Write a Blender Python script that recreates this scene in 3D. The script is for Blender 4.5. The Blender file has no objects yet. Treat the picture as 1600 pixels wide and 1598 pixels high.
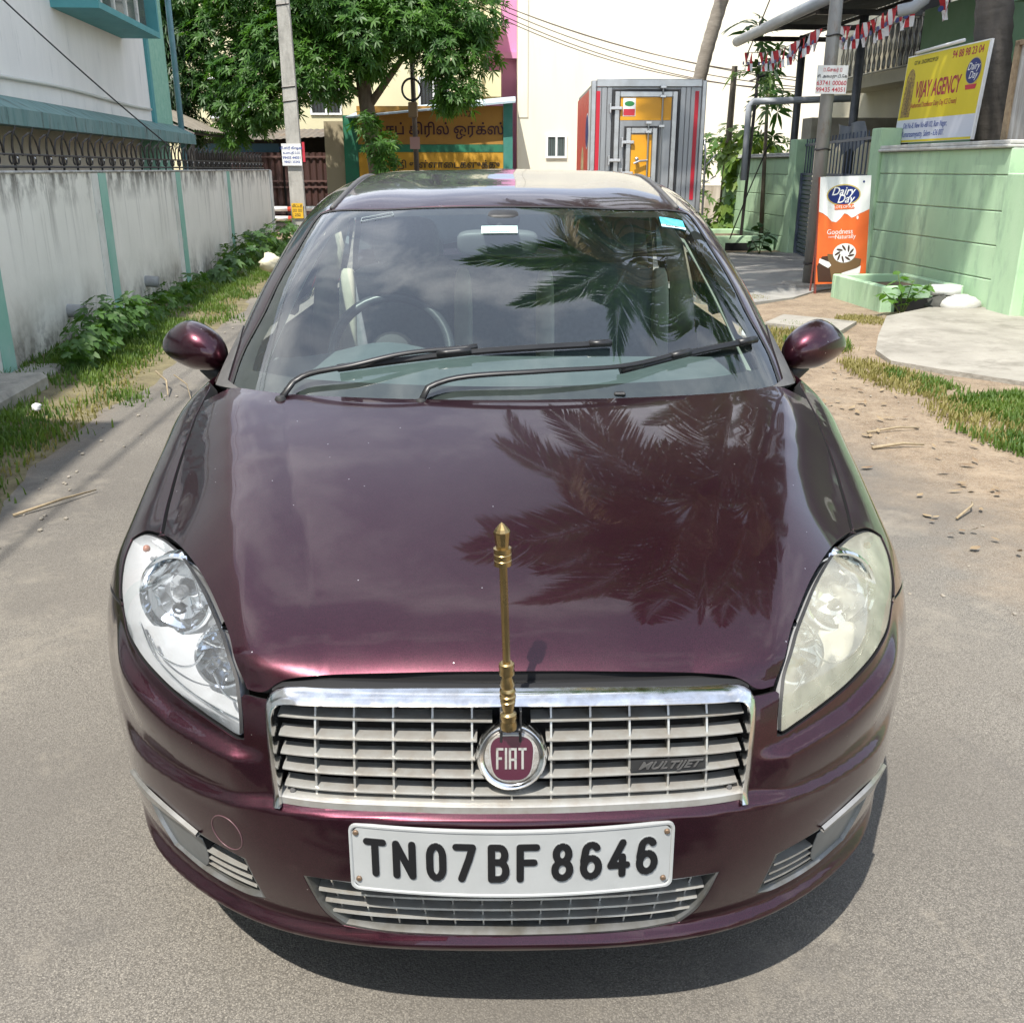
import bpy, bmesh, math, random
import numpy as np
from mathutils import Vector, Matrix
from mathutils.geometry import delaunay_2d_cdt
random.seed(7); rng = np.random.default_rng(7)
SC = bpy.context.scene
COL = SC.collection
# ---------- camera ----------
EYE = 1.49
cam = bpy.data.cameras.new('camera'); camo = bpy.data.objects.new('camera', cam); COL.objects.link(camo)
cam.lens = 33.75; cam.sensor_width = 36; cam.sensor_fit = 'HORIZONTAL'; cam.clip_start = .05; cam.clip_end = 1500
camo.location = (0, 0, EYE); camo.rotation_euler = (math.radians(90 - 19.63), 0, 0)
SC.camera = camo
# ---------- daylight ----------
SUN = Vector((-.062, -.128, .255)).normalized()          # towards the sun
s_el = math.asin(SUN.z); s_az = math.atan2(SUN.x, SUN.y)
W = bpy.data.worlds.new('World'); SC.world = W; W.use_nodes = True
nt = W.node_tree; nt.nodes.clear()
def wn(t, **k):
    n = nt.nodes.new(t)
    for a, b in k.items(): setattr(n, a, b)
    return n
sky = wn('ShaderNodeTexSky', sky_type='NISHITA', sun_disc=False)
sky.sun_elevation = s_el; sky.sun_rotation = s_az; sky.air_density = 1.0; sky.dust_density = .4; sky.ozone_density = 1.2
tc = wn('ShaderNodeTexCoord'); mp = wn('ShaderNodeMapping'); mp.inputs['Scale'].default_value = (1, 1, 1.6); mp.inputs['Location'].default_value = (.3, .15, .2)
no = wn('ShaderNodeTexNoise'); no.inputs['Scale'].default_value = 2.3; no.inputs['Detail'].default_value = 9; no.inputs['Roughness'].default_value = .58
rp = wn('ShaderNodeValToRGB'); rp.color_ramp.elements[0].position = .50; rp.color_ramp.elements[1].position = .74
rp.color_ramp.elements[0].color = (.19, .19, .19, 1); rp.color_ramp.elements[1].color = (.85, .85, .85, 1)
mx = wn('ShaderNodeMixRGB'); mx.inputs['Color2'].default_value = (13., 13.1, 13.2, 1)
bg = wn('ShaderNodeBackground'); bg.inputs['Strength'].default_value = .15
wo = wn('ShaderNodeOutputWorld')
L = nt.links.new
L(tc.outputs['Generated'], mp.inputs['Vector']); L(mp.outputs[0], no.inputs['Vector']); L(no.outputs['Fac'], rp.inputs['Fac'])
L(rp.outputs['Color'], mx.inputs['Fac']); L(sky.outputs[0], mx.inputs['Color1']); L(mx.outputs[0], bg.inputs['Color']); L(bg.outputs[0], wo.inputs[0])
sl = bpy.data.lights.new('sun', 'SUN'); sl.energy = 4.3; sl.angle = math.radians(.53); sl.color = (1, .95, .87)
so = bpy.data.objects.new('sun', sl); COL.objects.link(so); so.rotation_euler = SUN.to_track_quat('Z', 'Y').to_euler(); so.location = SUN * 60
vs = SC.view_settings; vs.view_transform = 'Standard'; vs.look = 'None'; vs.gamma = 1; vs.use_curve_mapping = False; vs.exposure = .70
SC.render.engine = 'CYCLES'
try:
    SC.cycles.use_denoising = True; SC.cycles.max_bounces = 10; SC.cycles.transparent_max_bounces = 24; SC.cycles.caustics_reflective = False; SC.cycles.caustics_refractive = False
except Exception: pass
# ---------- materials ----------
MATS = {}
def mat(name, base, rough=.6, metal=0., c2=None, scale=6., mixamt=1., bump=0., bscale=40., spec=.5, coat=0., detail=6., lo=.35, hi=.65, streak=None, c3=None, s3=2., lo3=.5, hi3=.75, stretch=None, rough2=None):
    """procedural Principled: base <-> c2 by noise, optional third tone c3 (wear), bump by noise; object coordinates in metres"""
    if name in MATS: return MATS[name]
    m = bpy.data.materials.new(name); m.use_nodes = True; t = m.node_tree; ns = t.nodes; lk = t.links.new
    b = ns['Principled BSDF']
    b.inputs['Base Color'].default_value = (*base, 1); b.inputs['Roughness'].default_value = rough; b.inputs['Metallic'].default_value = metal
    b.inputs['Specular IOR Level'].default_value = spec
    if coat: b.inputs['Coat Weight'].default_value = coat; b.inputs['Coat Roughness'].default_value = .03
    tc = ns.new('ShaderNodeTexCoord'); vec = tc.outputs['Object']
    if stretch:
        mp = ns.new('ShaderNodeMapping'); mp.inputs['Scale'].default_value = stretch; lk(vec, mp.inputs['Vector']); vec2 = mp.outputs[0]
    else: vec2 = vec
    def noise(v, s, d=detail, r=.6):
        n = ns.new('ShaderNodeTexNoise'); n.inputs['Scale'].default_value = s; n.inputs['Detail'].default_value = d; n.inputs['Roughness'].default_value = r
        lk(v, n.inputs['Vector']); return n.outputs['Fac']
    def ramp(f, a, c):
        r = ns.new('ShaderNodeMapRange'); r.inputs['From Min'].default_value = a; r.inputs['From Max'].default_value = c
        lk(f, r.inputs['Value']); return r.outputs[0]
    def mixc(f, a, c, amt=1.):
        x = ns.new('ShaderNodeMixRGB'); 
        if amt != 1.:
            mu = ns.new('ShaderNodeMath'); mu.operation = 'MULTIPLY'; mu.inputs[1].default_value = amt; lk(f, mu.inputs[0]); f = mu.outputs[0]
        lk(f, x.inputs['Fac'])
        for s, q in (('Color1', a), ('Color2', c)):
            if isinstance(q, tuple): x.inputs[s].default_value = (*q, 1)
            else: lk(q, x.inputs[s])
        return x.outputs[0]
    colr = base
    if c2 is not None: colr = mixc(ramp(noise(vec2, scale), lo, hi), base, c2, mixamt)
    if c3 is not None: colr = mixc(ramp(noise(vec2, s3, 8, .68), lo3, hi3), colr, c3)
    if not isinstance(colr, tuple): lk(colr, b.inputs['Base Color'])
    if rough2 is not None:
        r = ns.new('ShaderNodeMapRange'); r.inputs['From Min'].default_value = .35; r.inputs['From Max'].default_value = .65
        r.inputs['To Min'].default_value = rough; r.inputs['To Max'].default_value = rough2
        lk(noise(vec, scale * 1.7), r.inputs['Value']); lk(r.outputs[0], b.inputs['Roughness'])
    if bump:
        bp = ns.new('ShaderNodeBump'); bp.inputs['Strength'].default_value = bump; bp.inputs['Distance'].default_value = .02
        lk(noise(vec, bscale, 5), bp.inputs['Height']); lk(bp.outputs[0], b.inputs['Normal'])
    MATS[name] = m; return m
# ---------- objects ----------
TH = math.radians(5.2)
class Frame:                      # builder coordinates -> world; the street runs 5.2 degrees to the left of the lens axis
    def __init__(self, ang): self.a = ang; self.c, self.s = math.cos(ang), math.sin(ang)
    def w(self, p): return Vector((p[0] * self.c - p[1] * self.s, p[0] * self.s + p[1] * self.c, p[2]))
ST = Frame(TH); WD = Frame(0.)
def tag(o, label=None, cat=None, group=None, kind=None):
    if label: o['label'] = label
    if cat: o['category'] = cat
    if group: o['group'] = group
    if kind: o['kind'] = kind
    return o
ORG = {}                          # builder-coordinate origin of each root
def thing(name, label, cat, org=(0, 0, 0), fr=ST, group=None, rz=0.):
    o = bpy.data.objects.new(name, None); COL.objects.link(o); o.empty_display_size = .2
    o.location = fr.w(org); o.rotation_euler = (0, 0, fr.a + rz); tag(o, label, cat, group)
    ORG[o.name] = Vector(org); return o
class MB:
    def __init__(s): s.v = []; s.f = []; s.mi = []; s.cm = 0
    def add(s, vs, fs):
        k = len(s.v); s.v += [tuple(v) for v in vs]; s.f += [tuple(i + k for i in f) for f in fs]; s.mi += [s.cm] * len(fs); return s
    def box(s, lo, hi, M=None):
        x0, y0, z0 = lo; x1, y1, z1 = hi
        v = [Vector(p) for p in ((x0,y0,z0),(x1,y0,z0),(x1,y1,z0),(x0,y1,z0),(x0,y0,z1),(x1,y0,z1),(x1,y1,z1),(x0,y1,z1))]
        if M is not None: v = [M @ p for p in v]
        return s.add(v, [(0,3,2,1),(4,5,6,7),(0,1,5,4),(1,2,6,5),(2,3,7,6),(3,0,4,7)])
    def bbox(s, lo, hi, b=.01, M=None):           # box with chamfered edges
        x0, y0, z0 = lo; x1, y1, z1 = hi; b = min(b, (x1-x0)/2.01, (y1-y0)/2.01, (z1-z0)/2.01)
        bm = bmesh.new(); bmesh.ops.create_cube(bm, size=1)
        for v in bm.verts: v.co = Vector((x0 + (v.co.x + .5) * (x1 - x0), y0 + (v.co.y + .5) * (y1 - y0), z0 + (v.co.z + .5) * (z1 - z0)))
        bmesh.ops.bevel(bm, geom=bm.edges[:], offset=b, segments=1, affect='EDGES')
        bm.verts.index_update(); vs = [v.co.copy() for v in bm.verts]; fs = [[v.index for v in f.verts] for f in bm.faces]; bm.free()
        if M is not None: vs = [M @ v for v in vs]
        return s.add(vs, fs)
    def tube(s, path, r, n=8, cap=True, flat=None):
        path = [Vector(p) for p in path]; m = len(path); rs = r if hasattr(r, '__len__') else [r] * m
        vs = []; prev = None
        for i, p in enumerate(path):
            t = (path[min(i+1, m-1)] - path[max(i-1, 0)]).normalized()
            if prev is None:
                a = t.cross(Vector((0, 0, 1)));
                if a.length < .05: a = t.cross(Vector((0, 1, 0)))
            else: a = prev - t * prev.dot(t)
            a.normalize(); prev = a; b = t.cross(a)
            for k in range(n):
                q = 2 * math.pi * k / n; vs.append(p + a * rs[i] * math.cos(q) + b * rs[i] * math.sin(q) * (flat or 1))
        fs = [(i*n+k, i*n+(k+1) % n, (i+1)*n+(k+1) % n, (i+1)*n+k) for i in range(m-1) for k in range(n)]
        if cap: fs += [tuple(range(n))[::-1], tuple((m-1)*n+k for k in range(n))]
        return s.add(vs, fs)
    def lathe(s, prof, c=(0, 0, 0), n=24, M=None):  # prof (r,z) from bottom to top
        vs = []; 
        for r, z in prof:
            for k in range(n):
                q = 2 * math.pi * k / n; v = Vector((r * math.cos(q), r * math.sin(q), z))
                vs.append((M @ v if M is not None else v + Vector(c)))
        m = len(prof)
        fs = [(i*n+k, i*n+(k+1) % n, (i+1)*n+(k+1) % n, (i+1)*n+k) for i in range(m-1) for k in range(n)]
        fs += [tuple(range(n))[::-1], tuple((m-1)*n+k for k in range(n))]
        return s.add(vs, fs)
    def prism(s, poly, o, ux, uy, n, d):            # polygon (2d) in plane o+ux,uy extruded along n by d
        o, ux, uy, n = Vector(o), Vector(ux), Vector(uy), Vector(n); k = len(poly)
        a = [o + ux * p[0] + uy * p[1] for p in poly]; b = [p + n * d for p in a]
        return s.add(a + b, [tuple(range(k))[::-1], tuple(range(k, 2*k))] + [(i, (i+1) % k, k+(i+1) % k, k+i) for i in range(k)])
    def grid(s, rows):                               # rows of equal-length point lists
        m, n = len(rows), len(rows[0]); vs = [p for r in rows for p in r]
        return s.add(vs, [(i*n+j, i*n+j+1, (i+1)*n+j+1, (i+1)*n+j) for i in range(m-1) for j in range(n-1)])
    def ball(s, c, r, n=10, m=6, sc=(1, 1, 1), jit=0.):
        vs = []
        for i in range(m + 1):
            ph = math.pi * i / m
            for k in range(n):
                q = 2 * math.pi * k / n; rr = r * (1 + (random.uniform(-jit, jit) if jit else 0))
                vs.append((c[0] + rr*sc[0]*math.sin(ph)*math.cos(q), c[1] + rr*sc[1]*math.sin(ph)*math.sin(q), c[2] + rr*sc[2]*math.cos(ph)))
        return s.add(vs, [(i*n+k, (i+1)*n+k, (i+1)*n+(k+1) % n, i*n+(k+1) % n) for i in range(m) for k in range(n)])
    def build(s, name, m, parent=None, org=None, smooth=False, fr=ST, angle=None, root=None):
        """links ONE mesh object. with parent: child of it (parts of parts share the thing's origin)"""
        r = root or parent
        o0 = Vector(org) if org is not None else (ORG[r.name] if r is not None else Vector((0, 0, 0)))
        me = bpy.data.meshes.new(name)
        me.from_pydata([tuple(Vector(v) - o0) for v in s.v], [], s.f)
        for mm in (m if isinstance(m, (list, tuple)) else [m]): me.materials.append(mm)
        if s.cm or any(s.mi): me.polygons.foreach_set('material_index', s.mi)
        if smooth or angle: me.polygons.foreach_set('use_smooth', [True] * len(me.polygons))
        if angle: me.set_sharp_from_angle(angle=math.radians(angle))
        me.update()
        o = bpy.data.objects.new(name, me); COL.objects.link(o)
        if parent is not None:
            o.parent = parent; ORG[o.name] = o0
        else:
            o.location = fr.w(o0); o.rotation_euler = (0, 0, fr.a); ORG[o.name] = o0
        return o
def struct(name, mb, m, org=(0, 0, 0), fr=ST, smooth=False):
    return tag(mb.build(name, m, None, org, fr=fr, smooth=smooth), kind='structure')
FONTS = {}
def text_mesh(txt, size, bold=0., extrude=.001, shear=0., width=1., font=None, align='CENTER'):
    cu = bpy.data.curves.new('t', 'FONT'); cu.body = txt; cu.size = size; cu.offset = bold * size; cu.extrude = extrude; cu.shear = shear
    cu.align_x = align; cu.align_y = 'CENTER'; cu.resolution_u = 3
    if font:
        try:
            if font not in FONTS: FONTS[font] = bpy.data.fonts.load(font)
            cu.font = FONTS[font]
        except Exception: pass
    ob = bpy.data.objects.new('t', cu); COL.objects.link(ob)
    dg = bpy.context.evaluated_depsgraph_get(); dg.update()
    me = bpy.data.meshes.new_from_object(ob.evaluated_get(dg)); 
    vs = [Vector((v.co.x * width, v.co.y, v.co.z)) for v in me.vertices]; fs = [tuple(p.vertices) for p in me.polygons]
    bpy.data.objects.remove(ob); bpy.data.curves.remove(cu); bpy.data.meshes.remove(me)
    return vs, fs
def put_text(mb, txt, size, o, ux, uy, **k):     # lay lettering at o, along ux (right) and uy (up)
    vs, fs = text_mesh(txt, size, **k); ux = Vector(ux).normalized(); uy = Vector(uy).normalized(); n = ux.cross(uy); o = Vector(o)
    return mb.add([o + ux * v.x + uy * v.y + n * v.z for v in vs], fs)
# ---------- panels cut from a Skin ----------
def smooth_loop(pts, step, closed=True, corner=38.):
    P = [np.array(p, float) for p in pts]; n = len(P); out = []; segs = n if closed else n - 1
    def cor(i):
        if not closed and i in (0, n - 1): return True
        a = P[i] - P[i-1]; b = P[(i+1) % n] - P[i]; c = a.dot(b) / (np.linalg.norm(a) * np.linalg.norm(b) + 1e-12)
        return math.degrees(math.acos(max(-1, min(1, c)))) > corner
    C = [cor(i) for i in range(n)]
    for i in range(segs):
        p1, p2 = P[i], P[(i+1) % n]; d = np.linalg.norm(p2 - p1)
        p0 = P[i-1] if not C[i] else 2*p1 - p2; p3 = P[(i+2) % n] if not C[(i+1) % n] else 2*p2 - p1
        t0, t1, t2, t3 = 0, np.linalg.norm(p1-p0)**.5, 0, 0
        t2 = t1 + d**.5; t3 = t2 + np.linalg.norm(p3-p2)**.5
        if d < 1e-7: continue
        k = max(1, int(math.ceil(d / step)))
        for j in range(k):
            t = t1 + (t2-t1) * j / k
            def ip(a, b, ta, tb): return a + (b-a) * ((t-ta) / max(tb-ta, 1e-9))
            A1, A2, A3 = ip(p0,p1,t0,t1), ip(p1,p2,t1,t2), ip(p2,p3,t2,t3)
            out.append(ip(ip(A1,A2,t0,t2), ip(A2,A3,t1,t3), t1, t2))
    if not closed: out.append(P[-1])
    return np.array(out)
def chart(sk, p, ax):
    d = p - sk.c; d = d / np.linalg.norm(d, axis=1)[:, None]; ax = np.array(ax, float); ax /= np.linalg.norm(ax)
    e1 = np.cross([0, 0, 1.], ax); e1 /= np.linalg.norm(e1); e2 = np.cross(ax, e1)
    k = 1 / (1 + d @ ax); return np.stack([d @ e1 * k, d @ e2 * k], 1)
def unchart(q, ax):
    ax = np.array(ax, float); ax /= np.linalg.norm(ax); e1 = np.cross([0, 0, 1.], ax); e1 /= np.linalg.norm(e1); e2 = np.cross(ax, e1)
    r2 = (q**2).sum(1); return (2*q[:, :1]*e1 + 2*q[:, 1:]*e2 + (1-r2)[:, None]*ax) / (1+r2)[:, None]
def inpoly(P, poly):
    x, y = P[:, 0], P[:, 1]; r = np.zeros(len(P), bool); a = poly; b = np.roll(poly, -1, 0)
    for (x0, y0), (x1, y1) in zip(a, b):
        if y0 == y1: continue
        c = ((y0 > y) != (y1 > y)) & (x < (x1-x0) * (y-y0) / (y1-y0) + x0); r ^= c
    return r
def inset(poly, g):
    e = np.roll(poly, -1, 0) - poly; e /= np.linalg.norm(e, axis=1)[:, None] + 1e-12
    area = np.sum(poly[:, 0]*np.roll(poly[:, 1], -1) - np.roll(poly[:, 0], -1)*poly[:, 1])
    n = np.stack([-e[:, 1], e[:, 0]], 1) * (1 if area > 0 else -1); n0 = np.roll(n, 1, 0)
    m = n + n0; m /= np.maximum(np.sum(m * n, 1), .35)[:, None]
    return poly + m * g
def panel(sk, loop, ax, step=.012, gap=.002, depth=.02, holes=(), off=0., hole_gap=0.):
    """closed 3-D outline on skin -> vertices, faces, normals: surface with its edge turned in"""
    kq = 1 / (1.45 * 1.1)
    loops = []
    for lp, g in [(loop, gap)] + [(h, -hole_gap) for h in holes]:
        q = chart(sk, smooth_loop(lp, step * .8), ax)
        loops.append(inset(q, g * kq) if g else q)
    h = step * kq; lo = loops[0].min(0); hi = loops[0].max(0)
    xs = np.arange(lo[0], hi[0], h); ys = np.arange(lo[1], hi[1], h * .866)
    G = np.array([(x + (h/2 if j % 2 else 0), y) for j, y in enumerate(ys) for x in xs])
    ok = inpoly(G, loops[0])
    for l in loops[1:]: ok &= ~inpoly(G, l)
    G = G[ok]
    B = np.vstack([np.vstack([l, (l + np.roll(l, -1, 0)) / 2]) for l in loops])
    keep = np.ones(len(G), bool)
    for i in range(0, len(G), 2000):
        keep[i:i+2000] = (np.linalg.norm(G[i:i+2000, None] - B[None], axis=2).min(1) > h * .5)
    G = G[keep]
    allp = np.vstack(loops + [G]); edges = []; k = 0
    for l in loops:
        edges += [(k + i, k + (i + 1) % len(l)) for i in range(len(l))]; k += len(l)
    r = delaunay_2d_cdt([Vector(p) for p in allp], edges, [], 0, 1e-7)
    V2 = np.array([tuple(v) for v in r[0]]); F = np.array([f for f in r[2] if len(f) == 3])
    cen = V2[F].mean(1); ok = inpoly(cen, loops[0])
    for l in loops[1:]: ok &= ~inpoly(cen, l)
    F = F[ok]
    P = sk.at(unchart(V2, ax)); N = sk.normal(P); P = P + N * off
    t = np.cross(P[F[:, 1]] - P[F[:, 0]], P[F[:, 2]] - P[F[:, 0]]); fl = np.sum(t * N[F[:, 0]], 1) < 0
    F[fl] = F[fl][:, ::-1]
    verts = [P]; norms = [N]; faces = [tuple(f) for f in F]; nsurf = len(faces)
    if depth:
        # boundary edges
        cnt = {}
        for f in faces:
            for a, b in ((f[0], f[1]), (f[1], f[2]), (f[2], f[0])):
                cnt[(a, b)] = 1
        bd = [(a, b) for (a, b) in cnt if (b, a) not in cnt]
        base = len(P); idx = {}
        A, Nn = [], []
        for a, b in bd:
            e = P[b] - P[a]; on = np.cross(e, N[a]); on /= np.linalg.norm(on) + 1e-12
            for q in (a, b): idx.setdefault(q, []).append(on)
        keys = list(idx); pos = {q: i for i, q in enumerate(keys)}; m = len(keys)
        O = np.array([np.sum(idx[q], 0) for q in keys]); O /= np.linalg.norm(O, axis=1)[:, None] + 1e-12
        E = P[keys]; EN = N[keys]
        rings = [(E, O * .5 + EN * .8), (E - EN * .0015 + O * .0004, O), (E - EN * depth, O)]
        for pp, nn in rings:
            verts.append(pp); norms.append(nn / np.linalg.norm(nn, axis=1)[:, None])
        for a, b in bd:
            for k in range(2):
                p, q = base + k*m + pos[a], base + k*m + pos[b]
                faces.append((q, p, p + m, q + m))
    return np.vstack(verts), faces, np.vstack(norms), nsurf
def panel_obj(name, pv, m, parent, root):
    P, F, N, ns_ = pv; o0 = ORG[root.name]
    me = bpy.data.meshes.new(name); me.from_pydata([tuple(Vector(p) - o0) for p in P], [], [tuple(int(i) for i in f) for f in F]); me.materials.append(m); me.materials.append(mat('shut_line_dark', (.006, .006, .007), .9))
    me.polygons.foreach_set('use_smooth', [True] * len(me.polygons)); me.polygons.foreach_set('material_index', [0] * ns_ + [k % 2 for k in range(len(F) - ns_)]); me.update()
    me.normals_split_custom_set_from_vertices([tuple(n) for n in N])
    o = bpy.data.objects.new(name, me); COL.objects.link(o); o.parent = parent; ORG[o.name] = o0; return o
# ---------- smooth body surfaces: radius over direction, fitted through measured body points ----------
class Skin:
    def __init__(self, centre, half_pts, lam=1e-4, detail=None):
        self.c = np.array(centre, float)
        pts = []
        for p in half_pts:
            pts.append(p[:3])
            if abs(p[0]) > 1e-6: pts.append((-p[0], p[1], p[2]))
        q = np.array(pts, float) - self.c
        r = np.linalg.norm(q, axis=1); d = q / r[:, None]
        n = len(r)
        K = np.linalg.norm(d[:, None] - d[None], axis=2) ** 3
        K[np.diag_indices(n)] += lam
        Pm = np.hstack([np.ones((n, 1)), d])
        A = np.zeros((n + 4, n + 4)); A[:n, :n] = K; A[:n, n:] = Pm; A[n:, :n] = Pm.T
        w = np.linalg.solve(A, np.concatenate([r, np.zeros(4)]))
        self.d0, self.w, self.b = d, w[:n], w[n:]
        self.detail = detail
    def r0(self, d):
        K = np.linalg.norm(d[:, None] - self.d0[None], axis=2) ** 3
        return K @ self.w + self.b[0] + d @ self.b[1:]
    def at(self, d):
        d = np.atleast_2d(d); d = d / np.linalg.norm(d, axis=1)[:, None]
        r = self.r0(d)
        if self.detail is not None:
            r = r + self.detail(self.c + d * r[:, None])
        return self.c + d * r[:, None]
    def snap(self, p):
        return self.at(np.atleast_2d(np.array(p, float)) - self.c)
    def gap(self, p):                       # >0 outside
        q = np.atleast_2d(p) - self.c; l = np.linalg.norm(q, axis=1)
        return l - np.linalg.norm(self.at(q) - self.c, axis=1)
    def normal(self, p):
        q = np.atleast_2d(p) - self.c; d = q / np.linalg.norm(q, axis=1)[:, None]
        up = np.where(np.abs(d[:, 2:3]) > .9, np.array([[0., 1, 0]]), np.array([[0., 0, 1]]))
        a = np.cross(up, d); a /= np.linalg.norm(a, axis=1)[:, None]; b = np.cross(d, a)
        e = 2e-3
        n = np.cross(self.at(d + e * a) - self.at(d - e * a), self.at(d + e * b) - self.at(d - e * b))
        n /= np.linalg.norm(n, axis=1)[:, None]
        return np.where(np.sum(n * d, axis=1)[:, None] < 0, -n, n)
    def hit(self, o, v, lo, hi, steps=80):   # first crossing along rays o+v*t
        o = np.atleast_2d(o).astype(float); v = np.atleast_2d(v).astype(float)
        o = np.broadcast_to(o, v.shape) if len(o) == 1 else o
        v = np.broadcast_to(v, o.shape) if len(v) == 1 else v
        ts = np.linspace(lo, hi, steps); N = len(o)
        P = o[:, None] + v[:, None] * ts[None, :, None]
        g = self.gap(P.reshape(-1, 3)).reshape(N, steps)
        ins = g < 0
        k = np.where(ins.any(1), ins.argmax(1), g.argmin(1))
        a = ts[np.maximum(k - 1, 0)]; b = ts[k]
        for _ in range(22):
            m = (a + b) / 2; gm = self.gap(o + v * m[:, None])
            a = np.where(gm > 0, m, a); b = np.where(gm > 0, b, m)
        return o + v * ((a + b) / 2)[:, None]
    def face(self, x, z, y0=.9, y1=2.6):     # y of the front face at given x, z
        x = np.atleast_1d(x).astype(float); z = np.broadcast_to(np.atleast_1d(z).astype(float), x.shape)
        o = np.stack([x, np.full_like(x, y0), z], 1)
        return self.hit(o, np.array([[0., 1., 0.]]), 0, y1 - y0, 60)
    def top(self, x, y, z0=1.7, z1=.3):
        x = np.atleast_1d(x).astype(float); y = np.broadcast_to(np.atleast_1d(y).astype(float), x.shape)
        o = np.stack([x, y, np.full_like(x, z0)], 1)
        return self.hit(o, np.array([[0., 0., -1.]]), 0, z0 - z1, 60)

def sstep(a, b, x):
    t = np.clip((x - a) / (b - a), 0, 1); return t * t * (3 - 2 * t)
def ledge(z, zc, rise, decay, amp):          # proud shoulder: quick rise going down through zc, slow fade below
    return amp * sstep(zc + rise, zc - rise, z) * (1 - sstep(zc - rise, zc - decay, z))
def lerp1(x, xs, ys): return np.interp(x, xs, ys)

FRONT_C = (0, 2.5, .30)
FRONT_PTS = [
 # centre line
 (0,1.335,.19),(0,1.30,.26),(0,1.282,.38),(0,1.285,.50),(0,1.302,.58),(0,1.332,.67),(0,1.36,.72),
 (.20,1.342,.19),(.2,1.308,.26),(.2,1.291,.38),(.2,1.294,.50),(.2,1.311,.58),(.2,1.339,.67),(.2,1.367,.718),
 (.40,1.38,.2),(.4,1.348,.3),(.4,1.332,.4),(.4,1.332,.5),(.42,1.358,.6),(.42,1.383,.69),
 (.46,1.435,.713),(.552,1.62,.777),(.62,1.75,.80),
 (.56,1.48,.2),(.57,1.45,.35),(.57,1.44,.5),(.575,1.456,.62),
 (.70,1.62,.22),(.72,1.61,.4),(.72,1.62,.55),(.660,1.536,.655),
 (.78,1.75,.22),(.80,1.75,.4),(.80,1.755,.55),(.772,1.765,.69),(.66,1.62,.725),
 (.865,1.90,.50),(.85,1.9,.33),(.84,1.92,.645),(.79,1.85,.715),
 (.868,2.1,.55),(.867,2.1,.38),(.87,2.37,.6),(.872,2.37,.4),
 (.87,2.65,.5),(.868,2.65,.7),(.848,2.66,.89),(.80,2.62,.945),
]
# bonnet: one even crown between the two creases, falling away outside them
def bonnet_z(x, y):
    yy = y - .07 * x * x
    zc = np.interp(yy, BY, BZ)
    return zc - .022 * (x / np.interp(y, CY, CX)) ** 2
BY = np.linspace(1.36, 2.5, 60); _t = (BY - 1.36) / 1.0
BZ = .722 + .345 * _t - .092 * _t ** 2 + .020 * (np.exp(-_t / .07) * -1 + 1) 
CY, CX = [1.39, 1.61, 1.89, 2.33], [.412, .478, .560, .668]
for _y in (1.40, 1.48, 1.58, 1.70, 1.83, 1.96, 2.09, 2.20, 2.29, 2.36):
    _xc = float(np.interp(_y, CY, CX))
    for _f in (0, .3, .6, .85, 1.0):
        if _y > 2.34 and _f > .7: continue
        FRONT_PTS.append((_xc * _f, _y, float(bonnet_z(_xc * _f, _y))))
# flank: flat facet from crease to shut line, then a round shoulder down to the side
for _y in (1.85, 1.93, 2.03, 2.14, 2.26, 2.38, 2.49):
    _xc, _xs = float(np.interp(_y, CY, CX)), float(np.interp(_y, [1.88, 2.49], [.716, .760])); _zc, _zs = float(bonnet_z(_xc, _y)), float(np.interp(_y, [1.88, 2.0, 2.15, 2.3, 2.40, 2.49], [.776, .812, .860, .905, .931, .950]))
    _dr = float(np.interp(_y, [1.93, 2.37, 2.49], [.150, .108, .09])); _w = .867 - _xs
    if _y < 2.33:
        for _f in (.3, .65): FRONT_PTS.append((_xc + (_xs - _xc) * _f, _y, _zc + (_zs - _zc) * _f + .003))
    if _y < 1.9: continue
    for _f in (0, .45, .8, 1.0): FRONT_PTS.append((_xs + _w * _f, _y, _zs - _dr * _f ** 1.9))
def front_detail(p):
    x = np.abs(p[:, 0]); y = p[:, 1]; z = p[:, 2]
    face = 1 - sstep(.66, .70, z) * 1.0
    front = 1 - sstep(1.75, 1.95, y)
    z2 = lerp1(x, [0, .2, .39, .52, .68, .8], [.517, .517, .515, .500, .488, .47])
    d = ledge(z, z2, .011, .34, .019) * (1 - sstep(1.5, 1.72, y))
    z1 = lerp1(x, [.40, .439, .50, .575, .656, .72, .77, .82], [.592, .593, .602, .611, .636, .655, .668, .67])
    d = d + ledge(z, z1 - .004, .0130, .13, .0185) * sstep(.385, .455, x) * (1 - sstep(1.56, 1.74, y))
    z3 = lerp1(x, [0, .3, .45, .6, .75], [.262, .258, .255, .25, .245])
    d = d + ledge(z, z3, .012, .12, .022) * (1 - sstep(1.55, 1.75, y))
    return d * face
def crease_detail(p):
    x = np.abs(p[:, 0]); y = p[:, 1]; z = p[:, 2]
    xc = lerp1(y, CY, CX)
    s = np.sqrt((x - xc)**2 + .005**2)
    return .017 * np.clip(1 - s / .12, 0, 1) * sstep(.69, .73, z)
FRONT = Skin(FRONT_C, FRONT_PTS, 5e-4, lambda p: front_detail(p) + crease_detail(p))
CABIN_C = (0, 3.6, .75)
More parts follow.
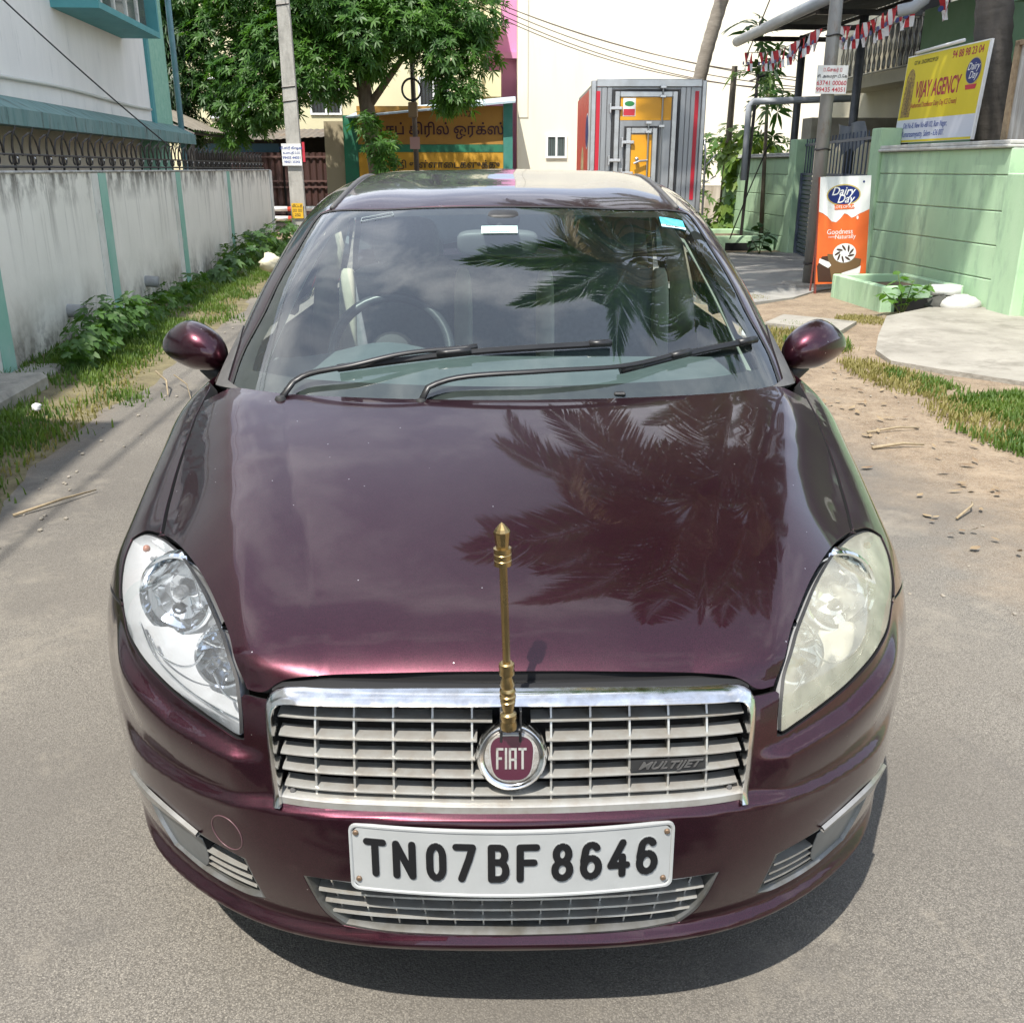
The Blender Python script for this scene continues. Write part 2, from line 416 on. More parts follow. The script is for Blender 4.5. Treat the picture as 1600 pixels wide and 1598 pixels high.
CABIN_PTS = [(0,3.3,1.443),(0,3.6,1.475),(0,4.0,1.488),(0,4.5,1.46),(0,4.95,1.36),(0,5.35,1.08),
 (.3,3.3,1.436),(.3,3.6,1.470),(.3,4.0,1.482),(.3,4.5,1.452),(.3,4.95,1.35),(.35,5.3,1.08),
 (.775,2.72,.985),(.735,2.84,1.09),(.69,2.96,1.20),(.655,3.13,1.29),(.61,3.32,1.372),(.585,3.65,1.425),(.57,4.0,1.437),(.56,4.5,1.40),(.52,4.9,1.30),
 (.50,3.3,1.415),(.50,3.6,1.452),(.50,4.0,1.463),(.48,4.5,1.43),(.45,4.9,1.33),
 (.815,3.0,.95),(.83,3.5,.94),(.83,4.2,.94),(.80,4.8,.95),(.70,5.2,1.0),
 (.79,3.3,1.08),(.80,3.9,1.08),(.785,4.4,1.08),(.73,3.35,1.22),(.735,3.9,1.23),(.72,4.4,1.22),(.67,3.5,1.345),(.66,4.0,1.36),(.645,4.5,1.33),
 (.66,4.95,1.12),
]
# windscreen: one even curve, swept back towards the pillars
for _v in (-.06, .0, .15, .3, .45, .6, .75, .9, 1.0):
    _w = np.interp(_v, [-.06, 0, .45, .8, 1.], [.690, .685, .645, .595, .557])
    for _u in (0, .25, .5, .75, 1.):
        _y = 2.245 + .775 * _v - .012 * math.sin(math.pi * _v); _z = .967 + .418 * _v + .022 * math.sin(math.pi * max(_v, 0))
        CABIN_PTS.append((_w * _u, _y + (.155 - .050 * _v) * _u ** 2.2, _z - (.004 + .018 * _v) * _u ** 2.2))
CABIN = Skin(CABIN_C, CABIN_PTS, 2e-4)
# ---------- panel outlines measured on the body (metres, right half) ----------
HL = [(0.4343,1.3613,0.6115),(0.4346,1.3700,0.6436),(0.4392,1.3869,0.6755),(0.4507,1.4139,0.7081),(0.4737,1.4583,0.7386),(0.5122,1.5332,0.7627),(0.5573,1.6157,0.7817),(0.6109,1.7046,0.7922),(0.6663,1.7906,0.7888),(0.7179,1.8631,0.7775),(0.7634,1.9117,0.7633),(0.7956,1.9257,0.7433),(0.7973,1.8770,0.7187),(0.7804,1.8034,0.6994),(0.7490,1.7167,0.6826),(0.7117,1.6343,0.6681),(0.6703,1.5650,0.6640),(0.6269,1.5108,0.6545),(0.5763,1.4620,0.6403),(0.5190,1.4148,0.6284),(0.4732,1.3824,0.6176),(0.4452,1.3660,0.6097)]
SHUT = [(0.7635,2.4872,0.9546),(0.7601,2.3998,0.9354),(0.7559,2.2769,0.9001),(0.7489,2.1608,0.8608),(0.7376,2.0488,0.8263),(0.7220,1.9389,0.7970),(0.7054,1.8556,0.7832)]
HREAR = [(0.0000,2.2389,0.9741),(0.2298,2.2552,0.9735),(0.4363,2.2966,0.9720),(0.6016,2.3382,0.9771),(0.6744,2.3737,0.9758)]
HFRONT = [(0.4324,1.3872,0.6814),(0.4054,1.3755,0.6810),(0.3899,1.3736,0.6857),(0.3773,1.3764,0.6948),(0.3592,1.3776,0.7035),(0.3118,1.3771,0.7097),(0.1551,1.3715,0.7175),(0.0000,1.3685,0.7204)]
GRILLE = [(0.3896,1.3706,0.6815),(0.3886,1.3596,0.6620),(0.3845,1.3422,0.6130),(0.3775,1.3269,0.5280),(0.3608,1.3214,0.5257),(0.2061,1.2989,0.5299),(0.0000,1.2901,0.5291)]
LOWG = [(0.0000,1.2686,0.3807),(0.1256,1.2715,0.3833),(0.2632,1.2839,0.3882),(0.3422,1.2999,0.3888),(0.3294,1.3052,0.3434),(0.3123,1.3137,0.2968),(0.2862,1.3171,0.2675),(0.2187,1.3040,0.2646),(0.1087,1.2942,0.2643),(0.0000,1.2906,0.2650)]
FOG = [(0.7381,1.6329,0.3667),(0.6555,1.5031,0.4115),(0.5949,1.4436,0.4093),(0.5389,1.3989,0.3986),(0.4448,1.3395,0.3900),(0.4218,1.3516,0.2971),(0.4522,1.3708,0.2858),(0.5460,1.4349,0.2816),(0.6271,1.5059,0.2858),(0.6556,1.5212,0.3338),(0.6732,1.5312,0.3770)]
WSIDE = [(0.6969,2.4116,0.9643),(0.6872,2.5268,1.0352),(0.6512,2.6418,1.1227),(0.6299,2.7700,1.1976),(0.6029,2.9121,1.2689),(0.5778,3.0876,1.3414),(0.5657,3.1255,1.3587),(0.5352,3.1128,1.3668)]
WTOP = [(0.2865,3.0428,1.3788),(0.0000,3.0206,1.3851)]
WBASE = [(0.0000,2.2210,0.9536),(0.3067,2.2513,0.9556),(0.5525,2.3242,0.9577),(0.6419,2.3682,0.9640)]
STRIP = [(0.5298,3.1305,1.3737),(0.5193,3.1958,1.3926),(0.5106,3.3641,1.4219),(0.5065,3.5701,1.4476),(0.5027,3.7679,1.4654)]
HLC = [[(0.7060,1.6917,0.7215),(0.7153,1.7365,0.7356),(0.7176,1.7853,0.7536),(0.6937,1.8068,0.7769),(0.6340,1.7293,0.7874),(0.5899,1.6485,0.7803),(0.5590,1.5758,0.7615)],[(0.6713,1.5903,0.6902),(0.6308,1.5305,0.6784),(0.5801,1.4873,0.6788),(0.5504,1.4758,0.6925),(0.5348,1.4829,0.7136)],[(0.5103,1.4438,0.6903),(0.4883,1.4124,0.6691),(0.4594,1.3906,0.6625),(0.4376,1.3827,0.6696)],[(0.7101,1.6502,0.6871),(0.6432,1.5366,0.6700),(0.5707,1.4612,0.6482),(0.5001,1.4048,0.6369),(0.4397,1.3676,0.6281)],[(0.5449,1.5058,0.7265),(0.5147,1.4795,0.7276),(0.4874,1.4630,0.7337)]]
HLP = [[(0.7023,1.7059,0.7327),(0.7098,1.7706,0.7541),(0.6900,1.7954,0.7759),(0.6360,1.7270,0.7857),(0.5975,1.6577,0.7803),(0.6180,1.6841,0.7795),(0.6677,1.7261,0.7672),(0.6923,1.7304,0.7519)],[(0.6613,1.5750,0.6888),(0.6246,1.5263,0.6806),(0.5807,1.4904,0.6822),(0.5512,1.4793,0.6957),(0.5404,1.4860,0.7119),(0.5752,1.5046,0.7022),(0.6203,1.5356,0.6949)]]
# =====================================================================
# ground, road, verges (street coordinates: t = metres right of the street axis line through the eye, s = along it)
# =====================================================================
def ground_mat(name, kind):
    m = bpy.data.materials.new(name); m.use_nodes = True; t = m.node_tree; lk = t.links.new; n = t.nodes.new; b = t.nodes['Principled BSDF']
    tc = n('ShaderNodeTexCoord'); V = tc.outputs['Object']
    def noise(s, d=6, r=.6, v=V):
        q = n('ShaderNodeTexNoise'); q.inputs['Scale'].default_value = s; q.inputs['Detail'].default_value = d; q.inputs['Roughness'].default_value = r; lk(v, q.inputs['Vector']); return q.outputs['Fac']
    def mr(f, a, c, lo=0., hi=1.):
        q = n('ShaderNodeMapRange'); q.inputs['From Min'].default_value = a; q.inputs['From Max'].default_value = c; q.inputs['To Min'].default_value = lo; q.inputs['To Max'].default_value = hi; lk(f, q.inputs['Value']); return q.outputs[0]
    def mix(f, a, c):
        q = n('ShaderNodeMixRGB'); lk(f, q.inputs['Fac'])
        for s, k in (('Color1', a), ('Color2', c)):
            if isinstance(k, tuple): q.inputs[s].default_value = (*k, 1)
            else: lk(k, q.inputs[s])
        return q.outputs[0]
    def math_(op, a, c):
        q = n('ShaderNodeMath'); q.operation = op
        for i, k in enumerate((a, c)):
            if isinstance(k, (int, float)): q.inputs[i].default_value = k
            else: lk(k, q.inputs[i])
        return q.outputs[0]
    vo = n('ShaderNodeTexVoronoi'); vo.inputs['Scale'].default_value = 250; lk(V, vo.inputs['Vector'])
    vs = n('ShaderNodeSeparateColor'); lk(vo.outputs['Color'], vs.inputs[0])
    vo2 = n('ShaderNodeTexVoronoi'); vo2.inputs['Scale'].default_value = 520; lk(V, vo2.inputs['Vector'])
    vs2 = n('ShaderNodeSeparateColor'); lk(vo2.outputs['Color'], vs2.inputs[0])
    stone = mix(vs.outputs[0], (.104, .096, .085), (.220, .203, .176))
    stone = mix(mr(vs2.outputs[0], .55, 1.), stone, (.36, .33, .28))
    stone = mix(mr(vo.outputs['Distance'], .35, .75, 0, .55), stone, (.07, .063, .053))
    stone = mix(mr(noise(1.1, 7), .35, .72, 0, .45), stone, (.19, .17, .143))
    stone = mix(mr(noise(.55, 4, .5), .42, .58, 0, .55), stone, (.105, .096, .086)); stone = mix(mr(noise(.8, 9, .74), .54, .68, 0, .75), stone, (.29, .26, .21)); stone = mix(mr(noise(3.1, 9, .75), .60, .74, 0, .55), stone, (.34, .30, .24)); stone = mix(mr(noise(1.9, 5, .5), .66, .78, 0, .55), stone, (.085, .07, .055))
    stone = mix(mr(noise(2.2, 6, .6), .62, .72, 0, .35), stone, (.10, .095, .09))
    dirt = mix(mr(noise(3, 9, .75), .38, .62), (.18, .128, .082), (.31, .238, .162)); dirt = mix(mr(noise(9, 8, .75), .50, .66, 0, .7), dirt, (.125, .092, .062)); dirt = mix(mr(vs2.outputs[0], .8, .95, 0, .6), dirt, (.40, .34, .27))
    dirt = mix(mr(vs.outputs[1], .82, .9, 0, .8), dirt, (.34, .29, .23)); dirt = mix(mr(noise(40, 5), .55, .75), dirt, (.15, .105, .068))
    if kind == 'road':
        sx = n('ShaderNodeSeparateXYZ'); lk(V, sx.inputs[0])
        edge = math_('ADD', sx.outputs[0], math_('MULTIPLY', math_('SUBTRACT', noise(.9, 8, .65), .5), 1.5))
        slant = math_('ADD', edge, math_('MULTIPLY', sx.outputs[1], -.075))
        right = mr(slant, 1.75, 2.35)
        e2 = math_('ADD', sx.outputs[0], math_('MULTIPLY', math_('SUBTRACT', noise(1.7, 8, .65), .5), .6))
        left = mr(e2, -2.0, -2.35)
        f = math_('MAXIMUM', right, left); col = mix(f, stone, dirt)
    else: col = dirt
    lk(col, b.inputs['Base Color']); b.inputs['Roughness'].default_value = .88; b.inputs['Specular IOR Level'].default_value = .3
    bp = n('ShaderNodeBump'); bp.inputs['Strength'].default_value = .4; bp.inputs['Distance'].default_value = .003
    h = math_('ADD', math_('MULTIPLY', vo.outputs['Distance'], -1.), math_('MULTIPLY', noise(60, 4), .8)); lk(h, bp.inputs['Height']); lk(bp.outputs[0], b.inputs['Normal'])
    return m
ROAD = ground_mat('worn_asphalt', 'road'); DIRT = ground_mat('sandy_dirt', 'dirt')
mb = MB(); mb.grid([[(-220, -120, -.06), (220, -120, -.06)], [(-220, 400, -.06), (220, 400, -.06)]]); struct('ground', mb, DIRT)
def wob(a, s): return a * (math.sin(s*1.7) + .6 * math.sin(s*4.1+1) + .3*math.sin(s*9.3+2))
rows = []
for s in np.linspace(-14, 34, 200): rows.append([(-2.5 + wob(.05, s), s, 0), (-1.2, s, .0), (0, s, .012), (1.2, s, .0), (2.6, s, -.004), (4.4 + wob(.05, s), s, -.02)])
struct('road', MB().grid(rows), ROAD, smooth=True)
mb = MB(); mb.grid([[(-9, 34.02, 0), (12, 34.02, 0)], [(-9, 36, 0), (12, 36, 0)]]);
# left verge (soil under the grass), right verge
rows = []
for s in np.linspace(-10, 21, 120): rows.append([(-3.02, s, .10 + wob(.015, s)), (-2.7, s, .06 + wob(.01, s*1.3)), (-2.3, s, .02), (-1.98 + wob(.07, s*1.1), s, -.006)])
struct('left_verge', MB().grid(rows), mat('verge_soil', (.12, .10, .055), .95, c2=(.20, .17, .09), scale=7, bump=.6, bscale=40), smooth=True)
rows = []
for s in np.linspace(-10, 21, 120): rows.append([(3.3 + wob(.06, s), s, -.012), (4.2, s, .02 + wob(.006, s)), (5.2, s, .03), (7.2, s, .03)])
struct('right_verge', MB().grid(rows), DIRT, smooth=True)
# concrete aprons
CONC = mat('old_concrete', (.27, .25, .215), .9, c2=(.37, .345, .30), scale=2.4, c3=(.16, .145, .12), s3=3.2, lo3=.5, hi3=.75, bump=.6, bscale=30)
def slab(name, poly, z0, z1, m=CONC):
    k = len(poly); mb = MB(); n = 16
    mb.add([(p[0], p[1], z0) for p in poly] + [(p[0], p[1], p[2] if len(p) > 2 else z1) for p in poly], [tuple(range(k, 2*k))] + [(i, (i+1) % k, k + (i+1) % k, k + i) for i in range(k)])
    return struct(name, mb, m)
slab('concrete_apron', [(3.74, 7.39, .035), (3.95, 6.95, .045), (4.32, 6.40, .05), (4.9, 5.8, .05), (6.6, 6.0, .10), (6.6, 10.0, .12), (5.7, 10.15, .11), (4.63, 9.36, .10), (4.1, 8.4, .07), (3.8, 7.8, .05)], -.05, .1)
slab('concrete_driveway', [(3.25, 11.2), (3.6, 10.8), (4.4, 11.3), (4.9, 11.9), (6.2, 12.9), (7.4, 16.0), (7.0, 17.8), (4.8, 17.6), (3.5, 17.3), (3.1, 13)], -.05, .045, mat('grey_concrete', (.24, .23, .215), .9, c2=(.32, .31, .28), scale=1.8, c3=(.15, .14, .13), s3=4, bump=.3, bscale=22))
slab('cracked_slab', [(3.35, 9.3), (3.9, 8.75), (4.3, 9.3), (3.75, 9.85)], -.03, .06)
# =====================================================================
# left: compound wall with railing, white building
# =====================================================================
LW = mat('stained_limewash', (.56, .57, .54), .92, c2=(.44, .455, .43), scale=1.6, c3=(.20, .195, .18), s3=3.2, lo3=.53, hi3=.72, stretch=(1, 5.5, .55), bump=.25, bscale=30)
LWS = mat('limewash_footing', (.20, .19, .165), .95, c2=(.36, .34, .29), scale=5, bump=.4, bscale=22)
def streak_wall(name, base, light, dark, top, drip=1.):
    """painted wall: black mould running down from the coping and grime rising from the foot (both soft-edged stains)"""
    m = bpy.data.materials.new(name); m.use_nodes = True; t = m.node_tree; lk = t.links.new; n = t.nodes.new; b = t.nodes['Principled BSDF']; b.inputs['Roughness'].default_value = .93; b.inputs['Specular IOR Level'].default_value = .2
    tc = n('ShaderNodeTexCoord'); V = tc.outputs['Object']; sx = n('ShaderNodeSeparateXYZ'); lk(V, sx.inputs[0])
    def noise(s, st, d=7, r=.65):
        mp = n('ShaderNodeMapping'); mp.inputs['Scale'].default_value = st; lk(V, mp.inputs['Vector'])
        q = n('ShaderNodeTexNoise'); q.inputs['Scale'].default_value = s; q.inputs['Detail'].default_value = d; q.inputs['Roughness'].default_value = r; lk(mp.outputs[0], q.inputs['Vector']); return q.outputs['Fac']
    def mr(f, a, c, lo=0., hi=1.):
        q = n('ShaderNodeMapRange'); q.inputs['From Min'].default_value = a; q.inputs['From Max'].default_value = c; q.inputs['To Min'].default_value = lo; q.inputs['To Max'].default_value = hi; lk(f, q.inputs['Value']); return q.outputs[0]
    def mix(f, a, c):
        q = n('ShaderNodeMixRGB'); lk(f, q.inputs['Fac'])
        for s, k in (('Color1', a), ('Color2', c)):
            if isinstance(k, tuple): q.inputs[s].default_value = (*k, 1)
            else: lk(k, q.inputs[s])
        return q.outputs[0]
    def mul(a, c):
        q = n('ShaderNodeMath'); q.operation = 'MULTIPLY'; lk(a, q.inputs[0]); lk(c, q.inputs[1]); return q.outputs[0]
    col = mix(mr(noise(1.3, (1, 1, 1)), .35, .65), base, light)
    st = mr(noise(2.6, (1, 3.0, .22)), .52, .70, 0, drip * .85); col = mix(mul(st, mr(sx.outputs[2], top - .85, top - .02, .0, 1.)), col, dark)
    bk = mr(noise(3.5, (1, 1.6, 1.)), .44, .58); col = mix(mul(bk, mr(sx.outputs[2], top - .28, top, 0, .9)), col, dark)
    ft = mr(noise(2.2, (1, 1, .8)), .40, .66); col = mix(mul(ft, mr(sx.outputs[2], .70, .12, 0, .95)), col, (dark[0]*1.9, dark[1]*1.75, dark[2]*1.5))
    ft2 = mr(noise(9, (1, 1, 1)), .45, .62); col = mix(mul(ft2, mr(sx.outputs[2], .42, .10, 0, .9)), col, dark)
    rs = mr(noise(1.1, (1, 6, .3)), .70, .76); col = mix(mul(rs, mr(sx.outputs[2], .3, .5, 0, .6)), col, (.36, .20, .09))
    lk(col, b.inputs['Base Color'])
    bp = n('ShaderNodeBump'); bp.inputs['Strength'].default_value = .25; bp.inputs['Distance'].default_value = .012; lk(noise(18, (1, 1, 1)), bp.inputs['Height']); lk(bp.outputs[0], b.inputs['Normal'])
    return m
LWALL = streak_wall('mouldy_limewash', (.80, .78, .71), (.73, .715, .645), (.10, .094, .082), 1.45)
MINT = mat('mint_paint', (.21, .44, .35), .85, c2=(.30, .50, .42), scale=3, c3=(.45, .5, .45), s3=5, lo3=.6, hi3=.75)
LIMEB = mat('bare_lime', (.72, .72, .68), .9, c2=(.55, .55, .5), scale=4, c3=(.2, .19, .18), s3=6, lo3=.6, hi3=.75)
lw = thing('compound_wall', 'long stained whitewashed boundary wall with mint green pilasters on the left', 'wall', (-3.1, 7, 0))
WT = 1.455
pil = [-8.8, -5.6, -2.4, .8, 3.95, 7.1, 9.83, 12.87, 16.2]
ends = [-12] + pil + [20.9]
for a, b in zip(ends[:-1], ends[1:]):
    mb = MB(); mb.box((-3.2, a + .20, -.05), (-3.0, b - .20, WT)); 
    mb.build('wall_panel', LWALL, lw)
for p in pil:
    mb = MB(); mb.box((-3.21, p - .02, -.05), (-2.985, p + .20, WT - .002)); mb.build('pilaster', MINT, lw)
    mb = MB(); mb.box((-3.205, p - .20, -.05), (-2.992, p - .022, WT - .003)); mb.build('pilaster_edge', LIMEB, lw)
mb = MB(); mb.bbox((-3.22, -12, WT), (-2.985, 20.92, WT + .022), .008); mb.build('coping', mat('coping_lime', (.55, .54, .5), .9, c2=(.2, .19, .18), scale=9), lw)
mb = MB(); mb.bbox((-3.15, 20.72, -.05), (-2.97, 20.93, WT - .001), .01); mb.build('end_pier', LIMEB, lw)
for k, (a, b) in enumerate(((4.5, 6.9), (6.95, 7.5))):
    mb = MB(); mb.bbox((-3.0, a, -.05), (-2.62 - .1*k, b, .16 - .05*k), .03); mb.build('footing_block', LWS, lw)
for s, z, r in ((8.55, .36, .055), (11.0, .34, .06)):
    mb = MB(); mb.tube([(-3.02, s, z), (-2.86, s - .01, z - .01)], r, 14); mb.lathe([(r*.8, 0), (r*.8, .01)], M=Matrix.Translation((-2.862, s - .01, z - .01)) @ Matrix.Rotation(math.pi/2, 4, 'Y'), n=12)
    mb.build('drain_stub', mat('grey_pvc', (.34, .35, .35), .5, c2=(.25, .25, .24), scale=12), lw, smooth=True, angle=40)
IRON = mat('black_iron', (.020, .020, .021), .45, .3, c2=(.05, .04, .035), scale=30)
rl = thing('spiked_railing', 'black wrought iron spiked railing along the top of the left wall', 'railing', (-3.1, 12, WT + .02))
mb = MB(); mb.tube([(-3.1, 5.2, WT + .05), (-3.1, 20.75, WT + .05)], .011, 6); mb.tube([(-3.1, 5.2, WT + .14), (-3.1, 20.75, WT + .14)], .009, 6); mb.build('rail', IRON, rl)
def spike_mb(s):
    mb = MB(); x = -3.1
    mb.tube([(x, s, WT + .02), (x, s, WT + .20), (x + .01, s, WT + .27), (x + .05, s, WT + .345)], [.010, .010, .009, .004], 6)
    for d in (-1, 1):
        mb.tube([(x, s + d * .178, WT + .13), (x, s + d * .165, WT + .20), (x, s + d * .12, WT + .265), (x + .01, s + d * .05, WT + .292), (x + .015, s + d * .012, WT + .30)], .0075, 6)
        q = [(x, s + d * .055 + .035 * math.cos(a) , WT + .105 + .035 * math.sin(a)) for a in np.linspace(0, 2*math.pi, 11)]; mb.tube(q, .0075, 5, False)
    return mb
sp0 = spike_mb(5.3).build('railing_spike', IRON, rl, smooth=True)
for k in range(1, 43):
    o = sp0.copy(); COL.objects.link(o); o.parent = rl; o.location = (0, k * .36, 0)
mb = MB()
for k in range(43): mb.ball((-3.075, 5.3 + k*.36, WT + .115), .010, 6, 4)
tag(mb.build('rail_stud', mat('bare_steel', (.55, .55, .55), .3, .9), rl, smooth=True), kind='stuff')
# --- the white building
WHT = mat('white_render', (.84, .83, .80), .9, c2=(.77, .765, .74), scale=1.2, c3=(.42, .44, .44), s3=2.5, lo3=.58, hi3=.85, stretch=(1, 3, .5), bump=.15, bscale=60)
TEAL = mat('teal_paint', (.075, .29, .31), .7, c2=(.10, .33, .35), scale=4, c3=(.06, .17, .18), s3=3, lo3=.58, hi3=.8)
TEALD = mat('weathered_teal', (.13, .25, .24), .85, c2=(.21, .31, .295), scale=3, c3=(.06, .07, .065), s3=3.5, lo3=.53, hi3=.7, stretch=(1, 3, .6))
GRNR = mat('rough_mint_render', (.25, .50, .38), .95, c2=(.33, .57, .45), scale=8, bump=.8, bscale=38)
wb = thing('white_house', 'white two storey house with teal window box behind the left wall', 'house', (-6.5, 14, 0))
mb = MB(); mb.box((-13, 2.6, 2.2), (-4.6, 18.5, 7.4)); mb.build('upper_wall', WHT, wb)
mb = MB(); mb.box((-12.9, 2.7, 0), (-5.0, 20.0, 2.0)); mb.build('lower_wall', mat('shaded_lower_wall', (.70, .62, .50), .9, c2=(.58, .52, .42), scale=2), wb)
mb = MB(); mb.box((-12.9, 18.62, 2.2), (-4.62, 20.1, 7.4)); mb.build('green_wall', GRNR, wb)
mb = MB(); mb.box((-4.9, 18.5, 2.2), (-4.55, 18.66, 7.38)); mb.build('teal_band', TEAL, wb)
mb = MB(); mb.box((-5.1, 19.1, 0), (-4.7, 20.0, 2.0)); mb.build('green_pier', GRNR, wb)
mb = MB(); mb.add([(-4.59, 2.5, 2.26), (-4.28, 2.5, 2.10), (-4.28, 2.5, 1.93), (-5.0, 2.5, 1.98), (-4.59, 20.35, 2.26), (-4.28, 20.35, 2.10), (-4.28, 20.35, 1.93), (-5.0, 20.35, 1.98)], [(0, 1, 5, 4), (1, 2, 6, 5), (2, 3, 7, 6), (0, 3, 2, 1), (4, 5, 6, 7)])
mb.build('sunshade_ledge', TEALD, wb)
wbx = MB()
for lo, hi in (((-4.6, 14.1, 3.42), (-4.0, 17.2, 3.50)), ((-4.6, 14.1, 5.0), (-4.0, 17.2, 5.08)), ((-4.6, 14.1, 3.50), (-4.0, 14.18, 5.0)), ((-4.6, 17.12, 3.50), (-4.0, 17.2, 5.0))): wbx.box(lo, hi)
wx = wbx.build('window_box', TEAL, wb); wx['label'] = 'teal projecting window box'; wx['kind'] = None; del wx['kind']
mb = MB(); mb.box((-4.62, 14.18, 3.5), (-4.598, 17.12, 5.0)); mb.build('window_reveal', mat('reveal_white', (.62, .64, .62), .8), wx, root=wb)
for k in range(4):
    a = 14.45 + k * .6; fm = MB(); fm.box((-4.115, a, 3.51), (-4.07, a + .07, 4.99)); fm.build('window_frame', LIMEB, wx, root=wb)
    pm = MB(); pm.box((-4.10, a + .072, 3.51), (-4.09, a + .53, 4.99)); pm.build('window_pane', mat('dim_pane', (.10, .13, .13), .08, spec=.8), wx, root=wb)
mb = MB(); mb.tube([(-4.50, 20.22, 0.3), (-4.50, 20.22, 7.3)], .055, 10); mb.build('downpipe', mat('blue_grey_pipe', (.16, .30, .34), .5, c2=(.12, .22, .26), scale=6), wb, smooth=True)
mb = MB(); mb.tube([(-4.57, s, 2.46 + .02*math.sin(s)) for s in np.linspace(3, 18.4, 24)], .022, 6); mb.build('conduit', mat('pale_conduit', (.60, .60, .55), .6), wb, smooth=True)
# taller neighbour, nearer and out of frame, whose shade lies on the verge
nb = thing('grey_house', 'tall grey house further back along the left side', 'house', (-7, -4, 0))
mb = MB(); mb.box((-12, -13, 0), (-4.4, 1.9, 8.7)); mb.build('wall', WHT, nb)
for s in (-9, -5, -1):
    for z in (1.2, 4.4, 7.6):
        mb = MB(); mb.box((-4.41, s - .6, z), (-4.37, s + .6, z + 1.2)); w = mb.build('window', TEAL, nb); mb = MB(); mb.box((-4.372, s - .52, z + .08), (-4.362, s + .52, z + 1.12)); mb.build('window_pane', MATS['dim_pane'], w, root=nb)
# =====================================================================
# right: green wall, gate, planters, house
# =====================================================================
GRN = mat('green_wall_paint', (.40, .59, .37), .85, c2=(.46, .64, .42), scale=1.5, c3=(.22, .33, .24), s3=2.6, lo3=.50, hi3=.8, stretch=(1, 2, .6), bump=.12, bscale=40)
GRND = mat('green_wall_groove', (.55, .60, .52), .9, c2=(.4, .45, .38), scale=6)
CAPM = mat('white_coping', (.62, .62, .58), .8, c2=(.40, .39, .36), scale=5)
def banded_wall(root, t, s0, s1, zs, wob_=0):
    for z0, z1 in zip(zs[:-1], zs[1:]):
        mb = MB(); mb.bbox((t, s0, z0 + .006), (t + .2, s1, z1 - .006), .006); mb.build('wall_band', GRN, root)
    mb = MB(); mb.box((t + .018, s0 + .002, zs[0]), (t + .19, s1 - .002, zs[-1])); mb.build('groove_backing', GRND, root)
    mb = MB(); mb.bbox((t - .05, s0, zs[-1]), (t + .25, s1 + .02, zs[-1] + .035), .01); mb.bbox((t - .03, s0, zs[-1] + .035), (t + .23, s1 + .01, zs[-1] + .075), .008); mb.build('coping', CAPM, root)
gw = thing('garden_wall', 'pale green grooved garden wall on the right in front of the sign board', 'wall', (6.0, 11, 0))
banded_wall(gw, 5.9, 9.74, 12.62, [0, .40, .74, 1.08, 1.43, 1.69])
mb = MB(); mb.bbox((5.86, 12.62, 0), (6.14, 12.90, 1.98), .012); mb.build('gate_pier', GRN, gw)
mb = MB(); mb.bbox((5.84, 9.22, -.02), (6.14, 9.66, 1.45), .012); mb.build('buttress', GRN, gw)
banded_wall(gw, 5.95, -4.0, 9.30, [0, .40, .74, 1.08, 1.43, 1.69])
gf = thing('far_garden_wall', 'pale green grooved wall with the creeper beyond the gate', 'wall', (6.8, 19.4, 0))
banded_wall(gf, 6.7, 17.9, 21.3, [0, .30, .66, 1.03, 1.39, 1.69])
mb = MB(); mb.bbox((6.64, 17.58, 0), (6.98, 17.9, 1.98), .012); mb.build('gate_pier', GRN, gf)
mb = MB(); mb.bbox((6.55, 21.3, 0), (6.95, 21.62, 1.75), .012); mb.build('end_pier', GRN, gf)
# gate
GATE = mat('blue_grey_gate_paint', (.075, .095, .135), .45, .2, c2=(.10, .12, .16), scale=5, c3=(.16, .15, .14), s3=6, lo3=.62, hi3=.8)
gt = thing('sliding_gate', 'blue grey slatted steel gate between the two green walls', 'gate', (6.3, 15.2, 0))
ga, gb = Vector((5.98, 12.92, 0)), Vector((6.80, 17.56, 0)); gd = (gb - ga).normalized(); gn = Vector((-gd.y, gd.x, 0)); GL = (gb - ga).length
GM = Matrix.Translation(ga) @ Matrix(((gd.x, gn.x, 0, 0), (gd.y, gn.y, 0, 0), (0, 0, 1, 0), (0, 0, 0, 1)))
for k in range(17):
    z = .10 + k * .075; mb = MB(); mb.box((0.02, -.012, z), (GL - .02, .012, z + .058), GM); mb.build('gate_slat', GATE, gt)
mb = MB()
for x in (.0, GL/3, 2*GL/3, GL - .05): mb.box((x, .012, .04), (x + .05, .05, 1.42), GM)
for z in (.04, 1.38, 1.86): mb.box((0, -.03, z), (GL, .012, z + .04), GM)
mb.build('gate_frame', GATE, gt)
for k in range(22):
    x = .1 + k * (GL - .2) / 21; mb = MB(); mb.tube([GM @ Vector((x, 0, 1.40)), GM @ Vector((x, 0, 1.98))], .011, 6); mb.build('gate_bar', GATE, gt)
# sump boxes in front of the wall
def sump(name, label, t0, t1, s0, s1, h, hole):
    r = thing(name, label, 'planter', ((t0+t1)/2, (s0+s1)/2, 0)); w = .09
    for nm, lo, hi in (('front_side', (t0, s0, 0), (t1, s0 + w, h)), ('back_side', (t0, s1 - w, 0), (t1, s1, h)), ('street_side', (t0, s0 + w, 0), (t0 + w, s1 - w, h)), ('wall_side', (t1 - w, s0 + w, 0), (t1, s1 - w, h))):
        mb = MB(); mb.bbox(lo, hi, .012); mb.build(nm, GRN, r)
    mb = MB(); mb.box((t0 + w, s0 + w, 0), (t1 - w, s1 - w, h - .09)); mb.build('soil', mat('dry_soil', (.10, .07, .05), .95, c2=(.2, .15, .10), scale=14, bump=.8, bscale=30), r)
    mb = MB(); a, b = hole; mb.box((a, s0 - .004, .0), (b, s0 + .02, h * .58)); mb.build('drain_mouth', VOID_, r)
    return r
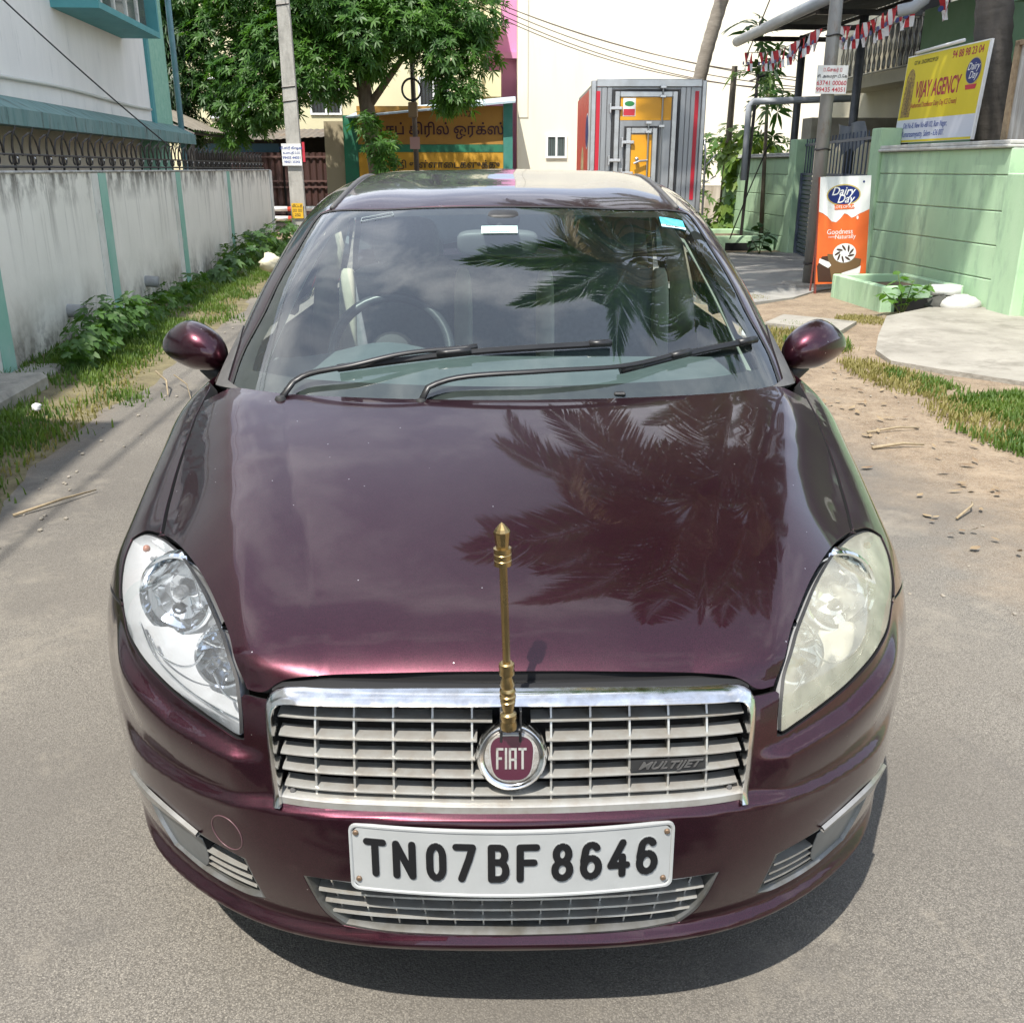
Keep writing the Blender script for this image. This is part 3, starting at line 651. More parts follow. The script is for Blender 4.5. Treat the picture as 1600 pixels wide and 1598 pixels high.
VOID_ = mat('deep_shadow_hole', (.01, .01, .01), .9)
sump('drain_planter', 'pale green masonry drain box with a dark mouth in front of the sign wall', 4.92, 5.84, 10.12, 11.45, .30, (5.08, 5.48))
sump('drain_planter', 'pale green masonry drain box under the creeper beyond the driveway', 5.15, 6.65, 18.3, 20.6, .30, (5.7, 6.2))
# electric pole right
PCONC = mat('pole_concrete', (.36, .345, .31), .9, c2=(.46, .44, .40), scale=6, c3=(.22, .21, .19), s3=5, bump=.3, bscale=24, stretch=(1, 1, .3))
STEELP = mat('weathered_steel_pole', (.36, .355, .335), .55, .45, c2=(.27, .26, .245), scale=5, c3=(.23, .15, .10), s3=5, lo3=.57, hi3=.72, stretch=(1, 1, .35))
rp_ = thing('electric_pole', 'rusty grey steel electric pole standing beside the orange ice cream board', 'pole', (5.1, 12.6, 0))
mb = MB(); mb.tube([(5.10, 12.6, -.05), (5.09, 12.6, 3.0), (5.08, 12.6, 6.6)], [.088, .08, .062], 14); mb.build('shaft', STEELP, rp_, smooth=True)
mb = MB()
for z in (1.72, 3.02, .32): mb.tube([(5.1 + .095*math.cos(q), 12.6 + .095*math.sin(q), z + .008*math.sin(3*q)) for q in np.linspace(0, 2*math.pi, 17)], .010, 6, False)
tag(mb.build('binding_wire', IRON, rp_, smooth=True), kind='stuff')
mb = MB(); mb.bbox((4.8, 12.3, -.02), (5.4, 12.85, .07), .03); mb.build('pole_footing', CONC, rp_)
paperw = mat('white_paper_notice', (.80, .80, .78), .7, c2=(.7, .69, .66), scale=8)
REDI = mat('red_ink', (.50, .03, .05), .6); BLUI = mat('blue_ink', (.02, .06, .30), .6); BLKI = mat('black_ink', (.02, .02, .02), .6)
ps = thing('paper_notice', 'white paper notice with two red telephone numbers tied to the right pole', 'notice', (5.06, 12.48, 2.5))
X0, X1, Z0, Z1 = 4.885, 5.275, 2.36, 2.68
mb = MB(); mb.box((X0, 12.475, Z0), (X1, 12.48, Z1)); mb.build('sheet', paperw, ps)
TAM = bpy.utils.system_resource('DATAFILES', path='fonts') + '/NotoSansTamil-VariableFont_wdth,wght.woff2'
TAMX = TAM
for txt, z, sz, m, f in (('A.ேசகர் B', 2.625, .062, REDI, TAM), ('சி. அகமது டி.ேக', 2.555, .052, BLKI, TAM), ('63741 00060', 2.48, .072, REDI, None), ('99435 44051', 2.405, .072, REDI, None)):
    mb = MB(); put_text(mb, txt, sz, ((X0+X1)/2, 12.4735, z), (1, 0, 0), (0, 0, 1), bold=.012, font=f, extrude=.0005); mb.build('notice_text', m, ps)
# ice cream board on a stand
OR = mat('orange_print', (.80, .16, .035), .45, c2=(.74, .13, .03), scale=3); WP = mat('white_print', (.80, .80, .78), .45); NAVY = mat('navy_print', (.012, .025, .16), .4); GOLD = mat('gold_print', (.55, .42, .12), .4); CHOC = mat('chocolate_print', (.06, .028, .018), .5); CHOC2 = mat('biscuit_print', (.17, .10, .045), .5)
bd = thing('advert_board', 'orange and white ice cream advertising board on a red iron stand by the pole', 'sign', (5.2, 11.8, 0))
BA = Matrix.Translation((5.185, 11.8, .15)) @ Matrix.Rotation(math.radians(-2), 4, 'Y') @ Matrix.Rotation(math.radians(-4), 4, 'X') @ Matrix.Rotation(math.radians(6), 4, 'Z')
BW, BH = .335, 1.26
def flat(poly, y, m, name, par, root, M):
    mb = MB(); mb.prism(poly, M @ Vector((0, y, 0)), M.to_3x3() @ Vector((1, 0, 0)), M.to_3x3() @ Vector((0, 0, 1)), M.to_3x3() @ Vector((0, -1, 0)), .0012); return mb.build(name, m, par, root=root)
mb = MB(); mb.box((-BW, 0, 0), (BW, .012, BH), BA); pnl = mb.build('board', OR, bd)
wave = [(-BW, .86), (-.28, .84), (-.22, .80), (-.16, .74), (-.10, .73), (-.05, .77), (.0, .83), (.05, .815), (.10, .775), (.15, .79), (.20, .82), (.26, .84), (BW, .87)]
flat([(-BW, BH)] + wave + [(BW, BH)], -.001, WP, 'cream_wave', pnl, bd, BA)
def ell(cx, cz, a, b, n=28, rot=0.): 
    return [(cx + a*math.cos(q)*math.cos(rot) - b*math.sin(q)*math.sin(rot), cz + a*math.cos(q)*math.sin(rot) + b*math.sin(q)*math.cos(rot)) for q in [2*math.pi*i/n for i in range(n)]]
flat(ell(-.02, 1.045, .225, .125), -.003, GOLD, 'logo_rim', pnl, bd, BA); flat(ell(-.02, 1.045, .208, .110), -.0045, NAVY, 'logo_field', pnl, bd, BA)
flat([(-.14, .935), (.12, .935), (.13, .88), (-.13, .875)], -.005, OR, 'logo_ribbon', pnl, bd, BA)
def btext(txt, x, z, sz, m, par, root, M, y=-.0062, **k):
    mb = MB(); R = M.to_3x3(); put_text(mb, txt, sz, M @ Vector((x, y, z)), R @ Vector((1, 0, 0)), R @ Vector((0, 0, 1)), extrude=.0004, **k); return mb.build('print', m, par, root=root)
btext('Dairy', -.035, 1.085, .135, WP, pnl, bd, BA, shear=.35, bold=.01); btext('Day', .0, .995, .135, WP, pnl, bd, BA, shear=.35, bold=.01)
btext('LOTS OF FUN', -.0, .905, .046, WP, pnl, bd, BA, bold=.01); btext('Goodness', -.045, .615, .085, WP, pnl, bd, BA, y=-.002); btext('comes', -.15, .56, .035, WP, pnl, bd, BA, y=-.002); btext('Naturally', .03, .555, .075, WP, pnl, bd, BA, y=-.002)
flat(ell(.24, 1.19, .014, .014, 12), -.003, NAVY, 'mark', pnl, bd, BA); flat(ell(.18, .775, .014, .022, 12), -.003, WP, 'drop', pnl, bd, BA)
flat([(-.31, .03), (-.12, .02), (-.08, .20), (-.14, .34), (-.27, .33), (-.33, .22)], -.002, CHOC, 'cake_roll', pnl, bd, BA)
flat([(-.12, .02), (.02, .04), (.25, .20), (.26, .28), (.05, .32), (-.10, .35), (-.20, .36)], -.0026, CHOC2, 'biscuit', pnl, bd, BA)
flat([(-.30, .31), (-.17, .26), (-.14, .22), (-.18, .19), (-.24, .22), (-.31, .26)], -.0038, WP, 'cream_slice', pnl, bd, BA)
flat(ell(.03, .36, .155, .115), -.0038, WP, 'cream_whirl', pnl, bd, BA)
for k in range(9):
    q = 2*math.pi*k/9 + .3; flat(ell(.03 + .095*math.cos(q), .355 + .068*math.sin(q), .045, .013, 10, q + .55), -.0052, CHOC, 'whirl_stripe', pnl, bd, BA)
flat([(.0, .12), (.20, .17), (.26, .20), (.25, .11), (.06, .06)], -.0036, WP, 'sandwich_filling', pnl, bd, BA); flat([(.0, .10), (.06, .045), (.25, .095), (.25, .075), (.06, .02), (-.01, .075)], -.0044, CHOC, 'sandwich_base', pnl, bd, BA)
RIRON = mat('red_oxide_iron', (.22, .05, .035), .6, c2=(.16, .05, .04), scale=14)
mb = MB(); R = BA
for x in (-.33, .33): mb.box((x - .012, .012, -.17), (x + .012, .036, BH), R)
for z in (-.17, .0): mb.box((-.33, .012, z), (.33, .036, z + .024), R)
for x in (-.33, .33): mb.tube([R @ Vector((x, .03, .6)), R @ Vector((x, .16, -.16))], .012, 6)
mb.box((-.33, .15, -.165), (.33, .17, -.141), R); mb.build('stand', RIRON, bd)
# agency sign board on the wall
YEL = mat('yellow_print', (.72, .58, .02), .5, c2=(.66, .53, .02), scale=2)
sb = thing('sign_board', 'yellow agency sign board with red lettering standing on the green wall', 'sign', (6.1, 11.9, 1.77))
SM = Matrix.Translation((6.12, 11.9, 1.80)) @ Matrix(((.09, -.996, 0, 0), (-.996, -.09, 0, 0), (0, 0, 1, 0), (0, 0, 0, 1))) 
# local x runs towards the camera (to the right in the photo), local y points away from the street
def SP(x, y, z): return Vector((6.14 + y + .06*z, 11.9 - x, 1.80 + z))
class _S:  # sign frame
    pass
sx_, sz_ = Vector((0, -1, 0)), Vector((.06, 0, 1)).normalized(); sn_ = sx_.cross(sz_)
SW, SH = .94, 1.02
def splate(poly, off, m, name, d=.0015):
    mb = MB(); mb.prism(poly, SP(0, 0, 0) + sn_ * off, sx_, sz_, sn_, d); return mb.build(name, m, sb)
mb = MB(); mb.prism([(-SW, 0), (SW, 0), (SW, SH), (-SW, SH)], SP(0, 0, 0) - sn_*.03, sx_, sz_, sn_, .03); mb.build('board', WP, sb)
splate([(-SW + .01, .27), (SW - .03, .27), (SW - .03, SH - .015), (-SW + .01, SH - .015)], .001, YEL, 'yellow_panel'); splate([(-SW + .01, .03), (SW - .03, .03), (SW - .03, .27), (-SW + .01, .27)], .001, mat('pale_grey_print', (.62, .64, .70), .5), 'address_panel'); splate([(-SW + .01, .005), (SW - .03, .005), (SW - .03, .03), (-SW + .01, .03)], .001, YEL, 'yellow_strip')
MAR = mat('maroon_print', (.36, .02, .05), .5)
def stext(txt, x, z, sz, m, fit=None, **k):
    if fit:
        vv = text_mesh(txt, sz, **k)[0]; k['width'] = fit / (max(v.x for v in vv) - min(v.x for v in vv))
    mb = MB(); put_text(mb, txt, sz, SP(0, 0, 0) + sx_*x + sz_*z + sn_*.004, sx_, sz_, extrude=.0005, **k); return mb.build('sign_text', m, sb)
stext('VIJAY AGENCY', -.06, .60, .26, MAR, fit=1.06, bold=.022); stext('(Authorised Distributor Dairy Day ICE Cream)', -.10, .43, .085, MAR, fit=1.10)
stext('94 88 98 23 04', .50, .93, .115, MAR, fit=.66, bold=.012); stext('GST IN : 33HZXPM2229P1ZH', -.45, .925, .065, BLKI, fit=.58)
stext('Old No-8, New No-68/102, Ram Nagar,', -.20, .195, .095, BLUI, fit=1.08); stext('Kumarasamypatty, Salem - 636 007.', -.22, .095, .095, BLUI, fit=1.04)
def sell(cx, cz, a, b, n=24): return [(cx + a*math.cos(q), cz + b*math.sin(q)) for q in [2*math.pi*i/n for i in range(n)]]
splate(sell(.70, .72, .16, .145), .003, GOLD, 'logo_rim'); splate(sell(.70, .72, .148, .132), .005, NAVY, 'logo_field'); splate([(.58, .58), (.82, .58), (.80, .53), (.60, .53)], .004, REDI, 'logo_ribbon')
mb = MB(); put_text(mb, 'Dairy', .11, SP(0,0,0) + sx_*.69 + sz_*.765 + sn_*.0072, sx_, sz_, extrude=.0004, shear=.3); put_text(mb, 'Day', .11, SP(0,0,0) + sx_*.71 + sz_*.675 + sn_*.0072, sx_, sz_, extrude=.0004, shear=.3); mb.build('sign_text', WP, sb)
# small printed deity panel, as a plain ornate arch
ORN = mat('ornate_brown_print', (.16, .09, .03), .5, c2=(.45, .32, .06), scale=34, detail=3)
splate([(-.88, .30), (-.64, .30), (-.65, .70), (-.66, .78), (-.70, .84), (-.76, .87), (-.82, .84), (-.86, .78), (-.87, .70)], .002, ORN, 'ornament')
splate([(-.80, .33), (-.72, .33), (-.71, .55), (-.73, .70), (-.79, .70), (-.81, .55)], .004, mat('ornament_dark', (.08, .05, .03), .5, c2=(.3, .2, .05), scale=50), 'ornament')
mb = MB(); mb.tube([SP(-.70, -.02, 1.04), SP(.40, -.02, 1.06)], .02, 8); mb.build('tube_lamp', mat('white_tube', (.8, .8, .78), .3), sb, smooth=True)
# --- right house: sheet roof, posts, bunting
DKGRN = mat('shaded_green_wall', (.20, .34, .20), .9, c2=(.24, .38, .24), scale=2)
SHEET = mat('grey_roof_sheet', (.17, .175, .18), .55, .4, c2=(.12, .12, .12), scale=3, c3=(.16, .11, .08), s3=3, lo3=.6, hi3=.8)
rh = thing('green_house', 'green house with a corrugated sheet porch roof behind the right wall', 'house', (8, 12, 0))
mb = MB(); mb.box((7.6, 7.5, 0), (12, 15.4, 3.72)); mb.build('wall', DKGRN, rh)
mb = MB(); mb.box((7.56, 7.6, .0), (7.61, 11.6, 3.2)); mb.build('porch_shade_sheet', VOID_, rh)  # near-black sheet: the shade of the porch interior put in as colour
mb = MB(); mb.box((6.95, 7.2, 3.32), (12, 11.95, 3.42)); mb.build('eave', DKGRN, rh)
mb = MB(); rows = []
for k, s in enumerate(np.linspace(12.6, 19.6, 96)):
    dz = .018 * math.cos(k * math.pi); rows.append([(6.2, s, 3.90 + dz), (6.9, s, 3.97 + dz), (7.95, s, 4.10 + dz)])
mb.grid(rows); mb.build('roof_sheet', SHEET, rh)
for s in (12.7, 14.4, 16.1, 17.8, 19.4):
    mb = MB(); mb.box((6.2, s - .03, 3.74), (7.9, s + .03, 3.82)); mb.build('rafter', IRON, rh)
for t in (6.35, 7.3):
    mb = MB(); mb.box((t, 12.6, 3.82), (t + .05, 19.6, 3.87)); mb.build('purlin', IRON, rh)
for (t, s) in ((7.0, 18.7), (7.02, 16.2)):
    mb = MB(); mb.tube([(t, s, .0), (t, s, 3.76)], .07, 10); mb.build('porch_post', mat('dark_post', (.06, .062, .065), .5, .3, c2=(.10, .1, .1), scale=6), rh, smooth=True)
PVC = mat('grey_pvc_pipe', (.42, .44, .46), .4, c2=(.34, .36, .38), scale=4)
mb = MB(); mb.tube([(6.08, 19.7, 3.76), (6.08, 16.5, 3.84), (6.08, 12.6, 3.90)], .088, 12); mb.build('gutter', PVC, rh, smooth=True)
mb = MB(); mb.tube([(6.22, 12.55, 3.75), (6.22, 12.55, 3.56), (6.18, 12.58, 3.43), (6.09, 12.65, 3.35), (5.94, 12.74, 3.32)], .072, 12, False); mb.build('rain_spout', PVC, rh, smooth=True)
mb = MB(); mb.tube([(5.60, 17.2, 1.3), (5.60, 17.2, 2.5), (5.66, 17.2, 2.56), (7.4, 17.2, 2.62)], .055, 10); mb.build('vent_pipe', PVC, rh, smooth=True)
bp_ = thing('old_plywood_board', 'weathered grey plywood board leaning at the right edge behind the wall', 'board', (6.4, 10.0, 1.77))
mb = MB(); mb.box((6.28, 9.2, 1.77), (6.31, 10.55, 2.72)); mb.build('sheet', mat('weathered_ply', (.40, .37, .33), .9, c2=(.58, .57, .54), scale=2.2, lo=.45, hi=.6, c3=(.25, .21, .17), s3=9, stretch=(1, 5, .4)), bp_)
mb = MB(); mb.box((6.25, 10.50, 1.77), (6.34, 10.58, 2.74)); mb.box((6.25, 9.2, 2.70), (6.34, 10.58, 2.75)); mb.build('batten', mat('old_wood', (.36, .27, .17), .85, c2=(.25, .18, .11), scale=20), bp_)
# bunting: printed red and white pennants on a cord
cord = [Vector((6.19, 19.5, 3.55)), Vector((6.22, 17.7, 3.41)), Vector((6.25, 15.95, 3.53)), Vector((6.3, 14.6, 3.42)), Vector((6.3, 13.3, 3.5)), Vector((6.5, 12.5, 3.52))]
bt_ = thing('bunting', 'string of red and white printed pennants hanging under the porch roof', 'bunting', (6.3, 15, 3.4))
cp = [Vector(p) for p in smooth_loop([tuple(c) for c in cord], .14, False, 80)]
mb = MB(); mb.tube(cp, .006, 5); mb.build('cord', IRON, bt_)
REDF = mat('red_flag', (.55, .03, .035), .6, c2=(.45, .025, .03), scale=20); WHF = mat('white_flag', (.78, .76, .74), .6)
for k in range(1, len(cp) - 1, 2):
    if k % 11 in (5,): continue
    p = cp[k]; d = (cp[k+1] - cp[k-1]).normalized(); w = .085; h = .31; tw = random.uniform(-.5, .5); sd = Vector((math.sin(tw), 0, 0)) * .1
    rows = []
    for i in range(6):
        z = i / 5; rows.append([p + d * (x * w * 2 * (1 - .12*z)) + Vector((0, 0, -h * z)) + sd * z + Vector((.03 * math.sin(4*x + 3*z + k), 0, 0)) for x in (-.5, -.17, .17, .5)])
    mb = MB(); n = 4
    vs = [q for r in rows for q in r]; fs, mi = [], []
    for i in range(5):
        for j in range(3):
            fs.append((i*n+j, i*n+j+1, (i+1)*n+j+1, (i+1)*n+j)); mi.append(1 if (j + (i > 2)) % 2 else 0)
    mb.add(vs, fs); mb.mi = mi; mb.build('pennant', [REDF, WHF], bt_)
    q = p + Vector((-.05, 0, -.18)) + sd * .5; m2 = MB(); m2.prism(ell(0, 0, .05, .034, 10), q, d, Vector((0, 0, 1)), d.cross(Vector((0, 0, 1))), .002); m2.build('pennant_print', NAVY, bt_)
# house with ornate balcony beyond the gate
CREAM = mat('cream_render', (.70, .64, .50), .9, c2=(.62, .57, .45), scale=1.5, c3=(.4, .37, .3), s3=2.5, lo3=.6, hi3=.85)
bh = thing('balcony_house', 'cream house with a silver grille balcony behind the gate', 'house', (10, 18, 0))
mb = MB(); mb.box((8.6, 15.7, 0), (14, 21, 6)); mb.build('wall', CREAM, bh)
mb = MB(); mb.box((8.0, 15.9, 2.86), (8.7, 19.4, 3.06)); mb.build('balcony_slab', CREAM, bh)
SILV = mat('silver_grille_paint', (.42, .42, .42), .35, .7)
for k in range(18):
    s = 16.0 + k * .195; mb = MB(); z0, z1 = 3.08, 3.80
    mb.tube([(8.04, s + .045*math.sin(j*1.05), z0 + (z1-z0)*j/9) for j in range(10)], .018, 5); mb.tube([(8.04, s - .045*math.sin(j*1.05), z0 + (z1-z0)*j/9) for j in range(10)], .018, 5); mb.build('balcony_bar', SILV, bh)
mb = MB(); mb.tube([(8.04, 15.9, 3.80), (8.04, 19.4, 3.80)], .03, 8); mb.tube([(8.04, 15.9, 3.09), (8.04, 19.4, 3.09)], .02, 8); mb.build('balcony_rail', SILV, bh)
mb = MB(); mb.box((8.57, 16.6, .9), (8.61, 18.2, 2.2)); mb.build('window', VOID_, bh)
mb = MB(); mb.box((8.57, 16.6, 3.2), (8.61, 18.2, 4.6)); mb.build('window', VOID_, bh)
mb = MB(); mb.box((7.0, 17.9, 1.95), (9.0, 18.35, 2.35)); mb.build('parapet', mat('mossy_parapet', (.30, .27, .21), .95, c2=(.42, .38, .3), scale=3), bh)
# grey cloth over the grille
mb = MB(); rows = []
for i in range(9): rows.append([(6.65 + .05*math.sin(j*1.7 + i*.3), 14.9 + j*.13, 2.14 - i*.055*(.6 + .4*abs(math.sin(j*.9))) + .03*math.sin(j)) for j in range(9)])
mb.grid(rows); clo = mb.build('grey_cloth', mat('grey_plastic_cloth', (.13, .145, .16), .5, c2=(.19, .2, .21), scale=6), None, org=(6.55, 15, 2.0), smooth=True); tag(clo, 'grey plastic cloth thrown over the bars behind the gate', 'cloth')
# =====================================================================
# far side: plots at the end of the street (world axes)
# =====================================================================
def win(root, x0, x1, z0, z1, y, frame, pane, bars=2):
    mb = MB(); t = .06
    for lo, hi in (((x0, y - .05, z0), (x1, y, z0 + t)), ((x0, y - .05, z1 - t), (x1, y, z1)), ((x0, y - .05, z0 + t), (x0 + t, y, z1 - t)), ((x1 - t, y - .05, z0 + t), (x1, y, z1 - t)), (((x0+x1)/2 - t/2, y - .05, z0 + t), ((x0+x1)/2 + t/2, y, z1 - t))): mb.box(lo, hi)
    w = mb.build('window', frame, root)
    mb = MB(); mb.box((x0 + t, y - .02, z0 + t), (x1 - t, y - .012, z1 - t)); mb.build('window_pane', pane, w, root=root)
    mb = MB()
    for k in range(1, 9): x = x0 + (x1 - x0) * k / 9; mb.box((x - .008, y - .038, z0 + t), (x + .008, y - .028, z1 - t))
    tag(mb.build('window_grille', IRON, w, root=root), kind='stuff'); return w
def wthing(name, label, cat, org, group=None): return thing(name, label, cat, org, WD, group)
CRM = mat('sunlit_cream_wall', (.84, .79, .65), .92, c2=(.80, .75, .61), scale=.5, c3=(.70, .66, .55), s3=.8, lo3=.52, hi3=.85, stretch=(3, 1, .35))
cb = wthing('cream_building', 'tall plain cream building with one small white window behind the truck', 'building', (5, 34, 0))
mb = MB(); mb.box((.17, 30, 1.02), (15, 42, 9.5)); mb.build('wall', CRM, cb)
mb = MB(); mb.box((.13, 29.9, -.1), (15, 42, 1.0)); mb.build('plinth', mat('plinth_grey', (.50, .46, .38), .9, c2=(.3, .26, .2), scale=2, stretch=(3, 1, .4)), cb)
win(cb, .99, 1.60, 1.78, 2.42, 30.0, mat('upvc_white', (.82, .83, .83), .4), mat('dim_pane', (.10, .13, .13), .08, spec=.8))
mb = MB(); mb.box((.13, 29.86, .98), (2.2, 29.98, 1.06)); mb.build('plinth_band', mat('maroon_band', (.25, .10, .09), .7), cb)
mb = MB(); mb.box((.45, 29.985, 2.9), (.47, 30.0, 9.4)); mb.box((.17, 29.985, 2.88), (.47, 30.0, 2.9)); mb.build('plaster_joint', mat('joint_darker_cream', (.5, .47, .38), .9), cb)  # thin strips in a darker cream than the wall
pb = wthing('pink_building', 'bright pink building in the gap beside the cream wall', 'building', (-.5, 40, 0))
PINK = mat('pink_paint', (.72, .33, .60), .85, c2=(.66, .30, .55), scale=1)
mb = MB(); mb.box((-2.2, 38, 0), (.9, 46, 9.6)); mb.build('wall', PINK, pb)
mb = MB(); mb.box((-2.3, 37.7, 5.2), (1.0, 37.99, 5.4)); mb.build('cornice', PINK, pb)
mb = MB(); mb.box((-1.0, 37.9, 3.5), (-.9, 37.99, 5.2)); mb.build('pink_pier', mat('darker_pink', (.6, .26, .5), .85), pb)  # narrow strip in a darker pink than the wall
yb = wthing('yellow_building', 'pale yellow apartment building behind the big tree', 'building', (-6, 36, 0))
YCR = mat('pale_yellow_wall', (.74, .68, .44), .92, c2=(.69, .63, .41), scale=.6, c3=(.55, .5, .36), s3=1, lo3=.6, hi3=.9)
mb = MB(); mb.box((-14.5, 33, 0), (-.95, 43, 9.2)); mb.build('wall', YCR, yb)
for z in (1.9, 3.65, 5.6):
    mb = MB(); mb.box((-.95, 33.2, z), (-.35, 34.6, z + .12)); mb.box((-.95, 33.2, z + .12), (-.35, 33.3, z + .75)); mb.box((-.45, 33.3, z + .12), (-.35, 34.6, z + .75)); mb.build('balcony', YCR, yb)
win(yb, -2.95, -2.0, 3.0, 4.2, 33.0, MATS['upvc_white'], mat('dark_pane', (.06, .065, .07), .1)); win(yb, -9.6, -8.3, 3.0, 4.2, 33.0, MATS['upvc_white'], MATS['dark_pane']); win(yb, -6.4, -5.4, 3.1, 4.2, 33.0, MATS['upvc_white'], MATS['dark_pane'])  # panes in an even dark grey
# shop with the painted signboard
OCH = mat('ochre_sign_paint', (.42, .22, .045), .8, c2=(.37, .19, .04), scale=1.2, c3=(.27, .15, .05), s3=2.4, lo3=.58, hi3=.85)
OCH2 = mat('yellow_sign_paint', (.60, .32, .03), .8, c2=(.52, .28, .03), scale=1.2, c3=(.35, .2, .05), s3=2.5, lo3=.58, hi3=.85)
SGR = mat('sign_green', (.02, .19, .10), .75, c2=(.03, .15, .09), scale=3); SGB = mat('sign_bluegreen', (.04, .20, .16), .75, c2=(.07, .24, .2), scale=3)
sh = wthing('grill_workshop', 'low workshop with a green and ochre painted signboard in Tamil lettering', 'shop', (-2.2, 29.3, 0))
mb = MB(); mb.box((-5.3, 29.1, -.1), (0, 31.5, 2.75)); mb.build('wall', mat('shop_wall', (.35, .30, .2), .9), sh)
mb = MB(); mb.box((-4.35, 29.06, 2.14), (-.25, 29.1, 3.14)); mb.build('signboard', OCH, sh)
mb = MB(); mb.box((-4.35, 29.05, .6), (-.25, 29.1, 1.93)); mb.build('lower_board', OCH2, sh)
mb = MB(); mb.box((-4.5, 29.04, 1.935), (-.25, 29.1, 2.135)); mb.box((-4.75, 29.03, 0), (-4.36, 29.1, 2.9)); mb.build('green_band', SGR, sh)
mb = MB(); mb.box((-.245, 29.02, 0), (.02, 29.1, 3.22)); mb.build('side_post', SGB, sh)
mb = MB(); mb.add([(-4.6, 28.6, 2.80), (.1, 28.6, 3.20), (.1, 31.5, 3.5), (-4.6, 31.5, 3.1), (-4.6, 28.6, 2.84), (.1, 28.6, 3.25), (.1, 31.5, 3.55), (-4.6, 31.5, 3.15)], [(0,3,2,1), (4,5,6,7), (0,1,5,4), (1,2,6,5), (2,3,7,6), (3,0,4,7)]); mb.build('shop_awning', mat('blue_white_sheet', (.45, .55, .62), .5, .2), sh)
def shtext(txt, x, z, sz, m, f=None, y=29.045, **k):
    mb = MB(); put_text(mb, txt, sz, (x, y, z), (1, 0, 0), (0, 0, 1), font=f, extrude=.003, **k); return mb.build('painted_text', m, sh)
shtext('71729', -1.30, 2.93, .22, BLKI); shtext('ராசப் கிரில் ஒர்க்ஸ்', -2.15, 2.50, .46, mat('dark_maroon_ink', (.05, .012, .02), .6), TAM, bold=.012); shtext('பருத்தி உள்ளாைடகளுக்கு', -2.15, 1.58, .30, BLKI, TAM, y=29.035, bold=.01)
# brown sheet gates and dark sheds to the left of it
BRN = mat('brown_gate_paint', (.075, .032, .026), .6, .1, c2=(.055, .028, .024), scale=2, c3=(.13, .07, .05), s3=3, lo3=.6, hi3=.8)
bg_ = wthing('sheet_gate', 'dark brown corrugated sheet gate behind the concrete pole', 'gate', (-6, 30.4, 0))
for k in range(3):
    x0 = -8.4 + k * 1.62; mb = MB(); rows = [[], []]
    for j in range(33):
        x = x0 + j * .0485; y = 30.4 + (.02 if j % 4 < 2 else -.02); rows[0].append((x, y, .05)); rows[1].append((x, y, 1.95))
    mb.grid(rows); mb.build('gate_sheet', BRN, bg_)
    mb = MB()
    for z in (.2, .95, 1.12, 1.8): mb.box((x0, 30.34, z), (x0 + 1.56, 30.375, z + .05))
    mb.build('gate_rail', mat('rail_brown', (.13, .07, .06), .6), bg_)
mb = MB(); mb.box((-3.52, 30.0, 0), (-2.9, 30.4, 1.9)); mb.build('gate_pier', BRN, bg_)
sd = wthing('tin_shed', 'dark open shed with a rusty tin roof behind the brown gate', 'shed', (-7, 31.5, 0))
mb = MB(); rows = []
for j in range(60): x = -10.2 + j * .1; rows.append([(x, 30.2, 2.33 + .02*(j % 2) + .05*math.sin(x)), (x, 32.3, 2.65 + .02*(j % 2))])
mb.grid(rows); mb.build('tin_roof', mat('rusty_tin', (.14, .12, .11), .6, .4, c2=(.22, .20, .18), scale=2, c3=(.16, .08, .04), s3=2), sd)
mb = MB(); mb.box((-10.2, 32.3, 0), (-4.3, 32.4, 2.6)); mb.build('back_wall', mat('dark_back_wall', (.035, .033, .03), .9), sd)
for x in (-9.8, -7.2, -4.5):
    mb = MB(); mb.tube([(x, 30.9, 0), (x, 30.9, 2.4)], .05, 8); mb.build('shed_post', IRON, sd)
mb = MB(); mb.box((-9.6, 30.8, 1.95), (-7.0, 31.3, 2.2)); mb.build('blue_tarp', mat('blue_tarp', (.05, .13, .2), .6), sd)
aw = wthing('asbestos_awning', 'grey brown asbestos sheet awning at the corner of the white house', 'awning', (-7.6, 24, 2.6))
mb = MB(); rows = []
for j in range(28): y = 22.4 + j*.09; rows.append([(-8.6, y, 3.0 + .025*(j % 2)), (-6.9, y, 2.28 + .025*(j % 2))])
mb.grid(rows); mb.build('awning_sheet', mat('asbestos', (.24, .21, .17), .95, c2=(.16, .14, .11), scale=4), aw)
mb = MB(); mb.tube([(-6.95, 22.4, 2.22), (-6.95, 24.8, 2.22)], .03, 6); mb.tube([(-8.6, 22.4, 2.92), (-6.9, 22.4, 2.2)], .03, 6); mb.tube([(-6.95, 22.4, 0), (-6.95, 22.4, 2.22)], .04, 8); mb.build('awning_frame', IRON, aw)
br = thing('barrier_rail', 'red and white striped barrier rail beyond the end of the left wall', 'barrier', (-2.9, 25.5, 0))
RBAR = mat('red_band_paint', (.55, .06, .03), .5); WBAR = mat('white_band_paint', (.75, .73, .7), .5)
for z in (.32, .55):
    for k in range(6):
        mb = MB(); mb.tube([(-4.2 + k*.45, 25.5, z), (-4.2 + (k+1)*.45, 25.5, z)], .06, 8); mb.build('rail_band', RBAR if k % 2 == 0 else WBAR, br, smooth=True)
for x in (-4.1, -1.6):
    mb = MB(); mb.tube([(x, 25.5, 0), (x, 25.5, .62)], .04, 8); mb.build('rail_post', RBAR, br, smooth=True)
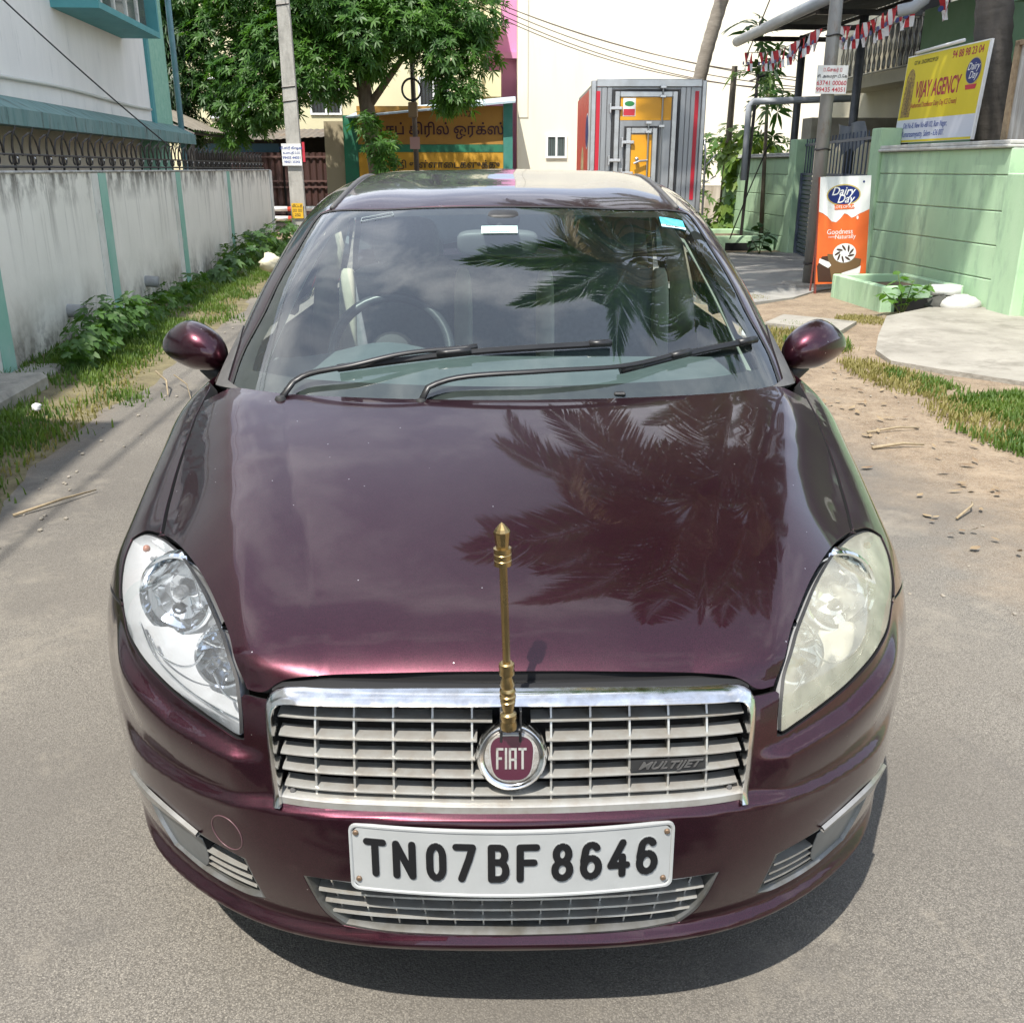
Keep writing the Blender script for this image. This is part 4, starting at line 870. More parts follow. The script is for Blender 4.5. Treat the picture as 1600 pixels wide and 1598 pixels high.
# concrete pole left
lp = thing('concrete_pole', 'slim grey concrete electric pole at the end of the left wall with paper notices', 'pole', (-2.5, 21.3, 0))
mb = MB(); ws = ((0, .15, .12), (4.5, .12, .10), (7.6, .095, .08)); mb.add([(-2.53 - .004*z + sx*a, 21.3 + sy*b, z) for z, a, b in ws for sx, sy in ((-1, -1), (1, -1), (1, 1), (-1, 1))], [(i*4+k, i*4+(k+1) % 4, i*4+4+(k+1) % 4, i*4+4+k) for i in range(2) for k in range(4)] + [(8, 9, 10, 11)])
mb.build('shaft', PCONC, lp)
mb = MB()
for z in (3.03, 2.77, 4.5, 6.9):
    w = .135 - .006*z + .012; mb.tube([(-2.54 - .004*z + a*w, 21.3 + b*w*.85, z + .015*a) for a, b in ((-1, -1), (1, -1), (1, 1), (-1, 1), (-1, -1))], .016, 5, False)
tag(mb.build('steel_band', IRON, lp), kind='stuff')
mb = MB(); mb.box((-3.1, 21.26, 6.6), (-1.9, 21.34, 6.7)); mb.build('cross_arm', IRON, lp)
n1 = thing('paper_notice', 'white paper notice with blue lettering pasted round the left concrete pole', 'notice', (-2.56, 21.15, 1.75))
mb = MB(); mb.box((-2.77, 21.135, 1.55), (-2.38, 21.14, 1.97)); mb.build('sheet', paperw, n1)
for txt, z, sz, f in (('பி.ஸ்ரீ கிஷன்', 1.88, .075, TAM), ('உமாபதி B.Sc', 1.79, .06, TAM), ('99435 44051', 1.70, .07, None), ('98421 25342', 1.62, .06, None)):
    mb = MB(); put_text(mb, txt, sz, (-2.575, 21.133, z), (1, 0, 0), (0, 0, 1), bold=.015, font=f, extrude=.0005); mb.build('notice_text', BLUI, n1)
mb = MB(); mb.box((-2.36, 21.16, 1.62), (-2.31, 21.168, 2.0)); mb.build('red_strip', REDI, n1)
n2 = thing('yellow_notice', 'small yellow notice with black lettering low on the left concrete pole', 'notice', (-2.52, 21.15, .75))
mb = MB(); mb.box((-2.655, 21.150, .52), (-2.425, 21.155, .82)); mb.build('sheet', mat('yellow_paper', (.72, .42, .02), .6), n2)
for txt, z in (('மீட்டர்', .76), ('SC NO', .67), ('232', .58)):
    mb = MB(); put_text(mb, txt, .085, (-2.54, 21.149, z), (1, 0, 0), (0, 0, 1), bold=.02, font=TAM, extrude=.0005); mb.build('notice_text', BLKI, n2)
# steel lamp pole with cable coil, in front of the shop
cp_ = wthing('coil_pole', 'thin dark steel pole with a coil of black cable in front of the Tamil signboard', 'pole', (-2.55, 27.2, 0))
mb = MB(); mb.tube([(-2.52, 27.2, 0), (-2.62, 27.2, 6.8)], [.075, .05], 10); mb.build('shaft', mat('dark_steel', (.09, .085, .08), .6, .4, c2=(.14, .11, .09), scale=6), cp_, smooth=True)
mb = MB()
for k in range(3): mb.tube([(-2.60 + (.235 + .01*k)*math.cos(q), 27.08 - .01*k, 3.42 + (.25 + .012*k)*math.sin(q)) for q in np.linspace(0, 2*math.pi, 25)], .018, 6, False)
tag(mb.build('cable_coil', RUB_ := mat('cable_black', (.015, .015, .015), .5), cp_, smooth=True), kind='stuff')
mb = MB(); mb.bbox((-2.70, 27.02, 2.75), (-2.46, 27.16, 3.12), .02); mb.build('junction_box', mat('brown_box', (.24, .17, .10), .6), cp_)
mb = MB(); mb.box((-2.69, 27.10, 1.98), (-2.43, 27.12, 2.28)); mb.build('faded_notice', mat('faded_notice', (.42, .26, .24), .8), cp_)
# =====================================================================
# reefer truck
# =====================================================================
ALU = mat('dull_aluminium_sheet', (.36, .37, .38), .42, .5, c2=(.29, .30, .31), scale=1.5, c3=(.30, .30, .30), s3=2.2, lo3=.58, hi3=.8, stretch=(4, 4, .5))
ALUB = mat('bright_aluminium_frame', (.46, .47, .48), .3, .75, c2=(.38, .38, .38), scale=6)
TRED = mat('truck_red', (.50, .012, .03), .4); TREDS = mat('truck_side_red', (.58, .055, .045), .4, c2=(.52, .05, .04), scale=2); TYEL = mat('truck_yellow', (.78, .36, .01), .4, c2=(.70, .32, .01), scale=2)
GASK = mat('door_gasket', (.035, .036, .038), .6)
tk = wthing('refrigerated_truck', 'small grey refrigerated box truck seen from behind with yellow door panels', 'truck', (2.2, 19, 0))
tx0, tx1, ty0, ty1, tz0, tz1 = 1.29, 3.17, 17.0, 20.6, .75, 2.84
mb = MB(); mb.bbox((tx0 + .03, ty0 + .04, tz0), (tx1 - .03, ty1, tz1 - .03), .01); mb.build('box_body', ALU, tk)
mb = MB()
for lo, hi in (((tx0, ty0, tz0), (tx0 + .085, ty0 + .08, tz1)), ((tx1 - .075, ty0, tz0), (tx1, ty0 + .08, tz1)), ((tx0 + .085, ty0, tz1 - .10), (tx1 - .075, ty0 + .08, tz1 + .02)), ((tx0 + .085, ty0, tz0), (tx1 - .075, ty0 + .08, tz0 + .1))): mb.bbox(lo, hi, .012)
mb.build('rear_frame', ALUB, tk)
for k in range(6):   # pressed sheets either side of the door
    xs_ = [1.385, 1.465, 1.555, 2.75, 2.84, 2.92]; wd = [.075, .085, .078, .085, .075, .17]
    mb = MB(); mb.bbox((xs_[k], ty0 + .012, tz0 + .1), (xs_[k] + wd[k], ty0 + .045, tz1 - .1), .006); mb.build('rear_sheet', ALU, tk)
for x in (1.375, 2.985):
    mb = MB(); mb.box((x, ty0 + .002, tz0 + .25), (x + .062, ty0 + .011, tz1 - .16)); mb.build('reflective_strip', TRED, tk)
def door(x0, x1, z0, z1, y, gw, name):
    mb = MB()
    for lo, hi in (((x0, y, z0), (x0 + gw, y + .03, z1)), ((x1 - gw, y, z0), (x1, y + .03, z1)), ((x0 + gw, y, z1 - gw), (x1 - gw, y + .03, z1)), ((x0 + gw, y, z0), (x1 - gw, y + .03, z0 + gw))): mb.bbox(lo, hi, .008)
    d = mb.build(name, GASK, tk); mb = MB(); g = gw + .002; f = .085
    for lo, hi in (((x0 + g, y - .012, z0 + g), (x0 + g + f, y + .01, z1 - g)), ((x1 - g - f, y - .012, z0 + g), (x1 - g, y + .01, z1 - g)), ((x0 + g + f, y - .012, z1 - g - f), (x1 - g - f, y + .01, z1 - g)), ((x0 + g + f, y - .012, z0 + g), (x1 - g - f, y + .01, z0 + g + f))): mb.bbox(lo, hi, .01)
    mb.build('door_frame', ALUB, d, root=tk); return d
d1 = door(1.64, 2.74, tz0 + .1, tz1 - .13, ty0 - .012, .035, 'rear_door')
for nm, m, z0, z1 in (('upper_panel', TYEL, 2.24, 2.60), ('lower_panel', TYEL, .98, 1.16), ('middle_panel', ALU, 1.16, 2.235)):
    mb = MB(); mb.box((1.775, ty0 - .008, z0), (2.605, ty0 + .004, z1)); mb.build(nm, m, d1, root=tk)
d2 = door(1.845, 2.42, 1.24, 2.15, ty0 - .055, .028, 'hatch_door')
mb = MB(); mb.box((1.965, ty0 - .052, 1.36), (2.30, ty0 - .04, 2.02)); mb.build('hatch_panel', TYEL, d2, root=tk)
mb = MB()
for x, z0, z1, y in ((2.455, .86, 2.72, ty0 - .05), (2.236, 1.2, 2.2, ty0 - .09)):
    mb.tube([(x, y, z0), (x, y, z1)], .013, 8)
for x, y, z in ((1.635, ty0 - .05, 2.42), (1.635, ty0 - .05, 1.62), (1.84, ty0 - .095, 1.90), (1.84, ty0 - .095, 1.42)):
    mb.bbox((x - .03, y - .01, z - .025), (x + .17, y + .03, z + .025), .01); mb.bbox((x - .045, y - .01, z - .075), (x - .012, y + .04, z + .075), .008)
for x, y, z in ((2.455, ty0 - .05, 2.74), (2.455, ty0 - .05, 2.60), (2.236, ty0 - .09, 2.2), (2.236, ty0 - .09, 2.06), (2.455, ty0 - .05, 2.15)): mb.bbox((x - .05, y - .02, z - .022), (x + .05, y + .03, z + .022), .006)
mb.tube([(2.236, ty0 - .1, 1.62), (2.10, ty0 - .12, 1.61), (2.01, ty0 - .12, 1.57)], .018, 8); mb.ball((2.06, ty0 - .11, 1.64), .035, 8, 5)
tag(mb.build('door_hardware', mat('galvanised', (.52, .52, .53), .3, .8), tk), kind='stuff')
mb = MB(); mb.box((1.815, ty0 - .012, 2.30), (2.02, ty0 - .0085, 2.575)); st_ = mb.build('makers_sticker', paperw, tk)
mb = MB(); mb.prism(ell(1.918, 2.49, .08, .04, 16), (0, ty0 - .013, 0), (1, 0, 0), (0, 0, 1), (0, -1, 0), .001); mb.build('sticker_emblem', mat('leaf_green_print', (.03, .22, .06), .5), st_, root=tk)
mb = MB(); mb.box((1.825, ty0 - .014, 2.31), (2.01, ty0 - .0125, 2.41)); mb.build('sticker_text_block', REDI, st_, root=tk)
# left side wrap
mb = MB(); mb.box((tx0 + .012, ty0 + .6, tz0 + .05), (tx0 + .029, ty1, tz1 - .1)); mb.build('side_panel', TREDS, tk)
mb = MB(); mb.box((tx0 + .010, ty0 + .085, tz0 + .05), (tx0 + .028, ty0 + .595, tz1 - .1)); mb.build('side_panel', mat('side_pale', (.62, .62, .62), .4), tk)
def sideprint(poly, m, nm, off): mb = MB(); mb.prism(poly, (tx0 + .012 - off, 0, 0), (0, -1, 0), (0, 0, 1), (-1, 0, 0), .0015); return mb.build(nm, m, tk)
sideprint([(a - 17.85, z) for a, z in sell(0, 2.10, .36, .29)], mat('silver_print', (.6, .6, .6), .4), 'logo_rim', .004); sideprint([(a - 17.85, z) for a, z in sell(0, 2.10, .33, .26)], NAVY, 'logo_field', .007)
sideprint([(a - 18.9, z) for a, z in sell(0, 1.45, .34, .42)], mat('cone_print', (.62, .50, .28), .5, c2=(.3, .2, .1), scale=9), 'ice_cream_print', .004)
sideprint([(-17.1, .8), (-17.1, 1.75), (-17.35, 1.6), (-17.5, 1.2), (-17.7, 1.35), (-17.8, 1.0), (-18.0, .8)], mat('side_pale2', (.7, .7, .69), .4), 'cream_splash', .004)
mb = MB(); mb.bbox((tx0 + .1, ty0 + .2, .55), (tx1 - .1, ty1 + 1.6, .75), .02); mb.build('chassis', GASK, tk)
mb = MB(); mb.bbox((tx0 + .12, ty1 + .1, .5), (tx1 - .12, ty1 + 1.7, 2.25), .15); mb.build('cab', mat('cab_white', (.7, .7, .7), .3, coat=.6), tk)
for x in (tx0 + .25, tx1 - .25):
    for y in (17.9, 21.5):
        mb = MB(); mb.lathe([(.2, -.11), (.36, -.11), (.38, -.07), (.38, .07), (.36, .11), (.2, .11)], M=Matrix.Translation((x, y, .38)) @ Matrix.Rotation(math.pi/2, 4, 'Y'), n=24); mb.build('wheel', RUBBER_ := mat('black_rubber', (.014, .014, .014), .62, c2=(.03, .029, .028), scale=18), tk, smooth=True, angle=35)
mb = MB(); mb.tube([(3.22, 17.0, .75), (3.22, 17.05, 1.75), (3.19, 17.05, 1.95)], .018, 6); mb.tube([(3.2, 17.05, 1.25), (3.42, 17.05, 1.38)], .012, 6); mb.tube([(3.2, 17.05, 1.5), (3.4, 17.05, 1.72)], .012, 6); mb.build('ladder_frame', MATS['galvanised'], tk, smooth=True)
# =====================================================================
# cables
# =====================================================================
def cable(a, b, sag, r, label, group='overhead cables', fr=WD, mid=None, m=None):
    a, b = Vector(a), Vector(b); pts = [a.lerp(b, t) + Vector((0, 0, -sag * 4 * t * (1 - t))) for t in np.linspace(0, 1, 26)]
    o = MB().tube(pts, r, 5).build('cable', m or mat('dusty_cable', (.10, .07, .05), .7), None, org=tuple(a), fr=fr); return tag(o, label, 'cable', group)
for k, (dz0, dz1, sg_) in enumerate(((0, 0, .55), (.06, .10, .5), (-.05, .05, .62), (.02, .22, .38), (.08, .28, .45))):
    cable((-2.6, 26.0, 6.15 + dz0), (6.1 , 22.5, 3.05 + dz1 * 1.0), sg_, .010, ['middle', 'second highest', 'lowest', 'second lowest', 'highest'][k] + ' of the five thin sagging cables crossing in front of the cream building')
cable((-7.2, 20.9, 6.7), (-2.6, 27.2, 6.5), .3, .012, 'thin black cable running from the left pole to the coil pole', None)
c1 = cable((-3.05, 21.3, 6.68), (-4.35, -14, 7.0), .5, .008, 'overhead service cable nearest the white house', 'street cables', ST); c2 = cable((-2.8, 21.3, 6.68), (-4.1, -14, 7.0), .55, .008, 'overhead service cable nearest the road on the left side', 'street cables', ST); cable((-2.9, 21.3, 6.72), (-4.2, -14, 7.3), .45, .008, 'overhead service cable midway between two others on the left side', 'street cables', ST)
cable((-4.56, 11.0, 3.6), (-3.1, 13.2, 1.75), .05, .009, 'black wire drooping down the white house to the railing', None, ST, m=MATS['cable_black'])
cable((6.2, 17.75, 1.9), (5.75, 18.2, .25), -.05, .012, 'black cable hanging down the green wall beyond the driveway', None, ST, m=MATS['cable_black'])
cable((5.0, 11.75, 6.4), (6.2, 19.4, 3.5), .15, .011, 'black service wire from the right pole to the porch', None, ST, m=MATS['cable_black'])
tv = wthing('cable_post', 'thin dark iron post carrying cables above the white drain pipe', 'post', (4.55, 19.2, 0))
mb = MB(); mb.tube([(4.40, 19.2, 0), (4.50, 19.2, 3.12)], .03, 6); mb.tube([(4.35, 19.2, 3.0), (4.62, 19.2, 3.1)], .02, 6); mb.build('shaft', IRON, tv)
# =====================================================================
# the car
# =====================================================================
def glass_mat(name, tint, rough=.0, haze=0., hazecol=(.5, .5, .5), ior=1.5, gain=1.):
    m = bpy.data.materials.new(name); m.use_nodes = True; t = m.node_tree; t.nodes.clear(); lk = t.links.new; n = t.nodes.new
    out = n('ShaderNodeOutputMaterial'); tr = n('ShaderNodeBsdfTransparent'); tr.inputs['Color'].default_value = (*tint, 1)
    gl = n('ShaderNodeBsdfGlossy'); gl.inputs['Roughness'].default_value = rough; gl.inputs['Color'].default_value = (1, 1, 1, 1)
    fr = n('ShaderNodeFresnel'); fr.inputs['IOR'].default_value = ior
    mu = n('ShaderNodeMath'); mu.operation = 'MULTIPLY'; mu.inputs[1].default_value = gain; mu.use_clamp = True; lk(fr.outputs[0], mu.inputs[0])
    base = tr.outputs[0]
    if haze:
        df = n('ShaderNodeBsdfDiffuse'); df.inputs['Color'].default_value = (*hazecol, 1)
        tc = n('ShaderNodeTexCoord'); no = n('ShaderNodeTexNoise'); no.inputs['Scale'].default_value = 14; no.inputs['Detail'].default_value = 6
        mr = n('ShaderNodeMapRange'); mr.inputs['From Min'].default_value = .25; mr.inputs['From Max'].default_value = .75; mr.inputs['To Min'].default_value = haze * .55; mr.inputs['To Max'].default_value = haze * 1.45
        lk(tc.outputs['Object'], no.inputs['Vector']); lk(no.outputs['Fac'], mr.inputs['Value'])
        ms = n('ShaderNodeMixShader'); lk(mr.outputs[0], ms.inputs[0]); lk(tr.outputs[0], ms.inputs[1]); lk(df.outputs[0], ms.inputs[2]); base = ms.outputs[0]
    ms = n('ShaderNodeMixShader'); lk(mu.outputs[0], ms.inputs[0]); lk(base, ms.inputs[1]); lk(gl.outputs[0], ms.inputs[2]); lk(ms.outputs[0], out.inputs[0])
    MATS[name] = m; return m
def paint_mat():
    m = bpy.data.materials.new('maroon_metallic_paint'); m.use_nodes = True; t = m.node_tree; lk = t.links.new; n = t.nodes.new; b = t.nodes['Principled BSDF']
    tc = n('ShaderNodeTexCoord')
    fl = n('ShaderNodeTexVoronoi'); fl.inputs['Scale'].default_value = 1500; lk(tc.outputs['Object'], fl.inputs['Vector'])
    mixf = n('ShaderNodeMixRGB'); mixf.inputs['Color1'].default_value = (.0215, .0036, .0080, 1); mixf.inputs['Color2'].default_value = (.063, .0122, .0250, 1)
    sep = n('ShaderNodeSeparateColor'); lk(fl.outputs['Color'], sep.inputs[0]); lk(sep.outputs[0], mixf.inputs['Fac'])
    # settled dust and chips
    du = n('ShaderNodeTexNoise'); du.inputs['Scale'].default_value = 5.5; du.inputs['Detail'].default_value = 9; du.inputs['Roughness'].default_value = .7; lk(tc.outputs['Object'], du.inputs['Vector'])
    dr = n('ShaderNodeMapRange'); dr.inputs['From Min'].default_value = .42; dr.inputs['From Max'].default_value = .8; dr.inputs['To Max'].default_value = .05; lk(du.outputs['Fac'], dr.inputs['Value'])
    ch = n('ShaderNodeTexVoronoi'); ch.inputs['Scale'].default_value = 34; lk(tc.outputs['Object'], ch.inputs['Vector'])
    cl = n('ShaderNodeMath'); cl.operation = 'LESS_THAN'; cl.inputs[1].default_value = .042; lk(ch.outputs['Distance'], cl.inputs[0])
    cs = n('ShaderNodeSeparateColor'); lk(ch.outputs['Color'], cs.inputs[0]); cg = n('ShaderNodeMath'); cg.operation = 'GREATER_THAN'; cg.inputs[1].default_value = .72; lk(cs.outputs[1], cg.inputs[0])
    cm = n('ShaderNodeMath'); cm.operation = 'MULTIPLY'; lk(cl.outputs[0], cm.inputs[0]); lk(cg.outputs[0], cm.inputs[1])
    m1 = n('ShaderNodeMixRGB'); m1.inputs['Color2'].default_value = (.30, .25, .21, 1); lk(dr.outputs[0], m1.inputs['Fac']); lk(mixf.outputs[0], m1.inputs['Color1'])
    m2 = n('ShaderNodeMixRGB'); m2.inputs['Color2'].default_value = (.55, .5, .5, 1); lk(cm.outputs[0], m2.inputs['Fac']); lk(m1.outputs[0], m2.inputs['Color1'])
    lk(m2.outputs[0], b.inputs['Base Color'])
    b.inputs['Metallic'].default_value = .82; b.inputs['Roughness'].default_value = .31; b.inputs['Coat Weight'].default_value = 1; b.inputs['Coat IOR'].default_value = 1.43
    cr = n('ShaderNodeMapRange'); cr.inputs['From Min'].default_value = .4; cr.inputs['From Max'].default_value = .75; cr.inputs['To Min'].default_value = .012; cr.inputs['To Max'].default_value = .06; lk(du.outputs['Fac'], cr.inputs['Value']); lk(cr.outputs[0], b.inputs['Coat Roughness'])
    MATS['paint'] = m; return m
PAINT = paint_mat()
CHROME = mat('chrome', (.86, .87, .88), .07, 1., c2=(.62, .60, .57), scale=30, rough2=.22)
SATIN = mat('satin_silver', (.54, .535, .50), .34, .6, c2=(.42, .38, .33), scale=26, lo=.4, hi=.75, c3=(.40, .34, .26), s3=22, lo3=.60, hi3=.80)
SATIN_DK = mat('satin_grey_trim', (.20, .205, .205), .4, .6, c2=(.13, .125, .11), scale=20)
BLACK = mat('black_plastic', (.018, .018, .019), .5, 0, c2=(.035, .034, .033), scale=30, bump=.05, bscale=200)
RUBBER = mat('black_rubber', (.014, .014, .014), .62, c2=(.03, .029, .028), scale=18)
GREYPL = mat('dark_grey_plastic', (.075, .073, .072), .55, c2=(.11, .105, .10), scale=22)
VOID = mat('engine_bay_dark', (.008, .008, .009), .8)
BRASS = mat('aged_brass', (.47, .34, .16), .26, 1., c2=(.38, .27, .12), scale=25, rough2=.32)
WGLASS = glass_mat('windscreen_glass', (.80, .90, .87), ior=1.6, gain=1.6, haze=.006, hazecol=(.34, .56, .58))
SGLASS = glass_mat('side_glass', (.80, .90, .86), ior=1.55)
LENS = glass_mat('clear_lamp_lens', (.96, .97, .98), haze=.07, hazecol=(.85, .87, .89), ior=1.5)
LENSY = glass_mat('yellowed_lamp_lens', (.93, .91, .80), rough=.05, haze=.27, hazecol=(.86, .82, .64), ior=1.48)
REFL = mat('lamp_reflector', (.82, .85, .88), .05, 1.)
LAMPIN = mat('lamp_housing', (.86, .88, .90), .28, .35, c2=(.78, .80, .82), scale=12)
BULB = mat('bulb_cap', (.32, .33, .34), .2, .9)

car = thing('parked_car', 'dark maroon sedan parked facing the camera with a brass flag rod on its nose', 'car', (0, 3.6, 0), WD)
CARYAW = math.radians(.7); car.location = (-.0285, 3.6, 0); car.scale = (1.012, 1, 1); car.rotation_euler = (0, 0, CARYAW)
AXF = (0, -.78, .62)
def mir(l): return [(-p[0], p[1], p[2]) for p in l]
def sym(half):      # right half listed from centre line to centre line
    return list(half) + [(-p[0], p[1], p[2]) for p in half[::-1] if abs(p[0]) > 1e-4]
WY, WZ, WR = 2.19, .31, .345
def arch(a0, a1, n, sx=.868):
    return [(sx, WY - WR * math.cos(math.radians(a0 + (a1-a0)*i/(n-1))), WZ + WR * math.sin(math.radians(a0 + (a1-a0)*i/(n-1)))) for i in range(n)]
split = [(.80, 1.80, .668), (.85, 1.92, .64), (.868, 2.035, .622)]
def car_panel(name, sk, loop, ax, m=None, parent=None, **k):
    return panel_obj(name, panel(sk, loop, ax, **k), m or PAINT, parent or car, car)
# bonnet, bumper, wings
hood_half = HREAR + SHUT[1:] + HL[9:2:-1] + HFRONT
hood = car_panel('bonnet', FRONT, sym(hood_half), AXF, step=.012, gap=.0050, depth=.022)
bump_half = [(0, 1.30, .237), (.27, 1.313, .237), (.40, 1.35, .237), (.56, 1.45, .237), (.70, 1.59, .238), (.78, 1.75, .239)] + arch(-10, 60, 7) + split[::-1] + HL[14:] + HL[0:3] + HFRONT[0:2] + GRILLE
bumper = car_panel('front_bumper', FRONT, sym(bump_half), AXF, step=.0052, gap=.0015, depth=.02, holes=[sym(LOWG), FOG, mir(FOG)], hole_gap=0)
wing = SHUT + HL[9:15] + split + arch(64, 180, 14) + [(.862, 2.54, .2), (.866, 2.62, .2), (.87, 2.622, .5), (.868, 2.622, .75), (.848, 2.63, .88), (.80, 2.60, .948)]
for sg in (1, -1):
    car_panel('front_wing', FRONT, wing if sg > 0 else mir(wing), (sg * .75, -.5, .45), step=.014, gap=.0042, depth=.03)
# dark inner structure under the shut lines
mb = MB()
for (x0, x1, y0, y1, z0, z1) in ((-.40, .40, 1.45, 1.75, .24, .63), (-.62, .62, 1.75, 2.3, .3, .74), (-.73, .73, 2.3, 2.62, .22, .88)):
    mb.box((x0, y0, z0), (x1, y1, z1))
mb.box((-.7, 2.62, .17), (.7, 5.6, .30))
mb.build('underbody', VOID, car)
# ---- grille ----
def fr_y(x, z): return FRONT.face(np.array([x]), np.array([z]))[0, 1]
def gline(xs, z): return FRONT.face(np.array(xs), np.full(len(xs), z))[:, 1]
def edge_x(z): return float(np.interp(z, [.51, .528, .612, .661, .70], [.374, .375, .382, .386, .37]))
fo = [(.383, .516), (.386, .56), (.3905, .62), (.3935, .665), (.391, .682), (.380, .694), (.360, .7005), (.30, .7035), (.2, .7067), (.1, .7085), (0, .7095)]
fi = [(.368, .519), (.371, .56), (.376, .62), (.379, .655), (.376, .674), (.366, .682), (.347, .6865), (.29, .689), (.2, .692), (.1, .694), (0, .695)]
tp = [0, 0, 0, .1, .35, .7, 1, 1, 1, 1, 1]
fo_s = smooth_loop([(*a, t) for a, t in zip(fo, tp)], .012, False, 80); fi_s = smooth_loop([(*a, t) for a, t in zip(fi, tp)], .012, False, 80)
nn_ = 46
def resamp(P, n):
    d = np.concatenate([[0], np.cumsum(np.linalg.norm(np.diff(P[:, :2], axis=0), axis=1))]); s = np.linspace(0, d[-1], n)
    return np.stack([np.interp(s, d, P[:, i]) for i in range(P.shape[1])], 1)
fo_s, fi_s = resamp(fo_s, nn_), resamp(fi_s, nn_)
rows = []
yo = FRONT.face(fo_s[:, 0], np.minimum(fo_s[:, 1], .69))[:, 1]; yi = FRONT.face(fi_s[:, 0], np.minimum(fi_s[:, 1], .68))[:, 1]
for i in range(nn_):
    t = fo_s[i, 2]; xo, zo = fo_s[i, :2]; xi, zi = fi_s[i, :2]
    Yo = yo[i] + (-.005) * (1-t) + (-.002) * t; Yi = yi[i] + (-.014) * (1-t) + (-.024) * t
    mxp = ((xo+xi)/2, (Yo+Yi)/2 - .004, (zo+zi)/2 + .001)
    rows.append([(xo, Yo + .03, zo), (xo, Yo, zo), (xo*.8+xi*.2, Yo*.8+Yi*.2-.003, zo*.8+zi*.2), mxp, (xo*.15+xi*.85, Yo*.15+Yi*.85-.002, zo*.15+zi*.85), (xi, Yi + .004, zi), (xi, Yi + .045, zi)])
full = rows + [[(-p[0], p[1], p[2]) for p in r] for r in rows[::-1][1:]]
grille = MB().grid(full).build('radiator_grille', CHROME, car, smooth=True, angle=50)
# bottom rail, back wall, dark bonnet gap seal
mb = MB(); xs = np.linspace(-.372, .372, 41); y = gline(xs, .545)
mb.grid([[(x, yy + .022, .5365) for x, yy in zip(xs, y)], [(x, yy - .004, .5345) for x, yy in zip(xs, y)], [(x, yy - .010, .5315) for x, yy in zip(xs, y)], [(x, yy - .011, .520) for x, yy in zip(xs, y)]])
mb.build('bottom_rail', SATIN, grille, root=car, smooth=True, angle=30)
mb = MB(); xs = np.linspace(-.395, .395, 21); y = gline(xs, .60)
mb.grid([[(x, yy + .055, .49) for x, yy in zip(xs, y)], [(x, yy + .075, .72) for x, yy in zip(xs, y)]]); mb.build('grille_back', VOID, grille, root=car)
mb = MB(); xs = np.linspace(-.385, .385, 41); y = FRONT.face(xs, np.full(41, .69))[:, 1]
hz = [.7155 - .012 * max(0, abs(x) - .30) / .085 for x in xs]
mb.grid([[(x, yy + .0, h - .018) for x, yy, h in zip(xs, y, hz)], [(x, yy + .012, h - .002) for x, yy, h in zip(xs, y, hz)], [(x, yy + .022, h - .006) for x, yy, h in zip(xs, y, hz)], [(x, yy + .06, h - .012) for x, yy, h in zip(xs, y, hz)]])
mb.build('dark_gap_seal', VOID, grille, root=car, smooth=True)  # seal coloured near-black for the shade in the gap below the bonnet
SL = [.6910, .6622, .6335, .6048, .5760, .5472]
for z in SL:
    e = edge_x(z) - .012 - (.022 if z > .68 else 0); segs = [(-e, e)]
    if z < .667 and z > .560:
        bw = math.sqrt(max(.056**2 - (z - .614)**2, 0)) + .002; segs = [(-e, -bw), (bw, e)]
    mb = MB()
    for a, b in segs:
        xs = np.linspace(a, b, 30); y = gline(xs, z); dz = -.004 * (np.abs(xs) / .38)**2 * (1 if z > .6 else 0)
        R = [[(x, yy + dy, z + q + dzz) for x, yy, dzz in zip(xs, y, dz)] for dy, q in ((.032, .0030), (.003, .0008), (.001, .0), (.001, -.0022), (.032, -.0020), (.032, .0030))]
        mb.grid(R)
    mb.build('grille_slat', SATIN, grille, root=car, smooth=True, angle=35)
for k in range(-5, 6):
    x = k * .0625; mb = MB()
    for z0, z1 in zip([.5345] + SL[::-1], SL[::-1] + [.699]):
        if k == 0 and z0 > .535: continue
        y0, y1 = fr_y(x, z0), fr_y(x, z1)
        if abs(x) > .29 and z1 > .69: z1 = .693
        mb.add([(x-.0016, y0+.007, z0), (x+.0016, y0+.007, z0), (x+.0016, y1+.007, z1), (x-.0016, y1+.007, z1), (x-.0016, y0+.034, z0), (x+.0016, y0+.034, z0), (x+.0016, y1+.034, z1), (x-.0016, y1+.034, z1)], [(0,1,2,3), (1,5,6,2), (4,0,3,7)])
    mb.build('grille_bar', SATIN, grille, root=car)
for x in (-.352, .352):
    mb = MB(); c = Vector((x, fr_y(x, .545) + .006, .5365)); mb.lathe([(.0048, 0), (.0048, .004), (.003, .0055)], M=Matrix.Translation(c) @ Vector((0, -1, .45)).to_track_quat('Z', 'Y').to_matrix().to_4x4(), n=10)
    mb.build('screw', GREYPL, grille, root=car, smooth=True, angle=40)
# engine lettering plate on the grille, between two slats
put = MB(); x0, x1, zc = .192, .305, .5905
mb = MB(); xs = np.linspace(x0 - .004, x1 + .004, 12); y = gline(xs, zc)
mb.grid([[(x, yy - .001, zc + .0105) for x, yy in zip(xs, y)], [(x, yy - .003, zc - .0100) for x, yy in zip(xs, y)], [(x, yy + .02, zc - .0100) for x, yy in zip(xs, y)]])
ep = mb.build('lettering_plate', BLACK, grille, root=car)
vs, fs = text_mesh('MULTIJET', .0185, bold=.012, extrude=.0012, shear=.45, width=1.16)
mx_ = max(v.x for v in vs) - min(v.x for v in vs)
cx = (x0 + x1) / 2; ytab = np.interp
yy_ = gline(np.linspace(x0 - .01, x1 + .01, 10), zc)
mb = MB().add([(cx + v.x * (.104 / mx_), float(np.interp(cx + v.x*(.104/mx_), np.linspace(x0-.01, x1+.01, 10), yy_)) - .0032 - v.z, zc + v.y) for v in vs], fs)
lt = mb.build('engine_lettering', mat('dull_silver_letter', (.34, .33, .32), .35, .8), grille, root=car)
